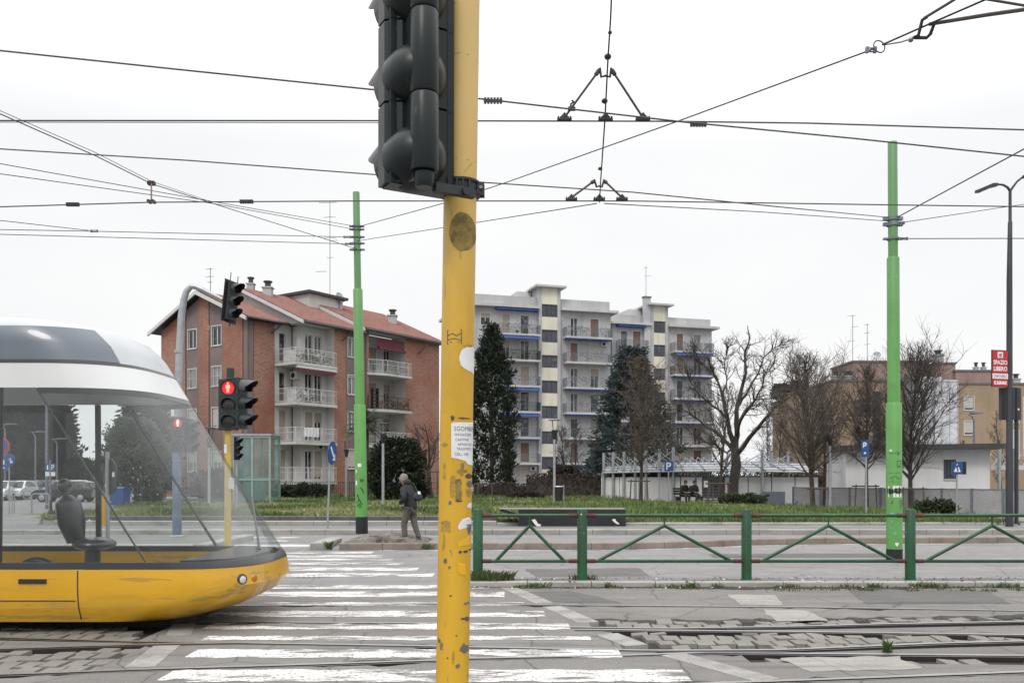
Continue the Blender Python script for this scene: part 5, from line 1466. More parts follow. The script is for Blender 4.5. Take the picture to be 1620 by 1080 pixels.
clutter('bed_sheet', bz(UV(3.7, 2.22), FLO[2] + .25), 'white sheet hung over the railing of the second lowest corner balcony', 'sheet', 'cloth')
clutter('potted_plant', bz(UV(L0 + .9, MW - .1), FLO[1]), 'potted plant on the balcony with the brown railing', 'plant', 'plant')
cz_ = clutter('dark_shelf', bz(UV(L0 + .45, MW - .25), FLO[1]), 'dark plant shelf standing in the corner of the balcony with the brown railing', 'shelf', 'none')
mb = MB()
for k in range(6): mb.box(-.3, .3, -.15, .15, .25 * k + .1, .25 * k + .14)
for sx in (-.3, .27): mb.box(sx, sx + .03, -.14, .14, 0, 1.6)
mb.build('rack', M['black'], cz_, local=True)
# ---- roofs
def roof_sheet(par, corners, th, name='roof', tiles=True):
    """corners: eave0, eave1, ridge1, ridge0; corrugated tile surface on a solid slab"""
    e0, e1, r1, r0 = [V(c) for c in corners]
    mb = MB(); n = max(2, int((e1 - e0).length / .2)); P = []
    nn = (e1 - e0).cross(r0 - e0).normalized()
    if nn.z < 0: nn = -nn
    rows_ = 12
    for j in range(rows_ + 1):
        for k in range(4 * n + 1):
            q = k / (4 * n); h = .035 * math.sin(2 * PI * k / 4) + (.018 if j < rows_ else 0)
            P.append(e0.lerp(e1, q).lerp(r0.lerp(r1, q), j / rows_) + nn * (th + h))
    K = 4 * n + 1
    mb.add(P, [(j * K + k, j * K + k + 1, (j + 1) * K + k + 1, (j + 1) * K + k) for j in range(rows_) for k in range(4 * n)])
    o = mb.build(name, M['tiles'], par)
    mb = MB(); mb.prism([e0, e1, r1, r0], nn * (th - .06)); mb.build('eave_board', M['tin'], o)
    return o
oh = .55
R0, R1z = 12.62, 14.86
# front block roof
fr_ = -.55
E0 = bz(UV(fr_, oh), 12.5); E1 = bz(UV(3.2, oh), 12.5); RG0 = bz(UV(fr_, -TP), R1z); RG1 = bz(UV(3.2, -TP), R1z)
rf = roof_sheet(B1, (E0, E1, RG1, RG0), .10)
E0b = bz(UV(fr_, -TW - .8), 12.4); E1b = bz(UV(3.2, -TW - .8), 12.4)
roof_sheet(B1, (E0b, E1b, RG1, RG0), .10)
def verge(par, a, b, d=.26, th=.10):
    a, b = V(a), V(b); mb = MB()
    mb.prism([a, b, b - V((0, 0, d)), a - V((0, 0, d))], -u * th); mb.build('verge_board', M['frame_white'], par)
verge(rf, E0 + V((0, 0, .06)), RG0 + V((0, 0, .06))); verge(rf, E0b + V((0, 0, .06)), RG0 + V((0, 0, .06)))
mb = MB(); mb.tube([E0 + V((0, 0, .0)) - v * .07, E1 - v * .07], .09, 10); mb.build('gutter', M['tin'], rf, smooth=True)
# main roof: two lengths, the second one a step higher
mz = 12.55; rz2 = 15.72; pitch_t = TP
def main_roof(u0, u1, lift, par):
    a = bz(UV(u0, MW), mz + lift); b = bz(UV(u1, MW), mz + lift); c = bz(UV(u1, -TP), rz2 + lift); d = bz(UV(u0, -TP), rz2 + lift)
    o = roof_sheet(par, (a, b, c, d), .12)
    a2 = bz(UV(u0, -TW - 3), mz + lift); b2 = bz(UV(u1, -TW - 3), mz + lift)
    roof_sheet(par, (a2, b2, c, d), .12)
    verge(o, a + V((0, 0, .1)), d + V((0, 0, .1)), .24); verge(o, a2 + V((0, 0, .1)), d + V((0, 0, .1)), .24)
    mb = MB(); mb.tube([a - v * .08 - V((0, 0, .02)), b - v * .08 - V((0, 0, .02))], .10, 10); mb.build('gutter', M['tin'], o, smooth=True)
    # soffit
    mb = MB(); mb.quad(bz(UV(u0 + .02, MW - .03), mz + lift - .03), bz(UV(u1, MW - .03), mz + lift - .03), bz(UV(u1, .5), mz + lift - .03), bz(UV(u0 + .02, .5), mz + lift - .03)); mb.build('soffit', M['white_render'], o)
    return o
mr = main_roof(3.05, 9.1, 0, B1)
mr2 = main_roof(9.1, 18.7, .32, B1)
# gable triangle of the main block above the front roof
mb = MB(); ft = Fr(UV(3.45, 0), -v, -u)
mb.add([ft.p(-TP, 0, 12.5), ft.p(MW - .9, 0, 12.5), ft.p(MW - .9, 0, 13.0), ft.p(-TP, 0, rz2 - .02)], [(0, 1, 2, 3)])
mb.add([ft.p(-TP, 0, 12.5), ft.p(-TW - 2.3, 0, 12.5), ft.p(-TP, 0, rz2 - .02)], [(0, 1, 2)]); mb.build('gable_wall', M['white_render'], B1)
# rooftop box, chimneys
pb = UV(8.0, -TP + 2.2); fb = Fr(pb, u, -v); mb = MB(); fb.box(mb, 0, 3.6, -3.2, 0, 13.2, 15.95); pbx = mb.build('roof_box', M['white_render'], B1)
mb = MB(); fb.box(mb, -.3, 3.9, -3.5, .35, 15.951, 16.15); mb.build('flat_roof', M['tin'], pbx)
chimney(B1, bz(UV(5.1, -TP + .9), 15.2), .32, .75); chimney(B1, bz(UV(16.2, -TP + 3.4), 14.55), .32, .7)
chimney(B1, bz(UV(4.4, -TP - .2), 15.55), .25, .7)
# downpipe elbows
for s_, z in ((2.05, 12.3), (7.1, 12.3), (15.6, 12.3)):
    mb = MB(); ff = S0 if s_ < 3 else SM
    mb.tube([ff.p(s_ + .35, .5, 12.55), ff.p(s_ + .33, .48, 12.3), ff.p(s_ - .1, .1, 11.75)], .05, 8); mb.build('downpipe', M['tin'], B1, smooth=True)
# satellite dish and antennas
sdh = thing('satellite_dish', W(537, 478, 71), 'grey satellite dish beside the flat roof box on the brick house', 'dish')
b = V(sdh.location); mb = MB(); mb.lathe([(.001, 0), (.25, .03), (.45, .1)], b + V((0, 0, .35)), 20, ax=V((.8, -.5, .35)))
mb.build('reflector', M['galv'], sdh, smooth=True); mb = MB(); mb.cyl(b - V((0, 0, .6)), b + V((0, 0, .3)), .03, n=8); mb.build('stand', M['galv_dark'], sdh)
antenna(522, 318, 492, 72, 'tall roof antenna mast with many arms left of the left green pole', [(321, -17, 10), (344, -10, 8), (377, -12, 10), (381, -1, 12), (430, -22, -6), (408, -4, 5)])
antenna(333, 424, 470, 66, 'small roof antenna over the brick gable beside the hanging signal', [(426, -6, 3), (438, -7, 4), (447, -4, 2)])
# ground floor fence rails in front
gf = thing('garden_fence', W(540, 785, 58), 'thin dark garden fence along the foot of the brick house', 'fence')
mb = MB()
pa, pb_ = V((-19.5, 57.6, 0)), V((-3.5, 57.6, 0))
rail_run(mb, [(-19.5, 57.4), (-4.0, 58.2)], .25, 1.15, .14, .013); mb.build('bars', M['iron'], gf)

# ------------------------------------------------------------------ grey and cream block
def grey_block(name, O, ang, label, length, zoff, cols, tower, nfl, parap, chim=None):
    a = V((math.cos(ang), math.sin(ang), 0)); n = V((a.y, -a.x, 0)); f = Fr(O, a, n)
    t = thing(name, (O[0], O[1], .3), label, 'apartment block')
    fl = [17.5 + zoff - 2.84 * k for k in range(nfl)]
    top = 20.45 + zoff
    wall = MB(); holes = []
    todo = []
    rng = random.Random(len(label))
    for (c0, c1, kind) in cols:
        for i, z in enumerate(fl):
            if z < .3: continue
            if kind == 'balc':
                w = c1 - c0
                for (p, q) in ((c0 + w * .17, c0 + w * .17 + .85), (c0 + w * .60, c0 + w * .60 + 1.0)):
                    holes.append((p, q, z + .1, z + 2.25)); todo.append((p, q, z + .1, z + 2.25, 'balcony_door'))
            elif kind == 'win':
                p = (c0 + c1) / 2 - .55; holes.append((p, p + 1.1, z + .95, z + 2.25)); todo.append((p, p + 1.1, z + .95, z + 2.25, 'window'))
    t0, t1 = tower
    cz0 = min(c for c, _, _ in cols)
    wall_holes(wall, f, 0, t0, .2, top, [h for h in holes if h[1] < t0])
    wall_holes(wall, f, t1, length, .2, top, [h for h in holes if h[0] > t1])
    # side and back
    for (p, q, nn) in ((f.p(length, 0, 0), f.p(length, -11, 0), a), (f.p(0, -11, 0), f.p(0, 0, 0), -a), (f.p(0, -11, 0), f.p(length, -11, 0), -n)):
        wall.quad(p + V((0, 0, .2)), q + V((0, 0, .2)), q + V((0, 0, top)), p + V((0, 0, top)))
    wall.build('wall', M['grey_render'], t)
    for p, q, z0, z1, nm in todo:
        r = rng.random(); sh = 0 if r < .45 else (.97 if r < .8 else .4)
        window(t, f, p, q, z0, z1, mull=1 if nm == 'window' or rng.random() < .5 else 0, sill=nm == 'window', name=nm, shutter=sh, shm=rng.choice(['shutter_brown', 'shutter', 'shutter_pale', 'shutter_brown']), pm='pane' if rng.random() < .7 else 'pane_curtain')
    # stair tower, half a metre proud
    tz = top + 2.45
    tw = MB(); sw = MB()
    th = []
    for i in range(nfl + 1):
        z = 17.5 + zoff - 2.84 * i + 2.15
        if i <= nfl and z > .5: th.append((t0 + .15, t1 - .15, z, z + 1.35))
    wall_holes(tw, f, t0 + .12, t1 - .12, .2, tz, th, .32)
    tw.build('stair_tower', M['cream'], t)
    for e0, e1, i0 in ((t0 - .25, t0 + .12, 0), (t1 - .12, t1 + .25, 0)): f.box(sw, e0, e1, -2, .36, .2, tz)
    f.box(sw, t0 + .12, t1 - .12, -6.5, -.2, top - .3, tz)
    sw.build('tower_pier', M['grey_render'], t)
    for p, q, z0, z1 in th: window(t, f, p, q, z0, z1, .32, fm='frame_dark', pm='pane_stair', mull=2, sill=False, name='stair_window', proud=.004)
    mb = MB(); f.box(mb, t0 - .75, t1 + .75, -8, .95, tz + .001, tz + .22); mb.build('tower_roof', M['slab_white'], t)
    mb = MB(); f.box(mb, t0 - 2.0, t0 - .26, -7.5, -2.2, top + .2, tz - .05); mb.build('tower_box', M['pale_wall'], t)
    # cornice and parapet
    for (p, q) in ((-.3, t0 - .26), (t1 + .26, length + .7)):
        mb = MB(); f.box(mb, p, q, -11.3, .75, top + .001, top + .28); mb.build('cornice', M['slab_white'], t)
        mb = MB(); f.box(mb, p + .3, q - .7 if q > t1 else q, -.55, -.3, top + .281, top + .281 + parap); mb.build('parapet', M['grey_render'], t)
        mb = MB(); f.box(mb, p + .3, q - .7 if q > t1 else q, -11, -.551, top + .281, top + .4); mb.build('roof', M['roof_grey'], t)
    # balconies
    for (c0, c1, kind) in cols:
        if kind != 'balc': continue
        for i, z in enumerate(fl):
            if z < .3: continue
            poly = [f.p(c0, 0, 0), f.p(c0, 1.25, 0), f.p(c1, 1.25, 0), f.p(c1, 0, 0)]
            mb = MB(); mb.prism([V((p.x, p.y, z - .2)) for p in poly], (0, 0, .2)); b = mb.build('balcony', M['slab_white'], t)
            mb = MB(); rail_run(mb, [(p.x, p.y) for p in (f.p(c0 + .04, .02, 0), f.p(c0 + .04, 1.21, 0), f.p(c1 - .04, 1.21, 0), f.p(c1 - .04, .02, 0))], z, 1.02, .13, .012); mb.build('railing', M['galv_dark' if rng.random() < .75 else 'iron'], b)
            r = rng.random()
            if r < .42:
                mb = MB(); f.box(mb, c0 + .1, c1 - .1, .5, 1.2, z - .34, z - .21); mb.build('awning', M['awning_blue'], b)
            elif r < .6:
                mb = MB(); mb.obox(f.p(c0 + .15, 1.1, z - .26), f.a * (c1 - c0 - .3), f.n * .5 + V((0, 0, -.35)), V((0, 0, .04))); mb.build('awning', M['awning_blue'], b)
            if rng.random() < .4: ac_unit(b, f, c0 + (c1 - c0) * rng.choice([.44, .82]), .03, z + (.1 if rng.random() < .5 else 2.0), .7, .5)
            if rng.random() < .45:
                mb = MB()
                for q in range(130):
                    c = f.p(rng.uniform(c0 + .2, c1 - .2), 1.1 + rng.uniform(-.1, .1), z + rng.uniform(.2, 1.2)); d1 = V((rng.uniform(-1, 1), rng.uniform(-1, 1), rng.uniform(-1, 1))).normalized() * .10; d2 = d1.orthogonal().normalized() * .05
                    mb.quad(c - d1, c + d2, c + d1, c - d2)
                o = mb.build('balcony_plants', M['leafy'], b); o['kind'] = 'stuff'
    mb = MB(); f.box(mb, cols[0][0] if cols[0][2] == 'balc' else cols[1][0], (cols[0] if cols[0][2] == 'balc' else cols[1])[1], -.0, .75, top - .28, top - .12); mb.build('awning', M['awning_blue'], t)
    for k in range(4): chimney(t, f.p(t0 - 3.2 + k * .75, -4, top + .3), .13, .6 + .2 * (k % 2))
    if chim:
        mb = MB(); f.box(mb, chim - .42, chim + .42, -.1, .45, .2, tz + .9); cp = mb.build('chimney_pier', M['grey_render'], t); mb = MB(); f.box(mb, chim - .5, chim + .5, -.18, .53, tz + .901, tz + 1.05); mb.build('cap', M['roof_grey'], cp)
    return t, f
A18 = R(17)
OA = (-5.3, 96.5)
aA = V((math.cos(A18), math.sin(A18), 0))
def s_of(px, O):   # distance along the facade for a photo column
    k = (px - 810) / F; return (k * O[1] - O[0]) / (aA.x - k * aA.y)
sA = lambda px: s_of(px, OA)
bA, fA = grey_block('apartment_block', OA, A18, 'nearer grey apartment block with cream stairwell and stacked balconies right of the yellow pole', sA(966), 0,
    [(sA(783), sA(850), 'balc'), (sA(757), sA(779), 'win'), (sA(890), sA(963), 'balc')], (sA(854), sA(882)), 7, 1.15)
OB = (11.9, 105.2)
sB_ = lambda px: s_of(px, OB)
bB, fBk = grey_block('apartment_block', OB, A18, 'farther grey apartment block with cream stairwell, its foot hidden by bare trees', sB_(1126), -.55,
    [(.5, sB_(1019), 'balc'), (sB_(1060), sB_(1122), 'balc')], (sB_(1031), sB_(1052)), 7, 1.0, chim=sB_(1022))
antenna(1022, 421, 470, 105, 'thin antenna on the tall chimney of the farther grey block', [(424, -3, 2), (437, -2, 8)])

# ------------------------------------------------------------------ ochre buildings on the right
def simple_block(t, f, s0, s1, dpt, z0, z1, m, holes=(), wk={}, name='wall'):
    mb = MB(); wall_holes(mb, f, s0, s1, z0, z1, list(holes))
    mb.quad(f.p(s1, 0, z0), f.p(s1, -dpt, z0), f.p(s1, -dpt, z1), f.p(s1, 0, z1)); mb.quad(f.p(s0, -dpt, z0), f.p(s0, 0, z0), f.p(s0, 0, z1), f.p(s0, -dpt, z1)); mb.quad(f.p(s1, -dpt, z0), f.p(s0, -dpt, z0), f.p(s0, -dpt, z1), f.p(s1, -dpt, z1))
    w = mb.build(name, M[m], t)
    mb = MB(); f.box(mb, s0 - .12, s1 + .12, -dpt - .12, .12, z1 + .001, z1 + .16); mb.build('roof', M['roof_grey'], t)
    for h in holes: window(t, f, *h, **wk)
    return w
C1 = thing('ochre_house', (31, 90, .2), 'ochre house behind the bare trees, with round trees on its roof terrace', 'apartment house')
CX = W(1317, 0, 86).x
fS = Fr((W(1222, 0, 112).x, 112, 0), (CX - W(1222, 0, 112).x, 86 - 112, 0), (-1, -.05, 0))
Ls = math.hypot(CX - W(1222, 0, 112).x, 26)
hl = []
for s_ in (3.5, 9.5, 16, 22):
    for z in (2.0, 5.1, 8.0): hl.append((s_, s_ + 1.5, z, z + 1.5))
simple_block(C1, fS, 0, Ls, .1, .2, 11.0, 'ochre', hl, dict(shutter=.95, shm='shutter_pale', mull=0, sill=False))
fC = Fr((CX, 86, 0), (1, .03, 0), (0, -1, 0))
hl = [(2.2, 3.5, z, z + 1.6) for z in (1.6, 4.6, 7.6)] + [(4.05, 4.7, 1.5, 10), (5.6, 6.3, 1.5, 10)]
simple_block(C1, fC, 0, 10.2, 14, .2, 11.03, 'ochre', hl, dict(fm='frame_dark', mull=0, sill=False))
fP = Fr((W(1350, 0, 87.5).x, 87.5, 0), (1, .02, 0), (0, -1, 0)); simple_block(C1, fP, 0, 7.4, 6, 11.2, 13.1, 'pink_render')
chimney(C1, V((W(1322, 0, 88).x, 88, 11.2)), .3, .5); chimney(C1, V((W(1340, 0, 88).x, 88, 11.2)), .4, .5)
antenna(1349, 498, 573, 89, 'taller of the two roof antennas on the ochre house', [(500, -8, 3), (517, -1, 8), (540, -8, 2)]); antenna(1372, 512, 572, 89, 'shorter of the two roof antennas on the ochre house', [(514, -4, 2), (527, -4, 3), (545, -4, 4)])
dd = thing('satellite_dish', W(1387, 563, 88), 'pale satellite dish on the ochre penthouse left of the right green pole', 'dish'); b = V(dd.location); mb = MB(); mb.lathe([(.001, 0), (.25, .03), (.42, .1)], b, 20, ax=V((-.5, -.8, .3))); mb.build('reflector', M['galv'], dd, smooth=True); mb = MB(); mb.cyl(b - V((0, 0, .6)), b, .03, n=8); mb.build('stand', M['galv_dark'], dd)
SCF = thing('scaffold', (W(1470, 0, 83).x, 83, .2), 'scaffold wrapped in white sheeting against the ochre house', 'scaffold')
M['sheet'] = mat('white_sheeting', (.60, .61, .64), .7, 0, .5, .08, col2=(.50, .51, .54), th=(.5, .6), sc2=2, bp=.4, bsc=3)
fW = Fr((W(1441, 0, 83.5).x, 83.5, 0), (1, .05, 0), (0, -1, 0)); 
mb = MB(); fW.box(mb, 0, W(1491, 0, 83.5).x - W(1441, 0, 83.5).x, -1.4, 0, .2, 11.2); fW.box(mb, W(1478, 0, 83.5).x - W(1441, 0, 83.5).x, W(1516, 0, 83.5).x - W(1441, 0, 83.5).x, -1.4, .25, .2, 10.9); mb.build('sheeting', M['sheet'], SCF)
mb = MB()
for k in range(6): fW.box(mb, -.05, 4.6, .26, .29, 1.2 + 1.9 * k, 1.23 + 1.9 * k)
for k in range(4): fW.box(mb, 2.1 + k * .76, 2.13 + k * .76, .26, .29, .2, 11.3)
fW.box(mb, -.05, 0, -1.4, .3, .2, 11.5); mb.build('tube_frame', M['galv'], SCF)
C2 = thing('ochre_house', (46, 84, .2), 'right ochre house with pink upper storey behind the white hut', 'apartment house')
fR = Fr((W(1516, 0, 84).x, 84, 0), (1, .04, 0), (0, -1, 0)); q0 = W(1516, 0, 84).x
X_ = lambda px: W(px, 0, 84).x - q0
hl = [(X_(1526), X_(1541), z, z + 1.3) for z in (8.1, 5.75, 3.2)] + [(X_(1606), X_(1614), 6.9, 9.3), (X_(1606), X_(1614), 3.5, 6.2), (X_(1622), X_(1640), 3.5, 9.3)]
simple_block(C2, fR, 0, 11, 12, .2, 10.55, 'ochre', hl, dict(shutter=.85, shm='shutter_pale', mull=0))
fU = Fr((W(1481, 0, 88).x, 88, 0), (1, .02, 0), (0, -1, 0)); q1 = W(1481, 0, 88).x
simple_block(C2, fU, 0, W(1512, 0, 88).x - q1, 5, 9.5, 13.0, 'pink_render'); simple_block(C2, Fr((W(1512, 0, 87.6).x, 87.6, 0), (1, .02, 0), (0, -1, 0)), 0, 4.6, 5, 9.5, 12.2, 'pink_render', [(.9, 1.6, 9.9, 10.6)], dict(mull=0, sill=False, fm='frame_dark'), )
chimney(C2, V((W(1487, 0, 88.5).x, 88.9, 13.2)), .4, .7); chimney(C2, V((W(1548, 0, 88.5).x, 89, 12.4)), .2, .3); chimney(C2, V((W(1560, 0, 88.5).x, 89, 12.4)), .2, .3); chimney(C2, V((W(1607, 0, 86).x, 86, 10.7)), .3, .5)
arm_lamp(1541, 654, 60, -.5, 'thin street lamp before the right ochre house', .2)

# ------------------------------------------------------------------ white hut, wall, canopy
HT = thing('white_hut', (W(1480, 0, 50).x, 50, .15), 'low white hut with dark overhanging flat roof and barred window', 'building')
fH = Fr((W(1250, 0, 52).x, 52, 0), (W(1566, 0, 48).x - W(1250, 0, 52).x, -4, 0), (-.2, -1, 0)); HL = math.hypot(W(1566, 0, 48).x - W(1250, 0, 52).x, 4)
sH = lambda px: ((px - 810) / F * fH.O.y - fH.O.x) / (fH.a.x - (px - 810) / F * fH.a.y)
hole = (sH(1495), sH(1510), 1.62, 2.62)
mb = MB(); wall_holes(mb, fH, sH(1338), HL, .1, 3.25, [hole]); mb.quad(fH.p(HL, 0, .1), fH.p(HL, -7, .1), fH.p(HL, -7, 3.25), fH.p(HL, 0, 3.25)); mb.quad(fH.p(sH(1338), -7, .1), fH.p(sH(1338), 0, .1), fH.p(sH(1338), 0, 3.25), fH.p(sH(1338), -7, 3.25)); mb.build('wall', M['pale_wall'], HT)
mb = MB(); fH.box(mb, sH(1338) - .3, HL + .75, -7.5, .9, 3.251, 3.52); mb.build('roof', M['tin'], HT)
window(HT, fH, *hole, fm='frame_dark', mull=0, grille=False, depth=.2)
mb = MB()
for k in range(8): fH.box(mb, hole[0] + .03 + k * .07, hole[0] + .045 + k * .07, -.03, -.015, hole[2], hole[3])
mb.build('grille', M['galv_dark'], HT)
CW = thing('concrete_wall', (W(1440, 0, 41).x, 41, .15), 'low grey concrete panel wall with steel posts before the white hut', 'wall')
M['rough_grey'] = mat('pebble_panel', (.36, .36, .36), .9, 0, 1.2, .12, col2=(.50, .50, .50), th=(.6, .75), sc2=2.5, fine=22, bp=.5, bsc=20)
wp = [(1255, 46.5, 775), (1445, 41, 783), (1640, 37, 787)]
mb = MB(); mp_ = MB(); cp = MB()
for (xa, Ya, ya), (xb, Yb, yb) in zip(wp, wp[1:]):
    a, b = W(xa, ya, Ya), W(xb, yb, Yb); n = 4; h = 1.12
    for k in range(n):
        p, q = a.lerp(b, k / n), a.lerp(b, (k + 1) / n); p.z = q.z = .1; d = (q - p).normalized(); o_ = V((-d.y, d.x, 0)) * .1
        mb.obox(p + d * .05, (q - p) - d * .1, o_, V((0, 0, h - .06))); mp_.obox(p - d * .05 - o_ * .3, d * .1, o_ * 1.6, V((0, 0, h))); cp.obox(p + d * .05 - o_ * .2, (q - p) - d * .1, o_ * 1.4, V((0, 0, 0.05))) if False else cp.obox(p + d * .052 - o_ * .15 + V((0, 0, h - .059)), (q - p) - d * .104, o_ * 1.3, V((0, 0, .04)))
mb.build('panel', M['rough_grey'], CW); mp_.build('post', M['galv_dark'], CW); cp.build('coping', M['galv_dark'], CW)
mb = MB(); p = W(1260, 795, 46.2)
for d in (stroke(1258, 795, 1263, 800, 1.2), stroke(1260, 793, 1273, 793, 1.2), stroke(1262, 800, 1272, 799, 1.2), stroke(1268, 794, 1270, 801, 1.5), stroke(1274, 795, 1272, 801, 1.3)):
    mb.prism([V(((x - 810) * 46.25 / F, 46.25, EYE - (y - HOR) * 46.25 / F)) for x, y in d], (0, .01, 0))
mb.build('graffiti', M['sign_blue'], CW)
# canopy with slanted hoarding
CN = thing('canopy', (W(1080, 0, 50).x, 50, .3), 'long steel canopy with tall grey columns, stay rods and pale hoarding panels', 'canopy')
xs_ = [955, 970, 987, 1005, 1022, 1043, 1065, 1206, 1221, 1247]
cYs = {955: 52, 970: 51.4, 987: 50.8, 1005: 50.2, 1022: 49.6, 1043: 49, 1065: 48.6, 1206: 47.6, 1221: 51, 1247: 53}
tops = {955: 716, 970: 715, 987: 714, 1005: 714, 1022: 712, 1043: 710, 1065: 707, 1206: 711, 1221: 715, 1247: 714}
for x in xs_:
    Yc = cYs[x]; p = W(x, 700, Yc); z1 = EYE - (tops[x] - HOR) * Yc / F
    mb = MB(); mb.cyl((p.x, Yc, .1), (p.x, Yc, z1), .085, n=12); mb.build('column', M['galv'], CN, smooth=True)
mb = MB()
def rod(a, b, r=.014): mb.cyl(a, b, r, n=6)
for x in xs_:
    Yc = cYs[x]; p = W(x, tops[x] + 4, Yc)
    for dx in ((.6, 1.5) if x < 1010 else (-1.5, 1.5)):
        rod(p, (p.x + dx, Yc + .3, 1.95 + .1)); rod((p.x, p.y, p.z - .1), (p.x + dx * .8, Yc + 3.2, 2.15))
        rod((p.x + dx, Yc + .3, 2.05), (p.x + dx * .4, Yc + 3.2, 2.9), .018)
for k in range(16):
    x = W(1075 + 10 * k, 0, 51.5).x; rod((x, 51, 2.15), (x + .55, 52.6, 2.9)); rod((x + .55, 52.6, 2.9), (x + 1.1, 51, 2.15)); rod((x, 53.8, 2.15), (x + .55, 52.6, 2.9))
mb.build('stay_rod', M['galv'], CN)
mb = MB()
pc = [W(952, 0, 51.8), W(1045, 0, 48.4), W(1150, 0, 47.4), W(1300, 0, 47.6)]
zc = [1.95, 2.0, 2.02, 1.95]
for (a, za), (b, zb2) in zip(zip(pc, zc), list(zip(pc, zc))[1:]):
    a, b = V((a.x, a.y, za)), V((b.x, b.y, zb2)); k = V((1.0, 6.5, .55))
    mb.prism([a, b, b + k, a + k], (0, 0, .05))
M['canopy_sheet'] = mat('canopy_sheet', (.40, .41, .42), .5, 0, 1.5, .12)
mb.build('roof', M['canopy_sheet'], CN)
mb = MB()
for (a, za), (b, zb2) in zip(zip(pc, zc), list(zip(pc, zc))[1:]):
    a, b = V((a.x, a.y, za)), V((b.x, b.y, zb2)); k = V((1.0, 6.5, .55)); n = max(2, int((b - a).length / .9))
    for i in range(n + 1): q = a.lerp(b, i / n) + V((0, 0, .052)); mb.obox(q, k * .999, V((.06, 0, 0)), V((0, 0, .05)))
    for j in (.0, .3, .62, .96): mb.obox(a + k * j + V((0, 0, .104)), b - a, V((0, .06, .004)), V((0, 0, .04)))
mb.build('rafter', M['galv_dark'], CN)
for (a, b, ha) in ((pc[0], pc[1], 0), (pc[1], pc[2], 0), (pc[2], pc[3], 0)):
    mb = MB()
    a, b = V((a.x, a.y + .5, .1)), V((b.x, b.y + .5, .1)); n = max(3, int((b - a).length / 1.15)); d = (b - a) / n; u2 = d.normalized(); o_ = V((-u2.y, u2.x, 0)) * .06
    for k in range(n):
        if a is not None and pc[1].x < (a + d * k).x and W(1098, 0, 48).x < (a + d * (k + .5)).x < W(1150, 0, 48).x: continue
        mb.obox(a + d * k + u2 * .03, d - u2 * .06, o_, V((0, 0, 1.62)))
    mb.build('hoarding', M['pale_wall'], CN)
mb = MB()
for k in range(6): mb.box(W(1100 + k * 9, 0, 48.3).x, W(1100 + k * 9, 0, 48.3).x + .07, 48.3, 48.36, .1, 1.9)
for z in [.3 + .16 * k for k in range(9)]: mb.box(W(1101, 0, 48.37).x, W(1146, 0, 48.37).x, 48.37, 48.39, z, z + .05)
mb.build('gate_bars', M['galv_dark'], CN)
mb = MB(); mb.box(W(1207, 0, 47.2).x, W(1242, 0, 47.2).x, 47.2, 47.26, .12, .95); mb.build('vent_panel', M['galv_dark'], CN)
mb = MB(); p = W(1113.5, 760, 48.0); mb.box(p.x, p.x + .22, 48, 48.02, p.z - .36, p.z); mb.build('notice', M['white'], CN)
# small canopy behind the white hut at the right edge
CN2 = thing('canopy', (W(1600, 0, 52).x, 52, .15), 'short steel canopy at the right edge behind the dark street lamp', 'canopy')
for x in (1581, 1606):
    mb = MB(); p = W(x, 0, 52); mb.cyl((p.x, 52, .1), (p.x, 52, 3.4), .1, n=12); mb.build('column', M['galv'], CN2, smooth=True)
mb = MB(); p = W(1568, 0, 52.1); mb.box(p.x, p.x + 5, 52.15, 54, 2.15, 2.42); mb.build('roof', M['slab_white'], CN2)
mb = MB(); 
for k in range(5): mb.cyl((p.x + k * .6, 53, 2.45), (p.x + k * .6 + .5, 53, 3.1), .022, n=6); mb.cyl((p.x + k * .6 + .5, 53, 3.1), (p.x + k * .6 + .9, 53, 2.45), .022, n=6)
mb.build('stay_rod', M['galv'], CN2)
# glass lift
LF = thing('glass_lift', (W(398, 0, 44).x, 44, .35), 'greenish glass lift cabin in front of the brick house', 'lift')
x0, x1 = W(368, 0, 44).x, W(428, 0, 44).x; zt_ = EYE - (689 - HOR) * 44 / F
mb = MB()
for x in (x0, x1 - .09, (x0 + x1) / 2 - .02):
    for y in (44, 45.8): mb.box(x, x + .09, y, y + .09, .3, zt_)
for z in (.3, 1.55, zt_ - .1):
    for y in (44.002, 45.802): mb.box(x0 + .09, x1 - .09, y, y + .085, z, z + .09)
    for x in (x0 + .002, x1 - .088): mb.box(x, x + .085, 44.09, 45.8, z, z + .09)
mb.build('frame', mat('lift_frame', (.33, .42, .41), .4, .3), LF)
gl_ = glass_mat('lift_glass', (.80, .90, .88), .05, .05, ((.45, .62, .60), .10))
mb = MB(); mb.box(x0 + .09, x1 - .09, 44.02, 44.04, .4, zt_ - .1); mb.build('pane', gl_, LF); mb = MB(); mb.box(x1 - .06, x1 - .04, 44.09, 45.8, .4, zt_ - .1); mb.build('pane', gl_, LF)
mb = MB(); mb.box(x0 + .02, x0 + .04, 44.09, 45.8, .4, zt_ - .1); mb.build('pane', gl_, LF)
mb = MB(); mb.box(x0 - .05, x1 + .05, 43.95, 45.95, zt_ + .001, zt_ + .1); mb.build('roof', M['galv'], LF)
mb = MB(); mb.box(x0 + .35, x1 - .55, 44.9, 44.95, .3, 1.5); mb.box(x0 + .2, x1 - .3, 45.3, 45.4, 1.55, 1.75); mb.build('cabin_door', M['galv'], LF)
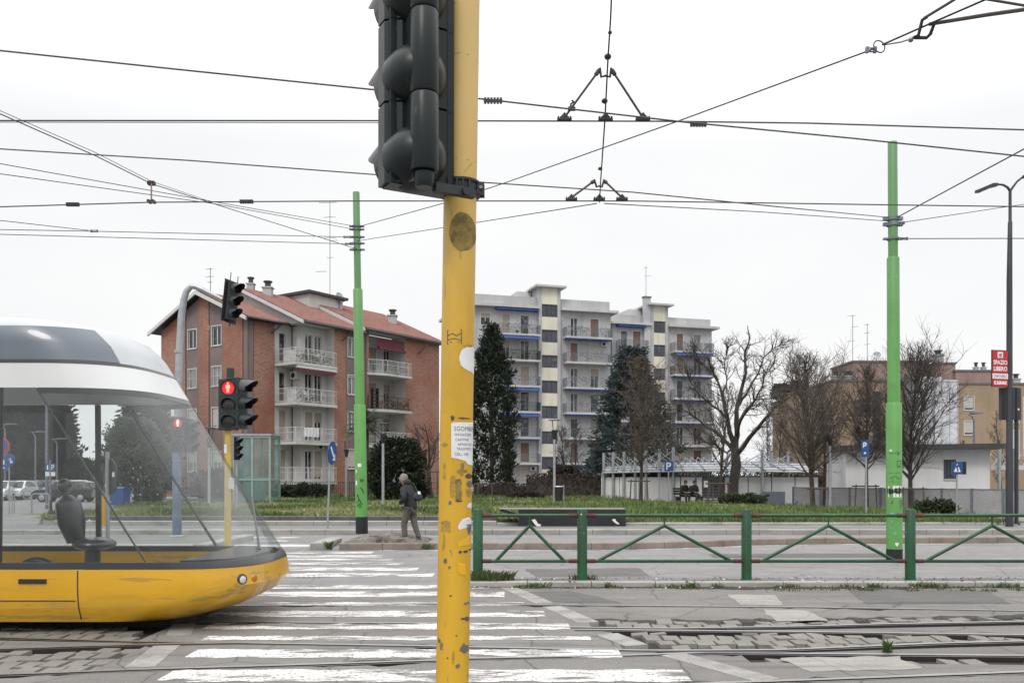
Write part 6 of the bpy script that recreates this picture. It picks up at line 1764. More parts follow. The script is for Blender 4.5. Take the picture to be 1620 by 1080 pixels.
# far pale block at the left
FB1 = thing('apartment_block', (W(0, 0, 150).x, 150, 0), 'pale flat-roofed block far away behind the dark conifers at the left edge', 'apartment block')
fX = Fr((W(-120, 0, 150).x, 150, 0), (1, 0, 0), (0, -1, 0)); sx_ = W(29, 0, 150).x - W(-120, 0, 150).x
simple_block(FB1, fX, 0, sx_, 12, 0, 20.5, 'pale_wall', [(sx_ - 3.2, sx_ - 1.6, 2.5 + 3 * k, 4.2 + 3 * k) for k in range(6)] + [(sx_ - 6.2, sx_ - 4.6, 2.5 + 3 * k, 4.2 + 3 * k) for k in range(6)], dict(mull=1))
# ------------------------------------------------------------------ trees
def rdir(rng): 
    while True:
        d = V((rng.uniform(-1, 1), rng.uniform(-1, 1), rng.uniform(-1, 1)))
        if .05 < d.length < 1: return d.normalized()
def grow(mb, rng, p, d, Ln, r0, r1, segs, wob, up, n):
    pts = [V(p)]; d = V(d).normalized(); ds = [d]
    for i in range(segs):
        d = (d + rdir(rng) * wob + V((0, 0, up))).normalized()
        pts.append(pts[-1] + d * (Ln / segs)); ds.append(d)
    mb.tube(pts, [r0 + (r1 - r0) * i / segs for i in range(segs + 1)], n, caps=False)
    return pts, ds
def along(pts, ds, t):
    k = t * (len(pts) - 1); i = min(int(k), len(pts) - 2)
    return pts[i].lerp(pts[i + 1], k - i), ds[i + 1]
def side_dir(rng, d, ang):
    o = d.orthogonal().normalized(); q = Matrix.Rotation(rng.uniform(0, 2 * PI), 3, d) @ o
    return (d * math.cos(ang) + q * math.sin(ang)).normalized()

def pear_tree(loc, H, Rr, z0, seed, label, group=None, limbs=46, dens=1.0, leaves=0, mt='twig', cat='tree', trunk_r=.10):
    rng = random.Random(seed); t = thing('bare_tree' if not leaves else 'brown_leaved_tree', loc, label, cat, group)
    tr = MB(); pts, ds = grow(tr, rng, (0, 0, -.1), (0, 0, 1), H * .97, trunk_r, .012, 12, .035, .04, 8)
    cr = MB(); lf = MB()
    for i in range(int(limbs)):
        tt = (z0 + (H - z0) * ((i + rng.random()) / limbs) ** 1.15 * .97) / H
        p, d = along(pts, ds, min(.985, tt))
        q = (tt - z0 / H) / (1 - z0 / H)
        prof = math.sin(PI * min(1, .22 + q * .78)) ** .7 * (1.05 - .25 * q)
        Ln = Rr * 1.35 * max(.14, prof) * rng.uniform(.75, 1.15)
        bd = side_dir(rng, V((0, 0, 1)), R(rng.uniform(38, 62) - 18 * q))
        bp, bds = grow(cr, rng, p, bd, Ln, trunk_r * .38 * (1 - q * .6), .008, 6, .14, .10, 5)
        for j in range(int(8 * dens * (1.15 - .5 * q))):
            p2, d2 = along(bp, bds, rng.uniform(.15, 1)); L2 = Ln * rng.uniform(.22, .48)
            b2, bd2 = grow(cr, rng, p2, side_dir(rng, d2, R(rng.uniform(25, 60))), L2, .012, .005, 4, .18, .08, 4)
            for k in range(int(6 * dens)):
                p3, d3 = along(b2, bd2, rng.uniform(.1, 1))
                grow(cr, rng, p3, side_dir(rng, d3, R(rng.uniform(20, 65))), L2 * rng.uniform(.3, .7), .007, .003, 2, .2, .06, 3)
                if leaves and rng.random() < leaves:
                    for _ in range(3):
                        c = p3 + rdir(rng) * .14; a = rdir(rng) * .055; b = a.orthogonal().normalized() * .032; lf.quad(c - a, c + b, c + a, c - b)
    tr.build('trunk', M['bark'], t, smooth=True, local=True); cr.build('crown', M[mt], t, local=True)
    if leaves: o = lf.build('leaves', M['dry_leaf'], t, local=True)
    return t
M['dry_leaf'] = mat('dry_leaf', (.095, .070, .050), .9, 0, 1.2, .3)
def stake(loc, w, h, label, rz=0, n=2):
    t = thing('tree_stake', loc, label, 'tree stake', 'wooden tree stakes', rz)
    for sx in (-1, 1):
        mb = MB(); mb.tube([(sx * w * 1.15, 0, -.1), (sx * w, 0, h)], .035, 8); mb.build('leg', M['wood'], t, smooth=True, local=True)
    mb = MB(); mb.cyl((-w - .18, .045, h - .08), (w + .18, .045, h - .08), .034, n=8); mb.build('crossbar', M['wood'], t, smooth=True, local=True)
    return t
def ground_z(x, y): return lawn_h(x, y) if inside(x, y) else .15
def at_px(px, Y): x = (px - 810) * Y / F; return V((x, Y, ground_z(x, Y)))
def h_at(ytop, Y, z): return EYE - (ytop - HOR) * Y / F - z
# bare street trees on the right
def bare(px, Y, ytop, rpx, seed, label, z0=1.6, **kw):
    l = at_px(px, Y); return pear_tree(l, h_at(ytop, Y, l.z), rpx * Y / F, z0, seed, label, 'bare trees on the lawn', **kw)
bare(1286, 40.5, 560, 80, 1, 'bare upright tree with fine twigs left of the right green pole, tallest of the row', limbs=72, dens=1.2, trunk_r=.13)
bare(1303, 43, 600, 54, 2, 'slim bare tree just behind the tallest bare tree of the row', limbs=30, trunk_r=.09)
bare(1372, 42, 570, 58, 3, 'bare tree behind the blue parking sign left of the right green pole', z0=2.0, limbs=58)
bare(1441, 40, 552, 84, 4, 'bare tree right of the right green pole before the white hut', z0=1.5, limbs=72, dens=1.2, trunk_r=.12, mt='twig_dark')
bare(1014, 45, 562, 56, 5, 'young tree with brown withered leaves before the canopy columns', z0=1.9, limbs=52, dens=1.0, leaves=.28)
bare(1140, 44, 600, 40, 6, 'slim bare tree in stakes left of the thick leaning tree', z0=1.5, limbs=36, trunk_r=.085)
bare(1057, 50, 640, 34, 7, 'thin bare sapling tree behind the blue parking sign by the canopy', z0=1.5, limbs=26, trunk_r=.06)
bare(893, 60, 668, 20, 8, 'thin bare sapling left of two before the grey block', z0=1.5, limbs=26, trunk_r=.06, mt='twig_dark')
bare(909, 58, 655, 16, 9, 'thin bare sapling right of two before the grey block', z0=1.5, limbs=24, trunk_r=.06, mt='twig_dark')
bare(1233, 60, 640, 30, 14, 'grey bare tree far behind the canopy beside the ochre house', z0=1.0, limbs=40, trunk_r=.08)
bare(1212, 66, 655, 28, 15, 'pale bare tree far behind the canopy left of the ochre house', z0=1.0, limbs=36, trunk_r=.08)
bare(1525, 60, 690, 16, 16, 'small bare tree behind the roof of the white hut', z0=1.0, limbs=24, trunk_r=.06)
bare(1585, 60, 640, 18, 17, 'thin bare tree behind the dark lamp pole at the right edge', z0=1.0, limbs=30, trunk_r=.06)
for px, Y, w, yt, lab in ((1011, 44.6, .40, 758, 'wooden stake frame round the brown-leaved young tree'), (1056, 49.6, .42, 753, 'wooden stake frame round the sapling at the blue parking sign'), (1137, 43.6, .44, 762, 'wooden stake frame round the slim tree left of the thick leaning tree'), (1297, 40, .38, 770, 'stake frame round the tallest bare tree'), (1370, 41.6, .46, 766, 'dark stake frame on the lawn left of the right green pole'), (1445, 39.6, .44, 770, 'stake frame between the right green pole and the white hut'), (682, 50, .34, 744, 'thin stake frame behind the walking person'), (898, 57.5, .42, 760, 'thin stake frame round the saplings before the hedge'), (596, 50.2, .3, 757, 'pale stake frame before the round dark bush'), (767, 52, .4, 763, 'thin stake frame just right of the yellow pole')):
    l = at_px(px, Y); stake(l, w, h_at(yt, Y, l.z), lab)
# the big leaning bare tree
def spreading(px, Y, label, seed):
    l = at_px(px, Y); rng = random.Random(seed); t = thing('bare_tree', l, label, 'tree', 'bare trees on the lawn')
    S = Y / F; Z0 = l.z
    def q(x, y, dy=0): p = W(x, y, Y + dy); return p - l
    tr = MB()
    limbs = []
    def limb(pts, r0, r1, n=10):
        P = []
        for a, b in zip(pts, pts[1:]):
            for k in range(3): P.append(a.lerp(b, k / 3) + rdir(rng) * (.035 if 0 < k else 0))
        r0 *= .78; r1 *= .9; P.append(pts[-1]); k = len(P); tr.tube(P, [r0 + (r1 - r0) * (i / (k - 1)) for i in range(k)], n, caps=False)
        ds = [(P[min(i + 1, k - 1)] - P[max(i - 1, 0)]).normalized() for i in range(k)]
        limbs.append((P, ds, r0, r1))
    tr.tube([q(1158, 797), q(1159, 785), q(1161, 760), q(1165, 735), q(1163, 715), q(1162, 700)], [.38, .29, .25, .26, .21, .17], 14)
    limb([q(1163, 715), q(1157, 690), q(1152, 668), q(1146, 640), q(1140, 615), q(1128, 588), q(1118, 562)], .19, .03)
    limb([q(1164, 705), q(1166, 680), q(1165, 650), q(1172, 620), q(1180, 590), q(1178, 560), q(1186, 535), q(1183, 515)], .20, .02)
    limb([q(1165, 720), q(1180, 700, -.5), q(1196, 680, -.8), q(1212, 660, -1), q(1224, 645, -1.2), q(1244, 632, -1.4), q(1262, 621, -1.6)], .17, .02)
    limb([q(1160, 712), q(1150, 700, .5), q(1138, 688, .8), q(1120, 676, 1.2), q(1100, 660, 1.5), q(1085, 650, 1.7), q(1068, 640, 2)], .15, .015)
    limb([q(1170, 640), q(1185, 615, .5), q(1200, 590, .8), q(1208, 565, 1), q(1222, 552, 1.1), q(1240, 545, 1.2)], .09, .012)
    limb([q(1166, 672), q(1178, 650, 1), q(1196, 632, 1.6), q(1220, 630, 2), q(1236, 612, 2.2)], .09, .012)
    limb([q(1152, 665), q(1140, 650, -1), q(1125, 640, -1.4), q(1108, 625, -1.7), q(1092, 604, -2), q(1086, 580, -2.2)], .085, .012)
    limb([q(1165, 690), q(1172, 665, -1.2), q(1190, 640, -2), q(1206, 612, -2.3), q(1210, 590, -2.4), q(1226, 574, -2.6)], .09, .012)
    limb([q(1143, 628), q(1150, 600, .7), q(1146, 575, 1), q(1152, 548, 1.2)], .06, .012)
    limb([q(1130, 592), q(1116, 580, .6), q(1100, 568, .8), q(1094, 548, .9)], .05, .01)
    limb([q(1162, 706), q(1150, 716, .6), q(1134, 706, 1), q(1118, 700, 1.4), q(1098, 690, 1.6), q(1086, 676, 1.8)], .07, .01)
    tr.build('trunk', M['bark'], t, smooth=True, local=True)
    cr = MB()
    for P, ds, r0, r1 in limbs:
        for j in range(20):
            tt = rng.uniform(.25, 1); p, d = along(P, ds, tt); L2 = rng.uniform(.5, 1.35) * (1.15 - .4 * tt)
            b2, d2 = grow(cr, rng, p, side_dir(rng, d, R(rng.uniform(25, 60))), L2, .026, .008, 6, .26, .06, 5)
            for k in range(7):
                p3, d3 = along(b2, d2, rng.uniform(.2, 1)); L3 = L2 * rng.uniform(.25, .6)
                b3, d4 = grow(cr, rng, p3, side_dir(rng, d3, R(rng.uniform(25, 65))), L3, .010, .005, 3, .25, .06, 4)
                for m_ in range(3):
                    p4, d5 = along(b3, d4, rng.uniform(.2, 1)); grow(cr, rng, p4, side_dir(rng, d5, R(rng.uniform(25, 65))), L3 * rng.uniform(.3, .6), .006, .003, 2, .25, .05, 3)
    cr.build('crown', M['twig_dark'], t, local=True)
spreading(1160, 46, 'thick dark leaning bare tree with wide spreading limbs right of the farther grey block', 12)
def small_dark(px, Y, ytop, label, seed):
    l = at_px(px, Y); t = thing('bare_tree', l, label, 'tree', 'bare trees on the lawn'); rng = random.Random(seed); H = h_at(ytop, Y, l.z)
    tr = MB(); cr = MB(); pts, ds = grow(tr, rng, (0, 0, -.1), (0, 0, 1), H * .4, .16, .12, 5, .1, 0, 8)
    for i in range(6):
        p, d = along(pts, ds, rng.uniform(.7, 1)); a = 2 * PI * i / 6
        bp, bd = grow(tr, rng, p, (math.cos(a) * .8, math.sin(a) * .8, 1), H * rng.uniform(.35, .62), .08, .02, 6, .2, .12, 6)
        for j in range(10):
            p2, d2 = along(bp, bd, rng.uniform(.25, 1)); b2, e2 = grow(cr, rng, p2, side_dir(rng, d2, R(45)), H * rng.uniform(.08, .2), .02, .007, 4, .2, .1, 4)
            for k in range(6):
                p3, d3 = along(b2, e2, rng.uniform(.2, 1)); grow(cr, rng, p3, side_dir(rng, d3, R(40)), H * rng.uniform(.04, .1), .009, .004, 2, .2, .1, 3)
    tr.build('trunk', M['bark'], t, smooth=True, local=True); cr.build('crown', M['twig_dark'], t, local=True)
small_dark(682, 54, 650, 'dark bare tree against the brick end wall left of the yellow pole', 4)

# evergreens: many needle sprays spread through the crown
def foliage_mat(name, a, b_, c_):
    m, t, b = nt(name); b.inputs['Roughness'].default_value = .8
    c = mixc(t, a, b_, ramp(t, noise(t, 1.1, 4), .4, .62)); c = mixc(t, c, c_, ramp(t, noise(t, 4.5, 3), .56, .72, 0, .8)); L(t, c, b.inputs['Base Color'])
    return m
M['cypress'] = foliage_mat('cypress_green', (.030, .045, .026), (.020, .032, .022), (.060, .075, .040))
M['spruce'] = foliage_mat('spruce_blue', (.062, .090, .088), (.040, .060, .060), (.12, .155, .15))
M['bush_dark'] = foliage_mat('bush_dark', (.032, .042, .022), (.022, .030, .018), (.065, .075, .04))
M['conifer_dark'] = foliage_mat('conifer_dark', (.022, .032, .026), (.016, .024, .020), (.045, .06, .045))
M['willow_grey'] = foliage_mat('pale_grey_leaf', (.17, .19, .15), (.11, .125, .095), (.28, .29, .24))
M['pine_green'] = foliage_mat('pine_green', (.050, .075, .035), (.035, .055, .028), (.09, .12, .06))
M['hedge'] = foliage_mat('hedge_brown', (.050, .032, .030), (.034, .024, .022), (.10, .065, .055))
M['palm_leaf'] = foliage_mat('palm_leaf', (.060, .075, .035), (.04, .052, .028), (.12, .125, .07))
def spray(mb, rng, c, d, ln, w, droop=0):
    """pointed leaf cluster: three crossed narrow diamonds"""
    d = V(d).normalized(); o = d.orthogonal().normalized(); o = Matrix.Rotation(rng.uniform(0, PI), 3, d) @ o
    tip = c + d * ln - V((0, 0, droop * ln)); m_ = c + d * ln * .45
    mb.quad(c, m_ + o * w, tip, m_ - o * w)
    o2 = d.cross(o); mb.quad(c, m_ + o2 * w, tip, m_ - o2 * w)
def evergreen(name, loc, H, Rad, prof, n_cl, per, ln, w, m, label, seed, group=None, up=.5, trunk_r=.18, cat='tree', jag=.22, zb=0.05, fill=.55):
    rng = random.Random(seed); t = thing(name, loc, label, cat, group)
    mb = MB()
    ph = [rng.uniform(0, 6.28) for _ in range(4)]
    for i in range(n_cl):
        q = rng.random() ** .85; q = zb + (1 - zb) * q
        th = rng.uniform(0, 2 * PI)
        rad = Rad * prof(q) * (1 + jag * .5 * math.sin(3 * th + ph[0] + q * 9) + jag * .5 * math.sin(5 * th + ph[1] - q * 14)) * (fill + (1 - fill) * rng.random() ** .5)
        c = V((rad * math.cos(th), rad * math.sin(th), q * H)); out = V((math.cos(th), math.sin(th), up)).normalized()
        cs = rng.uniform(.6, 1.3)
        for k in range(per):
            p = c + out * (rng.uniform(-.5, 1) * ln * 1.5 * cs) + rdir(rng) * ln * .55 * cs; spray(mb, rng, p, (out + rdir(rng) * .75), ln * rng.uniform(.6, 1.2), w * rng.uniform(.7, 1.2), 0)
    tr = MB(); tr.tube([(0, 0, -.1), (0, 0, H * .5), (0, 0, H * .93)], [trunk_r, trunk_r * .6, .02], 10)
    for i in range(26):
        q = rng.uniform(zb, .9); th = rng.uniform(0, 6.28); r_ = Rad * prof(q) * .75; tr.tube([(0, 0, q * H), (r_ * math.cos(th), r_ * math.sin(th), q * H + r_ * .3 * up)], [trunk_r * .3, .015], 5)
    tr.build('trunk', M['bark'], t, smooth=True, local=True); mb.build('crown', M[m], t, local=True)
    return t
def eg(name, px, Y, ytop, wpx, *a, **k):
    l = at_px(px, Y); return evergreen(name, l, h_at(ytop, Y, l.z), wpx * Y / F, *a, **k)
cyp = lambda q: (.80 + .25 * math.sin(q * 3)) * (1 - q ** 2.6) ** .8 * min(1, q * 8 + .5)
eg('cypress_tree', 778, 66, 522, 37, cyp, 620, 17, .34, .055, 'cypress', 'dense dark evergreen tree just right of the yellow pole', 41, up=1.3, jag=.30)
spr = lambda q: (1 - q) ** .72 * .95 + .04
eg('blue_spruce', 1000, 58, 554, 74, lambda q: (1 - q ** 1.5) ** 1.1 * .92 + .05, 900, 17, .36, .05, 'spruce', 'blue-grey spruce before the farther grey block', 42, up=.1, jag=.42, zb=.12)
dome = lambda q: math.sqrt(max(0, 1 - (2 * q - .9) ** 2 / 1.25)) 
eg('round_bush', 628, 50, 697, 40, dome, 520, 14, .22, .07, 'bush_dark', 'big round dark bush behind the walking person', 43, up=.4, trunk_r=.1, cat='bush', zb=.02)
eg('round_bush', 352, 50, 745, 40, dome, 260, 12, .2, .05, 'hedge', 'low brownish bush between the two signal posts', 47, up=.4, trunk_r=.06, cat='bush', zb=.02)
# left side, seen through the tram glass
eg('dark_conifer', 228, 60, 600, 46, spr, 620, 12, .42, .08, 'conifer_dark', 'dark conifer left of the brick house behind the pale shrub', 44, up=.1, zb=.08)
eg('pale_shrub', 214, 50, 664, 46, dome, 900, 14, .19, .045, 'willow_grey', 'broad pale grey-green shrub left of the brick house', 45, up=.5, trunk_r=.1, cat='shrub', jag=.34, zb=.02)
for i, (px, Y, yt, w) in enumerate(((-8, 100, 620, 34), (20, 104, 645, 30), (40, 102, 636, 30), (64, 96, 622, 30), (92, 98, 645, 26), (-40, 98, 600, 36))):
    lab = ('dark conifer touching the left edge of the photo', 'dark conifer second from the left edge', 'dark conifer behind the blue cycle sign', 'tallest dark conifer left of the car park lamp', 'dark rounded conifer at the right end of the conifer row', 'dark conifer beyond the left edge')[i]
    eg('dark_conifer', px, Y, yt, w, lambda q: (1 - q ** 1.8) ** .9 * (.9 + .1 * math.sin(q * 20)), 330, 12, .75, .17, 'conifer_dark', lab, 60 + i, 'row of dark conifers', up=.9, zb=.02)
for i, (px, Y, yt, w, lab) in enumerate(((122, 112, 735, 26, 'low grey-green bush far behind the car park'), (150, 115, 728, 30, 'pale far bush behind the car park, left of the signal sign'), (105, 108, 752, 22, 'low hedge bush behind the dark parked car'))):
    eg('far_bush', px, Y, yt, w, dome, 220, 10, .5, .12, 'pine_green', lab, 80 + i, up=.4, cat='bush', zb=.02)
# umbrella-shaped tree by the brick house
def umbrella(px, Y, ytop, wpx, label):
    l = at_px(px, Y); H = h_at(ytop, Y, l.z); Rd = wpx * Y / F; t = thing('flat_topped_tree', l, label, 'tree'); rng = random.Random(9)
    tr = MB(); cr = MB(); pts, ds = grow(tr, rng, (0, 0, -.1), (0, 0, 1), H * .78, .22, .1, 8, .05, .05, 8)
    for i in range(16):
        p, d = along(pts, ds, rng.uniform(.5, 1)); a = rng.uniform(0, 6.28); e = V((math.cos(a) * Rd * rng.uniform(.4, .95), math.sin(a) * Rd * rng.uniform(.4, .95), H * rng.uniform(.84, .98)))
        mid = p.lerp(e, .55) + V((0, 0, -.3)); tr.tube([p, mid, e], [.07, .045, .015], 5)
        for j in range(26):
            c = e + V((rng.gauss(0, .55), rng.gauss(0, .55), rng.gauss(0, .13)))
            for k in range(4): spray(cr, rng, c + rdir(rng) * .16, rdir(rng) + V((0, 0, .5)), .26, .05)
    tr.build('trunk', M['bark'], t, smooth=True, local=True); cr.build('crown', M['pine_green'], t, local=True)
umbrella(232, 72, 562, 29, 'flat-topped airy tree rising left of the brick gable')
# round pines on the roof terrace
for px, w, lab in ((1235, 12, 'left round tree on the roof terrace of the ochre house'), (1262, 15, 'right round tree on the roof terrace of the ochre house')):
    l = W(px, 634 - (px - 1235) * .2, 106); t0_ = evergreen('roof_tree', l, 1.9, w * .85 * 106 / F, dome, 220, 10, .26, .07, 'pine_green', lab, px, up=.3, trunk_r=.08, zb=.1)
# palm
l = at_px(578, 53); pt = thing('palm_tree', l, 'shaggy palm behind the left green pole', 'palm'); rng = random.Random(17); H = h_at(672, 53, l.z)
mb = MB(); mb.tube([(0, 0, -.1), (.05, 0, H * .5), (0, 0, H)], [.2, .17, .2], 12); mb.build('trunk', M['bark'], pt, smooth=True, local=True)
mb = MB()
for i in range(70):
    a = rng.uniform(0, 6.28); el = rng.uniform(-.7, 1.35); Ln = rng.uniform(1.0, 1.45); d = V((math.cos(a) * math.cos(el), math.sin(a) * math.cos(el), math.sin(el))); p = V((0, 0, H)); rib = [p]
    for k in range(6): d = (d + V((0, 0, -.12 if el > 0 else -.06))).normalized(); p = p + d * Ln / 6; rib.append(p)
    mb.tube(rib, [.018] * 6 + [.006], 3, caps=False)
    for k in range(2, 7):
        for sd in (-1, 1):
            for q in range(2):
                b0 = rib[k - 1].lerp(rib[k], q * .5 + .2); dd_ = (rib[k] - rib[k - 1]).normalized(); o = dd_.cross(V((0, 0, 1)))
                if o.length < .1: o = V((1, 0, 0))
                o.normalize(); tip = b0 + (dd_ * .55 + o * sd * .6 + V((0, 0, -.25))).normalized() * Ln * .34; mb.quad(b0 - dd_ * .02, b0 + dd_ * .02, tip, tip)
mb.build('crown', M['palm_leaf'], pt, local=True)
# hedge
def hedge(x0p, x1p, Y, yt, yb, label, m, seed):
    a, b = at_px(x0p, Y), at_px(x1p, Y); t = thing('hedge', (a + b) / 2, label, 'hedge'); rng = random.Random(seed); h = h_at(yt, Y, a.z); o = V(t.location); mb = MB()
    Lx = (b - a).length / 2
    n = int(Lx * 2 * 330)
    for i in range(n):
        x = rng.uniform(-Lx, Lx); y = rng.uniform(-.5, .5); z = h * rng.random() ** .6 * (1 + .04 * math.sin(x * 3)); c = V((x, y, z)); spray(mb, rng, c, rdir(rng) + V((0, 0, .4)), .16, .035)
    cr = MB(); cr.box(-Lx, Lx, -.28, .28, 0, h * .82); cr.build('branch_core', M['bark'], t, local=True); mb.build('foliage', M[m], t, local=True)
hedge(750, 835, 60, 765, 790, 'lower brown hedge beside the dark evergreen', 'hedge', 1)
hedge(958, 1300, 60, 741, 790, 'dark hedge behind the steel canopy', 'bush_dark', 5)
hedge(833, 952, 57, 750, 790, 'taller clipped brown hedge before the nearer grey block', 'hedge', 2)
eg('low_shrub', 893, 61, 738, 26, dome, 200, 12, .2, .06, 'bush_dark', 'dark green shrub behind the brown hedge', 90, up=.3, cat='shrub', zb=.02)
rng = random.Random(3)
for i, (px, Y, yt, w, m, lab) in enumerate(((452, 56, 770, 20, 'bush_dark', 'low green bush at the foot of the balconies, left one'), (490, 54, 768, 22, 'bush_dark', 'low green bush at the foot of the balconies, beside the blue arrow sign'), (655, 50, 762, 18, 'bush_dark', 'low bush right of the big round bush'), (1175, 43, 786, 34, 'pine_green', 'low weeds bush at the foot of the thick leaning tree'), (1478, 36, 795, 24, 'pine_green', 'low green shrub under the white hut beside the railing post'), (830, 52, 783, 24, 'hedge', 'low dry bush before the hedge'))):
    eg('low_shrub', px, Y, yt, w, dome, 170, 11, .16, .045, m, lab, 120 + i, up=.5, cat='shrub', zb=.02, trunk_r=.04)

# ------------------------------------------------------------------ overhead wires
def wire(label, pts, r=.0075, sag=.0, m='wire', name='overhead_wire', fit=(), n=6):
    """pts: (photo x, photo y, depth)"""
    P = [W(*p) for p in pts]
    out = lambda p: p[0] <= -50 or p[0] >= 1690 or p[1] <= -15      # runs on beyond the frame
    if out(pts[0]): P.insert(0, P[0] + (P[0] - P[1]).normalized() * 22)
    if out(pts[-1]): P.append(P[-1] + (P[-1] - P[-2]).normalized() * 22)
    o = thing(name, P[0], label, 'wire', 'overhead wires')
    Q = []
    for a, b in zip(P, P[1:]):
        for k in range(8):
            t_ = k / 8; Q.append(a.lerp(b, t_) - V((0, 0, sag * 4 * t_ * (1 - t_))))
    Q.append(P[-1]); mb = MB(); mb.tube(Q, r, n); mb.build('cable', M[m], o, smooth=True)
    for (x, y, Y, ln, kind) in fit:
        c = W(x, y, Y); mb = MB()
        if kind == 'splice':
            k = 6; d = ln / k
            mb.box(c.x - ln / 2, c.x + ln / 2, Y - .012, Y + .012, c.z - .012, c.z + .01)
            for i in range(k): mb.box(c.x - ln / 2 + d * i + .004, c.x - ln / 2 + d * (i + 1) - .004, Y - .022, Y + .022, c.z - .024, c.z + .024)
        elif kind == 'egg': mb.ball(c, (ln, ln, ln * .8), 12, 8)
        elif kind == 'turnbuckle':
            for s_ in (-1, 1): mb.cyl((c.x - ln / 2, Y, c.z + s_ * .02), (c.x + ln / 2, Y, c.z + s_ * .02), .008, n=6)
            mb.box(c.x - ln / 2 - .03, c.x - ln / 2, Y - .02, Y + .02, c.z - .03, c.z + .03); mb.box(c.x + ln / 2, c.x + ln / 2 + .03, Y - .02, Y + .02, c.z - .03, c.z + .03)
        mb.build({'splice': 'splice_clamp', 'egg': 'insulator', 'turnbuckle': 'turnbuckle'}[kind], M['iron' if kind != 'turnbuckle' else 'galv_dark'], o, smooth=kind == 'egg')
    return o
TW_ = 'wire_copper'
wire('highest trolley wire sloping down from the upper left edge past the signal to the right', [(-60, 74, 8.6), (300, 112, 8.7), (580, 141, 8.8), (765, 157, 8.9), (1080, 193, 9.4), (1350, 219, 9.8), (1700, 256, 10.2)], .0085, m=TW_, fit=[(780, 159.5, 8.9, .19, 'splice')])
wire('level trolley wire through the feet of the upper triangle hanger', [(-60, 191, 9.6), (520, 191, 9.7), (1050, 192, 9.8), (1280, 195, 9.8), (1700, 208, 9.9)], .0085, m=TW_, fit=[(1105, 196.5, 9.6, .18, 'splice')])
wire('thin wire doubled just under the level trolley wire at the left', [(-60, 193.5, 9.9), (300, 194, 9.9), (600, 194.5, 10)], .004)
wire('sloping trolley wire passing behind the yellow pole clamp to the right pole', [(-60, 232, 11.0), (300, 254, 11.2), (590, 276, 11.4), (770, 289, 11.5), (1000, 304, 11.9), (1230, 327, 12.4), (1406, 344, 18.2)], .008, m=TW_)
wire('lowest trolley wire running level behind both green poles', [(-60, 329, 12.2), (240, 320, 12.3), (560, 318, 12.4), (1000, 318, 12.5), (1400, 324, 12.4), (1700, 328, 12.3)], .0085, m=TW_, fit=[(115, 323.5, 12.2, .18, 'splice'), (390, 319, 12.3, .19, 'splice')])
wire('span wire from the top edge down through both triangle hangers', [(969.5, -60, 8.1), (966, 30, 8.7), (962, 90, 9.2), (957, 190, 9.8), (950, 290, 12.1), (948.5, 320, 12.5)], .0085, fit=[(961.5, 90, 9.2, .038, 'egg'), (956.5, 160, 9.6, .035, 'egg'), (949.5, 267, 12, .03, 'egg'), (965, 52, 9.0, .022, 'egg')])
wire('cross wire from the lower hanger to the left green pole', [(944, 322, 12.6), (760, 351, 16.5), (566, 381, 22.5)], .007)
wire('cross wire from the lower hanger to the right green pole', [(956, 322, 12.6), (1200, 335, 15.5), (1408, 350, 18.3)], .007)
wire('pull-off wire rising from the left green pole to the steel ring', [(566, 359, 22.5), (700, 322, 18), (800, 289, 16), (1075, 191, 12.2), (1384, 77, 9.5)], .0085, fit=[(1378, 79.3, 9.55, .055, 'turnbuckle')])
wire('double wire climbing from the left green pole to the left edge, carrying the dropper', [(565, 394, 22.5), (337, 322, 18), (240, 291, 15.5), (150, 246, 13.5), (-60, 154, 11.5)], .0085)
wire('second strand close above the climbing double wire at the left', [(337, 320.5, 18), (240, 287, 15.4), (150, 241, 13.4), (-60, 149, 11.4)], .005)
wire('upper guy wire from the left green pole to the left edge', [(562, 358, 22.5), (337, 319, 18), (0, 259, 14), (-60, 248, 13.5)], .0075)
wire('lower guy wire from the left green pole to the left edge', [(562, 363, 22.5), (337, 322, 18.2), (0, 275, 14.4), (-60, 266, 14)], .0075)
wire('level stay wire from the left green pole to the left edge, upper of two', [(558, 375, 22.5), (155, 366, 20), (-60, 362, 19)], .008, fit=[(149, 365.5, 20, .1, 'turnbuckle'), (549, 375, 22.3, .12, 'turnbuckle')])
wire('level stay wire from the left green pole to the left edge, lower of two', [(558, 386, 22.5), (-60, 369, 19)], .008, fit=[(552, 386, 22.4, .14, 'turnbuckle')])
wire('short branch wire meeting the upper stay at a turnbuckle on the left', [(140, 364.5, 20), (-60, 342, 17)], .008)
wire('stay wire rising from the right green pole to the right edge', [(1419, 344, 18.2), (1560, 268, 15), (1700, 193, 12.6)], .0115)
wire('thin wire from the right green pole behind the lamp heads', [(1420, 353, 18.3), (1590, 327.5, 22), (1700, 312, 24)], .008, fit=[(1425, 352.5, 18.3, .1, 'turnbuckle')])
wire('level thin wire from the right green pole to the right edge', [(1421, 377.5, 18.3), (1700, 377, 18.3)], .009, fit=[(1429, 377.5, 18.25, .13, 'turnbuckle')])
wire('black cable beyond the ring leaving through the top edge', [(1396, 71, 9.4), (1480, 34, 8.8), (1600, -18, 8.2)], .010)
wire('thick coated cable ending at a bent hook near the upper right corner', [(1470, 38.5, 8.9), (1560, 24, 8.5), (1700, 4, 8.0)], .019, m=TW_)
wire('upper thick coated cable ending at a bent hook near the upper right corner', [(1462, 29, 8.9), (1500, 6, 8.6), (1560, -32, 8.2)], .015, m=TW_)
wire('thin dark wire cutting the upper right corner', [(1530, -6, 8.5), (1620, 9, 8.4), (1700, 22, 8.3)], .013, m=TW_)
M['rust_iron'] = mat('rusty_iron', (.075, .060, .055), .6, .4, 9, .25)
def fitting(name, label, cat, p):
    return thing(name, p, label, cat)
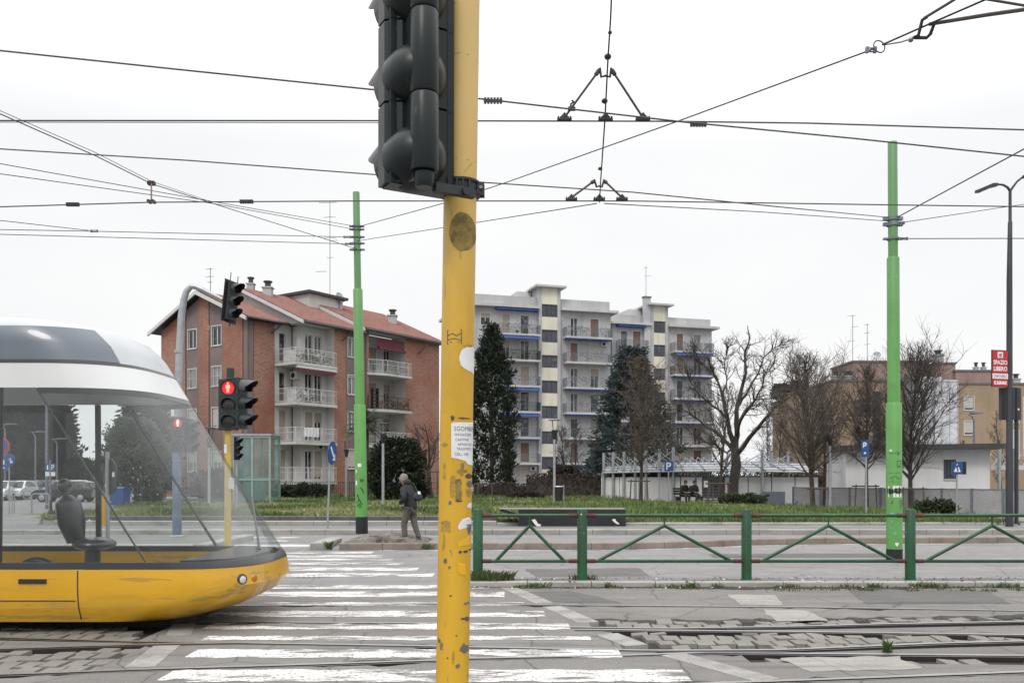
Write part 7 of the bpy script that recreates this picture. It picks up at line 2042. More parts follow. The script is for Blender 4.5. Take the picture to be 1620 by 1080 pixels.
# triangle hangers
def hanger(cx, Y0, apex, feet, mids, label, r):
    t = fitting('wire_hanger', label, 'wire hanger', W(cx, apex, Y0)); mb = MB()
    for s_, (fx, fyy) in zip((-1, 1), feet):
        ax = cx + s_ * mids[0]; a = W(ax, apex, Y0); f_ = W(fx, fyy - 3, Y0); mb.cyl(a, f_, r, n=8)
        dn = W(cx + s_ * mids[1], apex + mids[2], Y0); up_ = W(ax - s_ * 1, apex - 3, Y0)
        mb.tube([a, up_, dn, W(cx, apex + mids[2] - 2, Y0)], r * 1.1, 7); mb.cyl(a, a.lerp(f_, .10), r * 1.9, n=8)
    mb.build('arm', M['rust_iron'], t, smooth=True)
    for fx, fyy in list(feet) + [(cx - (feet[1][0] - feet[0][0]) * .0, feet[0][1])]:
        c = W(fx, fyy, Y0); w = 11.5 * Y0 / F * (1 if Y0 < 11 else .8); mb = MB()
        mb.box(c.x - w, c.x + w, Y0 - .015, Y0 + .015, c.z - .012, c.z + .012)
        for k in range(6): x = c.x - w + 2 * w * (k + .5) / 6; mb.box(x - w * .12, x + w * .12, Y0 - .022, Y0 + .022, c.z - .006, c.z + .028)
        mb.prism([V((c.x - w * .5, Y0 - .02, c.z + .028)), V((c.x + w * .5, Y0 - .02, c.z + .028)), V((c.x, Y0 - .02, c.z + .075))], (0, .04, 0)); mb.build('wire_clip', M['iron'], t)
    return t
hanger(958, 9.75, 111, ((893, 189), (1017, 189)), (10, 7, 11), 'larger triangular hanger holding the level trolley wire', .013)
hanger(948, 12.4, 287, ((904, 315.5), (984, 315.5)), (9, 4, 9), 'smaller triangular hanger holding the lowest trolley wire', .014)
t = fitting('wire_hanger', 'small hooked clip on the left arm of the larger triangle hanger', 'clip', W(903, 172, 9.7)); mb = MB(); c = V(t.location); mb.box(c.x - .03, c.x + .05, 9.68, 9.72, c.z - .02, c.z + .015); mb.tube([c, c + V((.0, 0, .05)), c + V((.035, 0, .075)), c + V((.01, 0, .09))], .011, 7); mb.build('hook', M['iron'], t)
t = fitting('wire_dropper', 'short dropper rod hanging from the climbing double wire at the left', 'dropper', W(239, 289, 15.5)); mb = MB(); a, b = W(239.5, 290, 15.5), W(239.5, 319, 13.0); mb.cyl(a, b, .012, n=8); mb.build('rod', M['rust'], t); mb = MB(); mb.box(a.x - .06, a.x + .06, 15.45, 15.55, a.z - .03, a.z + .03); mb.box(b.x - .05, b.x - .01, 12.95, 13.05, b.z - .02, b.z + .02); mb.box(b.x + .01, b.x + .05, 12.95, 13.05, b.z - .02, b.z + .02); mb.build('clip', M['iron'], t)
t = fitting('pull_ring', 'steel ring joining two wires near the upper right corner', 'ring', W(1391, 74, 9.45)); c = V(t.location); mb = MB(); mb.tube([c + V((.058 * math.cos(a * PI / 14), .03 * math.sin(a * PI / 14), .078 * math.sin(a * PI / 14 + .0))) for a in range(29)], .007, 8, caps=False); mb.build('ring', M['rust_iron'], t, smooth=True); mb = MB(); mb.tube([W(1400, 71, 9.4), W(1425, 67, 9.2), W(1447, 60, 9.0)], .008, 7); mb.ball(W(1441, 63, 9.0), .028, 8, 6); mb.build('shackle', M['steel'], t, smooth=True)
t = fitting('cable_hook', 'two bent steel hooks holding the thick cables near the upper right corner', 'hook', W(1452, 58, 9.0)); mb = MB(); mb.tube([W(1447, 60, 9), W(1466, 60, 8.95), W(1472, 54, 8.93), W(1478, 38, 8.9), W(1492, 35, 8.87)], .018, 8); mb.tube([W(1445, 60, 9), W(1453, 56, 8.97), W(1456, 44, 8.95), W(1459, 32, 8.92), W(1467, 27, 8.88)], .017, 8); mb.build('hooks', M['iron'], t, smooth=True)
# ------------------------------------------------------------------ tram
TN, TF = 9.6, 12.0; TC = (TN + TF) / 2; HW = (TF - TN) / 2
M['tram_yellow'] = mat('tram_yellow', (.66, .36, .015), .30, 0, 1.2, .08, col2=(.40, .25, .06), th=(.52, .8), sc2=1.6, coat=.4, stretch=(.6, 1, 3))
spots(M['tram_yellow'], (.22, .16, .07), 2.2, .60, .5, (.5, 1, 4))
M['tram_white'] = mat('tram_white', (.62, .63, .63), .3, 0, 1.2, .05, coat=.4)
M['tram_grey'] = mat('tram_grey', (.50, .52, .54), .4, 0, 1.2, .1, coat=.3)
M['tram_panel'] = mat('tram_panel', (.12, .145, .18), .3, 0, 1.2, .12, coat=.3)
M['tram_dark'] = mat('tram_dark', (.035, .037, .042), .3, 0, 2, .1, coat=.3)
M['tram_inner'] = mat('tram_inner', (.32, .33, .34), .6, 0, 2, .06)
M['tram_glass'] = glass_mat('tram_glass', (.94, .955, .955), .012, .03, ((.62, .63, .62), .012))
tram = thing('tram', (-8, TC, 0), 'yellow and white tram with a rounded raked glass nose entering at the left edge', 'tram')
nose = pl([(.12, -3.55), (.22, -3.20), (.34, -2.95), (.50, -2.82), (.72, -2.86), (.80, -2.92), (2.70, -4.12), (2.95, -4.27), (3.2, -4.42), (3.38, -4.62), (3.46, -4.85), (3.50, -5.15)])
half = pl([(.12, HW - .10), (.3, HW - .02), (.5, HW), (2.7, HW - .03), (3.0, HW - .05), (3.3, HW - .09), (3.42, HW - .15), (3.5, HW - .30)])
TX = -24.0
def peri(z, inset=0.0):
    tip = nose(z) - inset; hw = half(z) - inset; xs = tip - 1.05; P = []
    for k in range(9): P.append(V((TX + (xs - TX) * (k / 8) ** .5, TC - hw, z)))
    for k in range(1, 32):
        th = PI * k / 32; cx = math.cos(th); P.append(V((xs + (tip - xs) * math.sin(th) ** .75, TC - hw * math.copysign(abs(cx) ** .62, cx), z)))
    for k in range(8, -1, -1): P.append(V((TX + (xs - TX) * (k / 8) ** .5, TC + hw, z)))
    return P
def shell(zs, th=.03, k0=0, k1=None, out=0.0):
    mb = MB(); rows = [peri(z, -out) for z in zs]; rin = [peri(z, th) for z in zs]; K = len(rows[0]); k1 = K if k1 is None else k1; n = k1 - k0
    o = 0; vs = []
    for r in rows: vs += r[k0:k1]
    m = len(vs)
    for r in rin: vs += r[k0:k1]
    fs = []
    for j in range(len(zs) - 1):
        for i in range(n - 1):
            a = j * n + i; fs.append((a, a + 1, a + n + 1, a + n)); fs.append((m + a, m + a + n, m + a + n + 1, m + a + 1))
    for i in range(n - 1):
        a = (len(zs) - 1) * n + i; fs.append((a, a + 1, m + a + 1, m + a)); fs.append((i, m + i, m + i + 1, i + 1))
    for j in range(len(zs) - 1):
        a = j * n; fs.append((a, a + n, m + a + n, m + a)); a = j * n + n - 1; fs.append((a, m + a, m + a + n, a + n))
    mb.add(vs, fs); return mb
lin = lambda a, b, n: [a + (b - a) * i / n for i in range(n + 1)]
sk_ = shell([.12, .17, .22, .28, .34, .42, .50, .60, .70]).build('lower_body', M['tram_yellow'], tram, smooth=True)
shell([.704, .74, .775], .04).build('belt_moulding', M['tram_dark'], tram, smooth=True)
shell(lin(2.68, 2.95, 4), .04).build('upper_band', M['tram_white'], tram, smooth=True)
shell(lin(2.954, 3.50, 8), .04).build('roof_fairing', M['tram_grey'], tram, smooth=True)['label'] = 'blue grey roof fairing'
shell([2.99, 3.08, 3.18, 3.28, 3.37], .01, 0, 8 + 11, .006).build('roof_panel', M['tram_panel'], tram, smooth=True)['label'] = 'blue grey equipment cover along the roof edge'
shell([2.952, 2.985], .01, 0, 8 + 24, .004).build('drip_rail', M['tram_dark'], tram, smooth=True)
shell([2.615, 2.678], .012, 8, len(peri(1)) - 8, .001).build('windscreen_band', M['tram_dark'], tram, smooth=True)
# roof lid and floor
P = peri(3.5); mb = MB(); mb.prism([p + V((0, 0, -.03)) for p in P], (0, 0, .028)); mb.build('roof', M['tram_grey'], tram)
P = peri(.42, .05); mb = MB(); mb.prism(P, (0, 0, .05)); mb.build('floor', M['tram_inner'], tram)
P = peri(2.69, .06); mb = MB(); mb.prism(P, (0, 0, .03)); mb.build('ceiling', M['tram_inner'], tram)
M['amber'] = mat('amber_lens', (.5, .16, .01), .2)
# glazing: the cab pane, the wrap-round windscreen and the side panes
K = len(peri(1)); iN, iF = 8, K - 9
zs = lin(.778, 2.676, 10)
shell(zs, .008, iN, iF + 1).build('windscreen', M['tram_glass'], tram, smooth=True)
def side_y(z, sgn): return TC + sgn * half(z)
def side_piece(x0, x1, sgn, name, m, th, zz=zs, slant=False):
    mb = MB()
    for a, b in zip(zz, zz[1:]):
        X1a = (nose(a) - 1.05) if x1 is None else x1; X1b = (nose(b) - 1.05) if x1 is None else x1
        ya, yb = side_y(a, sgn), side_y(b, sgn); q = -sgn * th
        mb.add([(x0, ya, a), (X1a, ya, a), (X1b, yb, b), (x0, yb, b), (x0, ya + q, a), (X1a, ya + q, a), (X1b, yb + q, b), (x0, yb + q, b)], [(0, 1, 2, 3), (7, 6, 5, 4), (0, 4, 5, 1), (3, 2, 6, 7), (1, 5, 6, 2), (0, 3, 7, 4)])
    return mb.build(name, m, tram)
for sgn in (-1, 1):
    side_piece(-5.62, -5.56, sgn, 'pillar', M['tram_dark'], .05)
    side_piece(-5.555, None, sgn, 'side_pane', M['tram_glass'], .008)
    for k in range(7): side_piece(-7.2 - k * 2.4, -5.65 - k * 2.4 if k == 0 else -5.0 - k * 2.4 - .1, sgn, 'side_pane', M['tram_glass'], .008)
    for k in range(7): side_piece(-7.40 - k * 2.4, -7.21 - k * 2.4, sgn, 'pillar', M['tram_dark'], .05)
mb = MB(); cs_ = V((-5.05, TC - .1, 0))
mb.ball(cs_ + V((.0, 0, .90)), (.25, .24, .085), 16, 10); mb.tube([cs_ + V((-.22, 0, .92)), cs_ + V((-.27, 0, 1.15)), cs_ + V((-.32, 0, 1.40)), cs_ + V((-.34, 0, 1.48))], [.10, .13, .12, .05], 16); mb.v = [(x, TC - .1 + (y - TC + .1) * (1.75 if z > .99 else 1), z) for x, y, z in mb.v]
mb.ball(cs_ + V((-.36, 0, 1.60)), (.06, .14, .09), 14, 9); mb.cyl(cs_ + V((-.02, 0, .46)), cs_ + V((-.02, 0, .86)), .09, n=12)
mb.build('driver_seat', M['tram_dark'], tram, smooth=True)
# slim windscreen post on the far corner and front fittings
mb = MB()
for i in (iN + 4,):
    pass
Pz = lambda z, k: peri(z)[k]
mb = MB(); mb.tube([peri(z, .04)[iF] for z in lin(.78, 2.67, 8)], .020, 8); mb.build('windscreen_post', M['tram_dark'], tram, smooth=True)
mb = MB(); mb.tube([peri(z, .04)[iN] for z in lin(.78, 2.67, 8)], .010, 8); mb.build('windscreen_post', M['tram_dark'], tram, smooth=True)
mb = MB(); P1 = peri(.80, .1); mb.prism([V((p.x, p.y, .74)) for p in P1[iN + 3:iF - 2]] , (0, 0, .05)); mb.build('dashboard', M['tram_dark'], tram)
for k in (iN + 9, iF - 8):
    a = peri(.56)[k]; c_ = peri(.56)[k + 1] - peri(.56)[k - 1]; nrm = V((c_.y, -c_.x, 0)).normalized()
    mb = MB(); mb.lathe([(.001, .012), (.05, .010), (.065, .0), (.07, -.02)], a, 18, ax=nrm); hl_ = mb.build('headlight', M['tram_dark'], tram, smooth=True)
    mb = MB(); a2 = a + V((c_.x, c_.y, 0)).normalized() * (.17 if k < K / 2 else -.17) - nrm * .012; mb.lathe([(.001, .012), (.03, .010), (.04, .0), (.045, -.02)], a2, 14, ax=nrm); mb.build('indicator', M['amber'], tram, smooth=True)
    mb = MB(); mb.lathe([(.001, .018), (.034, .016), (.042, .010)], a, 16, ax=nrm); mb.build('lamp_glass', M['frame_white'], hl_, smooth=True)
mb = MB(); 
mb.tube([peri(.86, -.02)[iN + 14], peri(1.45, -.025)[iN + 19]], .012, 6); mb.build('wiper', M['tram_dark'], tram)
for x in (-4.72, -5.62, -7.0, -8.4):
    mb = MB()
    for a, b in zip(lin(.15, .69, 8), lin(.15, .69, 8)[1:]): mb.add([(x, TC - half(a) - .002, a), (x + .014, TC - half(a) - .002, a), (x + .014, TC - half(b) - .002, b), (x, TC - half(b) - .002, b)], [(0, 1, 2, 3)])
    mb.build('panel_seam', M['tram_dark'], tram)
mb = MB(); mb.box(-5.60, -4.74, TC - half(.36) - .004, TC - half(.36) + .03, .355, .367); mb.build('skirt_joint', M['tram_dark'], tram)
mb = MB(); mb.box(-5.35, -5.05, TC - half(.55) - .012, TC - half(.55) + .02, .55, .60); mb.build('side_marker', M['lens_off'], tram)
# wheels and running gear
for x in (-6.2, -8.0, -16, -17.8):
    for y in (10.1, 11.5):
        mb = MB(); mb.lathe([(.001, -.06), (.26, -.06), (.3, -.05), (.3, .04), (.33, .05), (.33, .07), (.001, .07)], (x, y, .335), 24, ax=V((0, 1, 0))); mb.build('wheel', M['iron'], tram, smooth=True)
mb = MB(); mb.box(TX, -4.7, TN + .25, TF - .25, .26, .41); mb.build('underframe', M['iron'], tram)

# ------------------------------------------------------------------ parked cars
def car(loc, rz, paint, label, kind='hatch', group='cars in the car park'):
    t = thing('parked_car', loc, label, 'car', group, rz)
    Lh, Wd = 2.05, .86
    lo = [(-Lh, .30), (-Lh, .62), (-Lh + .06, .86), (-1.9, .93), (.85, .93), (1.65, .86), (Lh - .08, .72), (Lh, .55), (Lh, .30)]
    hi = [(-1.95, .93), (-1.72, 1.36), (-1.35, 1.46), (.0, 1.47), (.35, 1.40), (1.05, .93)]
    mb = MB()
    def loft(prof, wf):
        k = len(prof); secs = []
        for s_ in (-1, -.86, .86, 1):
            secs.append([V((x, s_ * wf(z), z if abs(s_) < .9 else z - .035 * (1 if z > .5 else 0))) for x, z in prof])
        o = len(mb.v); vs = [p for s in secs for p in s]; fs = []
        for j in range(3):
            for i in range(k): fs.append((j * k + i, j * k + (i + 1) % k, (j + 1) * k + (i + 1) % k, (j + 1) * k + i))
        fs += [tuple(reversed(range(k))), tuple(range(3 * k, 4 * k))]; mb.add(vs, fs)
    loft(lo, lambda z: Wd if z > .4 else Wd * .96); loft(hi, lambda z: Wd * (.97 - .22 * max(0, z - .93) / .55))
    b = mb.build('body', paint, t, smooth=True, local=True, ang=30)
    side_w = lambda z: Wd * (.97 - .22 * max(0, z - .93) / .55) + .006
    for s_ in (-1, 1):
        for pts in ([(-1.66, .97), (-1.5, 1.30), (-.75, 1.39), (-.72, .97)], [(-.64, .97), (-.66, 1.39), (.0, 1.40), (.3, 1.33), (.86, .97)]):
            mb = MB(); mb.prism([V((x, s_ * side_w(z), z)) for x, z in pts], (0, s_ * .006, 0)); mb.build('side_window', M['pane'], t, local=True)
        mb = MB(); mb.box(.75, .95, s_ * .9 - .08, s_ * .9 + .08, .93, 1.05); mb.build('mirror', paint, t, local=True)
    mb = MB(); mb.prism([V((1.06, -.68, .955)), V((1.06, .68, .955)), V((.42, .58, 1.39)), V((.42, -.58, 1.39))], (.012, 0, .012)); mb.build('windscreen', M['pane'], t, local=True)
    mb = MB(); mb.prism([V((-1.95, -.66, .98)), V((-1.95, .66, .98)), V((-1.76, .58, 1.34)), V((-1.76, -.58, 1.34))], (-.015, 0, .008)); mb.build('rear_window', M['pane'], t, local=True)
    for x in (-1.28, 1.30):
        for s_ in (-1, 1):
            mb = MB(); mb.lathe([(.001, -.1), (.29, -.1), (.32, -.07), (.32, .07), (.29, .1), (.2, .1)], (x, s_ * (Wd - .1), .32), 20, ax=V((0, s_, 0))); w = mb.build('wheel', M['tyre'], t, smooth=True, local=True)
            mb = MB(); mb.lathe([(.001, .12), (.08, .115), (.2, .095), (.205, .08)], (x, s_ * (Wd - .1), .32), 14, ax=V((0, s_, 0))); mb.build('rim', M['galv'], w, smooth=True)
    for s_ in (-1, 1):
        mb = MB(); mb.ball((1.93, s_ * .62, .67), (.12, .2, .08), 10, 6); mb.build('headlight', M['frame_white'], t, smooth=True, local=True)
        mb = MB(); mb.box(-2.06, -2.02, s_ * .68 - .1, s_ * .68 + .1, .68, .88); mb.build('tail_light', M['sign_red'], t, local=True)
    mb = MB(); mb.box(2.02, 2.06, -.5, .5, .36, .5); mb.build('grille', M['black'], t, local=True)
    return t
pw_ = mat('car_white', (.62, .63, .64), .25, 0, 2, .04, coat=.6); pd = mat('car_dark', (.018, .018, .02), .25, 0, 2, .1, coat=.6); pg = mat('car_silver', (.30, .31, .32), .3, .5, 2, .05, coat=.5); pb2 = mat('car_blue', (.05, .07, .10), .3, .2, 2, .05, coat=.5)
def carp(px, Y, rz, p, lab): car((W(px, 0, Y).x, Y, .004), R(rz), p, lab)
carp(105, 62, 184, pd, 'dark parked car seen from its side at the right end of the car park')
carp(2, 66, -78, pw_, 'white parked car facing the camera at the left edge')
carp(28, 68, -80, pw_, 'white parked car second from the left edge')
carp(48, 74, -82, pb2, 'dark blue parked car behind the blue cycle sign post')
carp(88, 76, -84, pg, 'silver parked car behind the grey sign post')
carp(118, 80, -84, pw_, 'white parked car behind the dark parked car')
carp(68, 80, -83, pg, 'silver parked car farthest back in the car park')
# wheelie bins
for px, rz, lab in ((181, 10, 'blue wheeled bin beside the yellow delineator panel'), (194, -15, 'second blue wheeled bin at the corner of the lawn')):
    p = W(px, 0, 47); t = thing('wheeled_bin', (p.x, 47, .15), lab, 'bin', 'blue wheeled bins', R(rz)); mb = MB()
    mb.add([(-.22, -.25, .08), (.22, -.25, .08), (.22, .25, .08), (-.22, .25, .08), (-.28, -.32, .95), (.28, -.32, .95), (.28, .32, .95), (-.28, .32, .95)], [(3, 2, 1, 0), (0, 1, 5, 4), (1, 2, 6, 5), (2, 3, 7, 6), (3, 0, 4, 7)]); mb.build('body', M['sign_blue'], t, local=True)
    mb = MB(); mb.prism([(-.31, -.36, .96), (-.31, .36, .96), (-.31, .3, 1.04), (-.31, -.25, 1.06)], (.62, 0, 0)); mb.build('lid', M['sign_blue'], t, local=True)
    for s_ in (-1, 1): mb = MB(); mb.cyl((s_ * .24, .22, .1), (s_ * .30, .22, .1), .1, n=14); mb.build('wheel', M['tyre'], t, local=True)
# low hoop barriers at the left
for i, px in enumerate((6, 36, 64)):
    p = G(px, 812); t = thing('hoop_barrier', (p.x, p.y, 0), ('low grey hoop barrier at the left edge of the car park', 'low grey hoop barrier under the blue cycle sign', 'low grey hoop barrier right of the blue cycle sign')[i], 'barrier', 'low hoop barriers'); mb = MB()
    mb.tube([(-.4, 0, 0), (-.4, 0, .85), (-.34, 0, .93), (.34, 0, .93), (.4, 0, .85), (.4, 0, 0)], .024, 8); mb.cyl((-.4, 0, .45), (.4, 0, .45), .018, n=8); mb.build('hoop', M['galv'], t, smooth=True, local=True)
# litter bin by the park lamp
p = at_px(884, 43.6); t = thing('litter_bin', p, 'small black litter bin beside the park lamp before the hedge', 'bin'); mb = MB(); mb.lathe([(.001, .1), (.17, .1), (.2, .8), (.18, .8), (.16, .2)], n=16); mb.build('basket', M['black'], t, local=True, smooth=True); mb = MB(); mb.cyl((.24, 0, -.05), (.24, 0, .9), .03, n=8); mb.build('post', M['galv'], t, local=True); mb = MB(); mb.lathe([(.001, .86), (.22, .84), (.22, .81)], n=16); mb.build('lid', M['white'], t, local=True)
# boundary rails of the lawn at left
t = thing('low_fence', W(225, 790, 52), 'low dark rail fence behind the lawn left of the brick house', 'fence'); mb = MB(); p = V(t.location)
rail_run(mb, [(W(190, 0, 52).x, 52), (W(300, 0, 52).x, 52.4)], .3, .8, .5, .02); mb.build('rails', M['iron'], t)

# ------------------------------------------------------------------ people
def skin(name, pts, edges, m, parent, sub=2, root=0):
    """pts: list of (xyz, radius); grown with a Skin modifier and applied"""
    me = bpy.data.meshes.new(name); me.from_pydata([tuple(p) for p, r in pts], edges, []); o = bpy.data.objects.new(name, me); COL.objects.link(o)
    o.modifiers.new('skin', 'SKIN'); me.skin_vertices or None
    lay = me.skin_vertices[0].data if me.skin_vertices else None
    for i, (p, r) in enumerate(pts):
        rr = r if isinstance(r, (tuple, list)) else (r, r); lay[i].radius = rr; lay[i].use_root = (i == root)
    s = o.modifiers.new('sub', 'SUBSURF'); s.levels = s.render_levels = sub
    dg = bpy.context.evaluated_depsgraph_get(); dg.update()
    nm = bpy.data.meshes.new_from_object(o.evaluated_get(dg)); nm.name = name
    bpy.data.objects.remove(o)
    no = bpy.data.objects.new(name, nm); COL.objects.link(no); nm.materials.clear(); nm.materials.append(m)
    nm.polygons.foreach_set('use_smooth', [True] * len(nm.polygons)); attach(no, parent, True)
    return no
M['skin'] = mat('skin', (.42, .25, .18), .6, 0, 8, .06)
M['jacket'] = mat('jacket_dark', (.018, .020, .022), .8, 0, 5, .2, bp=.2, bsc=18)
M['trousers'] = mat('trousers_khaki', (.115, .104, .09), .9, 0, 5, .15, bp=.2, bsc=18)
M['hat'] = mat('hat_beige', (.22, .20, .17), .9, 0, 8, .1)
M['hair'] = mat('hair_dark', (.02, .016, .013), .7, 0, 12, .2)
M['bag'] = mat('bag_dark', (.028, .03, .034), .7, 0, 8, .2)
M['shoe'] = mat('shoe_dark', (.02, .02, .022), .6, 0, 8, .2)
M['sole'] = mat('shoe_sole', (.4, .4, .4), .8)
def human(t, J, clothed=True):
    """J: joint dict (forward = +X local). Body is one continuous surface with head, hands and feet."""
    pts, ed = [], []
    def add(p, r, par=None):
        pts.append((V(p), r)); i = len(pts) - 1
        if par is not None: ed.append((par, i))
        return i
    pel = add(J['pelvis'], (.125, .10)); spn = add(J['waist'], (.12, .095), pel); che = add(J['chest'], (.15, .11), spn); shl = add(J['neck0'], (.09, .08), che); nk = add(J['neck'], .055, shl)
    h0 = add(J['jaw'], (.065, .075), nk); h1 = add(J['head'], (.078, .09), h0); h2 = add(J['crown'], (.055, .06), h1)
    for s_ in ('l', 'r'):
        a = add(J['sh' + s_], .058, che); b = add(J['el' + s_], .042, a); c = add(J['wr' + s_], .028, b); hd = add(J['ha' + s_], (.036, .016), c)
        d = (V(J['ha' + s_]) - V(J['wr' + s_])).normalized(); sd = d.cross(V((0, 0, 1))); sd = sd.normalized() if sd.length > .1 else V((0, 1, 0)); cu = d.cross(sd)
        for k in range(4):
            o = sd * (.03 - .02 * k); f0 = add(V(J['ha' + s_]) + d * .03 + o, .0095, hd); f1 = add(V(J['ha' + s_]) + d * (.065 + .006 * (1.5 - abs(k - 1.5))) + o * 1.05 + cu * .008, .009, f0); add(V(J['ha' + s_]) + d * (.09 + .01 * (1.5 - abs(k - 1.5))) + o * 1.05 + cu * .028, .0075, f1)
        th = add(V(J['wr' + s_]) + d * .03 + sd * .032, .011, c); add(V(J['wr' + s_]) + d * .065 + sd * .055 + cu * .012, .009, th)
        hp = add(J['hi' + s_], .088, pel); kn = add(J['kn' + s_], .058, hp); an = add(J['an' + s_], .038, kn); add(J['to' + s_], (.04, .03), an)
    pts = [(p, r) if i in (4, 5, 6, 7) or (not isinstance(r, tuple) and r < .03) else (p, tuple(x * .72 for x in r) if isinstance(r, tuple) else r * .72) for i, (p, r) in enumerate(pts)]
    body = skin('body', pts, ed, M['skin'], t, 2)
    return body
def face(t, head, fwd, up, scale=1.0):
    fwd = V(fwd).normalized(); up = V(up).normalized(); sd = up.cross(fwd); mb = MB(); mw = MB()
    for s_ in (-1, 1): mw.ball(head + fwd * .083 + sd * s_ * .032 + up * .005, (.011, .011, .008), 8, 6)
    mw.build('eye', M['hair'], t, local=True)
    mb.tube([head + fwd * .088 + up * .012, head + fwd * .108 - up * .025, head + fwd * .086 - up * .03], [.008, .014, .008], 8)
    for s_ in (-1, 1): mb.ball(head + sd * s_ * .082 - up * .01, (.012, .018, .028), 8, 6)
    mb.ball(head + fwd * .084 - up * .055, (.02, .025, .008), 8, 5); mb.build('face_detail', M['skin'], t, local=True)
def garment(name, chains, m, t, sub=2):
    pts, ed = [], []; idx = {}
    for ch in chains:
        prev = None
        for key, p, r in ch:
            if key in idx: i = idx[key]
            else: pts.append((V(p), r)); i = idx[key] = len(pts) - 1
            if prev is not None and prev != i: ed.append((prev, i))
            prev = i
    return skin(name, pts, ed, m, t, sub)
# the walker: seen from behind and his left, leaning forward
wk = thing('person', (W(646, 0, 20.95).x + .02, 21.25, .155), 'person walking away in dark hooded jacket, beige cap and khaki trousers with shoulder bag', 'person', None, R(148))
J = dict(pelvis=(0, 0, .84), waist=(.03, 0, .98), chest=(.09, 0, 1.17), neck0=(.14, 0, 1.34), neck=(.17, 0, 1.39), jaw=(.21, 0, 1.44), head=(.215, 0, 1.52), crown=(.20, 0, 1.60),
         shl=(.08, .19, 1.28), ell=(-.02, .27, 1.04), wrl=(.16, .20, .93), hal=(.22, .17, .94), shr=(.11, -.19, 1.28), elr=(.02, -.26, 1.03), wrr=(.20, -.18, .95), har=(.26, -.15, .97),
         hil=(0, .09, .80), knl=(.13, .09, .46), anl=(.10, .09, .085), tol=(.25, .09, .035), hir=(0, -.09, .80), knr=(-.03, -.09, .46), anr=(-.17, -.10, .10), tor=(-.04, -.10, .035))
human(wk, J); face(wk, V(J['head']), (1, 0, -.1), (0, 0, 1))
jk = garment('jacket', [[('hem', (0, 0, .74), (.185, .15)), ('pel', (0, 0, .86), (.185, .15)), ('w', (.02, 0, 1.0), (.17, .135)), ('c', (.08, 0, 1.18), (.195, .15)), ('n0', (.125, 0, 1.33), (.13, .11)), ('n1', (.15, 0, 1.40), (.09, .085))],
                        [('c', 0, 0), ('sl', (.08, .19, 1.28), .085), ('el', (-.03, .275, 1.04), .072), ('wl', (.14, .205, .94), .055), ('hl', (.185, .19, .935), .046)], [('c', 0, 0), ('sr', (.11, -.19, 1.28), .085), ('er', (.01, -.265, 1.03), .072), ('wr', (.18, -.185, .95), .055), ('hr', (.225, -.17, .955), .046)]], M['jacket'], wk)
hd_ = garment('hood', [[('a', (.07, 0, 1.36), (.12, .09)), ('b', (.11, 0, 1.43), (.125, .10)), ('c', (.15, 0, 1.48), (.10, .09))]], M['jacket'], wk)
garment('trousers', [[('p', (0, 0, .84), (.14, .12)), ('hl', (0, .09, .77), .105), ('kl', (.13, .09, .46), .082), ('al', (.10, .09, .12), .066), ('bl', (.10, .09, .07), .064)], [('p', 0, 0), ('hr', (0, -.09, .77), .105), ('kr', (-.03, -.09, .46), .08), ('ar', (-.16, -.10, .14), .064), ('br', (-.168, -.10, .09), .06)]], M['trousers'], wk)
for s_, a, b in ((1, J['anl'], J['tol']), (-1, J['anr'], J['tor'])):
    a, b = V(a), V(b); mb = MB(); mb.tube([a + V((-.06, 0, -.045)), a + V((.02, 0, -.03)), b + V((.0, 0, .012)), b + V((.06, 0, 0))], [.04, .05, .046, .03], 12); sh = mb.build('shoe', M['shoe'], wk, smooth=True, local=True)
    mb = MB(); mb.box(a.x - .095, b.x + .085, a.y - .045, a.y + .045, .0, .022); mb.build('sole', M['sole'], sh)
mb = MB(); mb.lathe([(.001, .10), (.05, .095), (.085, .06), (.103, .0), (.106, -.06), (.100, -.065)], V(J['head']) + V((-.005, 0, .02)), 20, ax=V((-.25, .0, 1))); cp_ = mb.build('cap', M['hat'], wk, smooth=True, local=True)
mb = MB(); mb.prism([V((.27, -.07, 1.54)), V((.27, .07, 1.54)), V((.36, .05, 1.525)), V((.36, -.05, 1.525))], (0, 0, .01)); mb.build('peak', M['hat'], cp_)
bg_ = garment('shoulder_bag', [[('a', (-.12, -.10, 1.20), (.10, .055)), ('b', (-.16, -.08, 1.08), (.15, .075)), ('c', (-.16, -.05, .98), (.13, .06))]], M['bag'], wk)
mb = MB(); mb.obox((-.232, -.09, 1.145), (.0, .10, .0), (-.006, 0, 0), (.02, 0, .07)); mb.build('white_patch', M['white'], bg_)
mb = MB(); mb.tube([(-.1, -.12, 1.22), (.02, -.12, 1.40), (.17, .02, 1.33), (.2, .12, 1.15)], .02, 6); mb.build('strap', M['bag'], bg_)
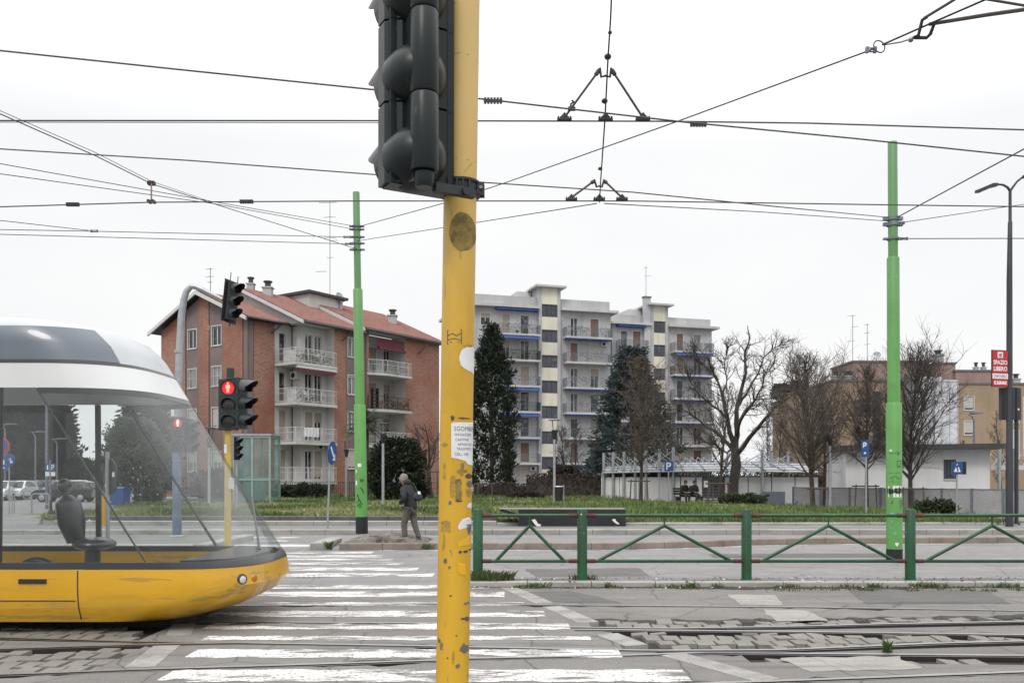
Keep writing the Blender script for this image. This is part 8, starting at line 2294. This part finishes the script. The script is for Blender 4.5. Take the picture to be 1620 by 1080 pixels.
# two people seated on the bench by the canopy
bx_ = W(1083, 0, 46.6); bench = thing('park_bench', (bx_.x + .25, 46.6, .3), 'dark slatted bench under two seated people before the pale hoarding', 'bench', None, R(25))
bench.location.z = ground_z(bx_.x, 46.6) + .10
mb = MB()
for k in range(4): mb.box(-.8, .8, -.22 + k * .12, -.13 + k * .12, .43, .46)
mb.build('seat', M['iron'], bench, local=True); mb = MB()
for k in range(3): mb.obox((-.8, .26 + .03 * k, .55 + .13 * k), (1.6, 0, 0), (0, .03, 0), (0, .02, .1))
mb.build('backrest', M['iron'], bench, local=True)
for s_ in (-1, 1): mb = MB(); mb.box(s_ * .7 - .03, s_ * .7 + .03, -.2, .22, 0, .42); mb.build('leg', M['iron'], bench, local=True)
def seated(dx, lab, hat, lean):
    t = thing('person', bench.location + V((dx, 0, .0)), lab, 'person', None, R(25 - 90))
    J = dict(pelvis=(0, 0, .55), waist=(.03 + lean * .2, 0, .68), chest=(.08 + lean * .5, 0, .86), neck0=(.1 + lean * .8, 0, 1.02), neck=(.12 + lean, 0, 1.08), jaw=(.15 + lean, 0, 1.13), head=(.155 + lean, 0, 1.21), crown=(.15 + lean, 0, 1.29),
             shl=(.07 + lean * .6, .19, .97), ell=(.1 + lean * .5, .24, .74), wrl=(.32, .12, .68), hal=(.39, .09, .68), shr=(.07 + lean * .6, -.19, .97), elr=(.1 + lean * .5, -.24, .74), wrr=(.32, -.12, .68), har=(.39, -.09, .68),
             hil=(.02, .09, .54), knl=(.44, .11, .52), anl=(.42, .11, .09), tol=(.56, .12, .035), hir=(.02, -.09, .54), knr=(.46, -.11, .52), anr=(.46, -.11, .09), tor=(.60, -.12, .035))
    human(t, J); face(t, V(J['head']), (1, 0, -.2), (0, 0, 1))
    garment('jacket', [[('h', (0, 0, .5), (.16, .14)), ('w', J['waist'], (.165, .13)), ('c', J['chest'], (.19, .14)), ('n', J['neck0'], (.11, .1)), ('n2', J['neck'], (.08, .075))], [('c', 0, 0), ('sl', J['shl'], .08), ('el', J['ell'], .066), ('wl', J['wrl'], .048)], [('c', 0, 0), ('sr', J['shr'], .08), ('er', J['elr'], .066), ('wr', J['wrr'], .048)]], M['jacket'], t)
    garment('trousers', [[('p', (0, 0, .55), (.13, .11)), ('hl', (.04, .09, .54), .095), ('kl', J['knl'], .076), ('al', (.42, .11, .13), .058)], [('p', 0, 0), ('hr', (.04, -.09, .54), .095), ('kr', J['knr'], .076), ('ar', (.46, -.11, .13), .058)]], M['bag'], t)
    mb = MB(); c = V(J['head']); mb.lathe([(.001, .10), (.06, .092), (.095, .05), (.104, -.01), (.098, -.06)], c + V((-.012, 0, .01)), 18, ax=V((-.3, 0, 1))); mb.build('hair' if not hat else 'cap', M['hair'], t, smooth=True, local=True)
    for a, b in ((J['anl'], J['tol']), (J['anr'], J['tor'])): a, b = V(a), V(b); mb = MB(); mb.tube([a + V((-.06, 0, -.045)), b, b + V((.05, 0, 0))], [.042, .05, .03], 10); mb.build('shoe', M['shoe'], t, smooth=True, local=True)
    return t
seated(-.35, 'dark-clothed person bent forward on the left half of the bench', True, .12)
seated(.2, 'dark-clothed person sitting upright on the right half of the bench', False, .0)
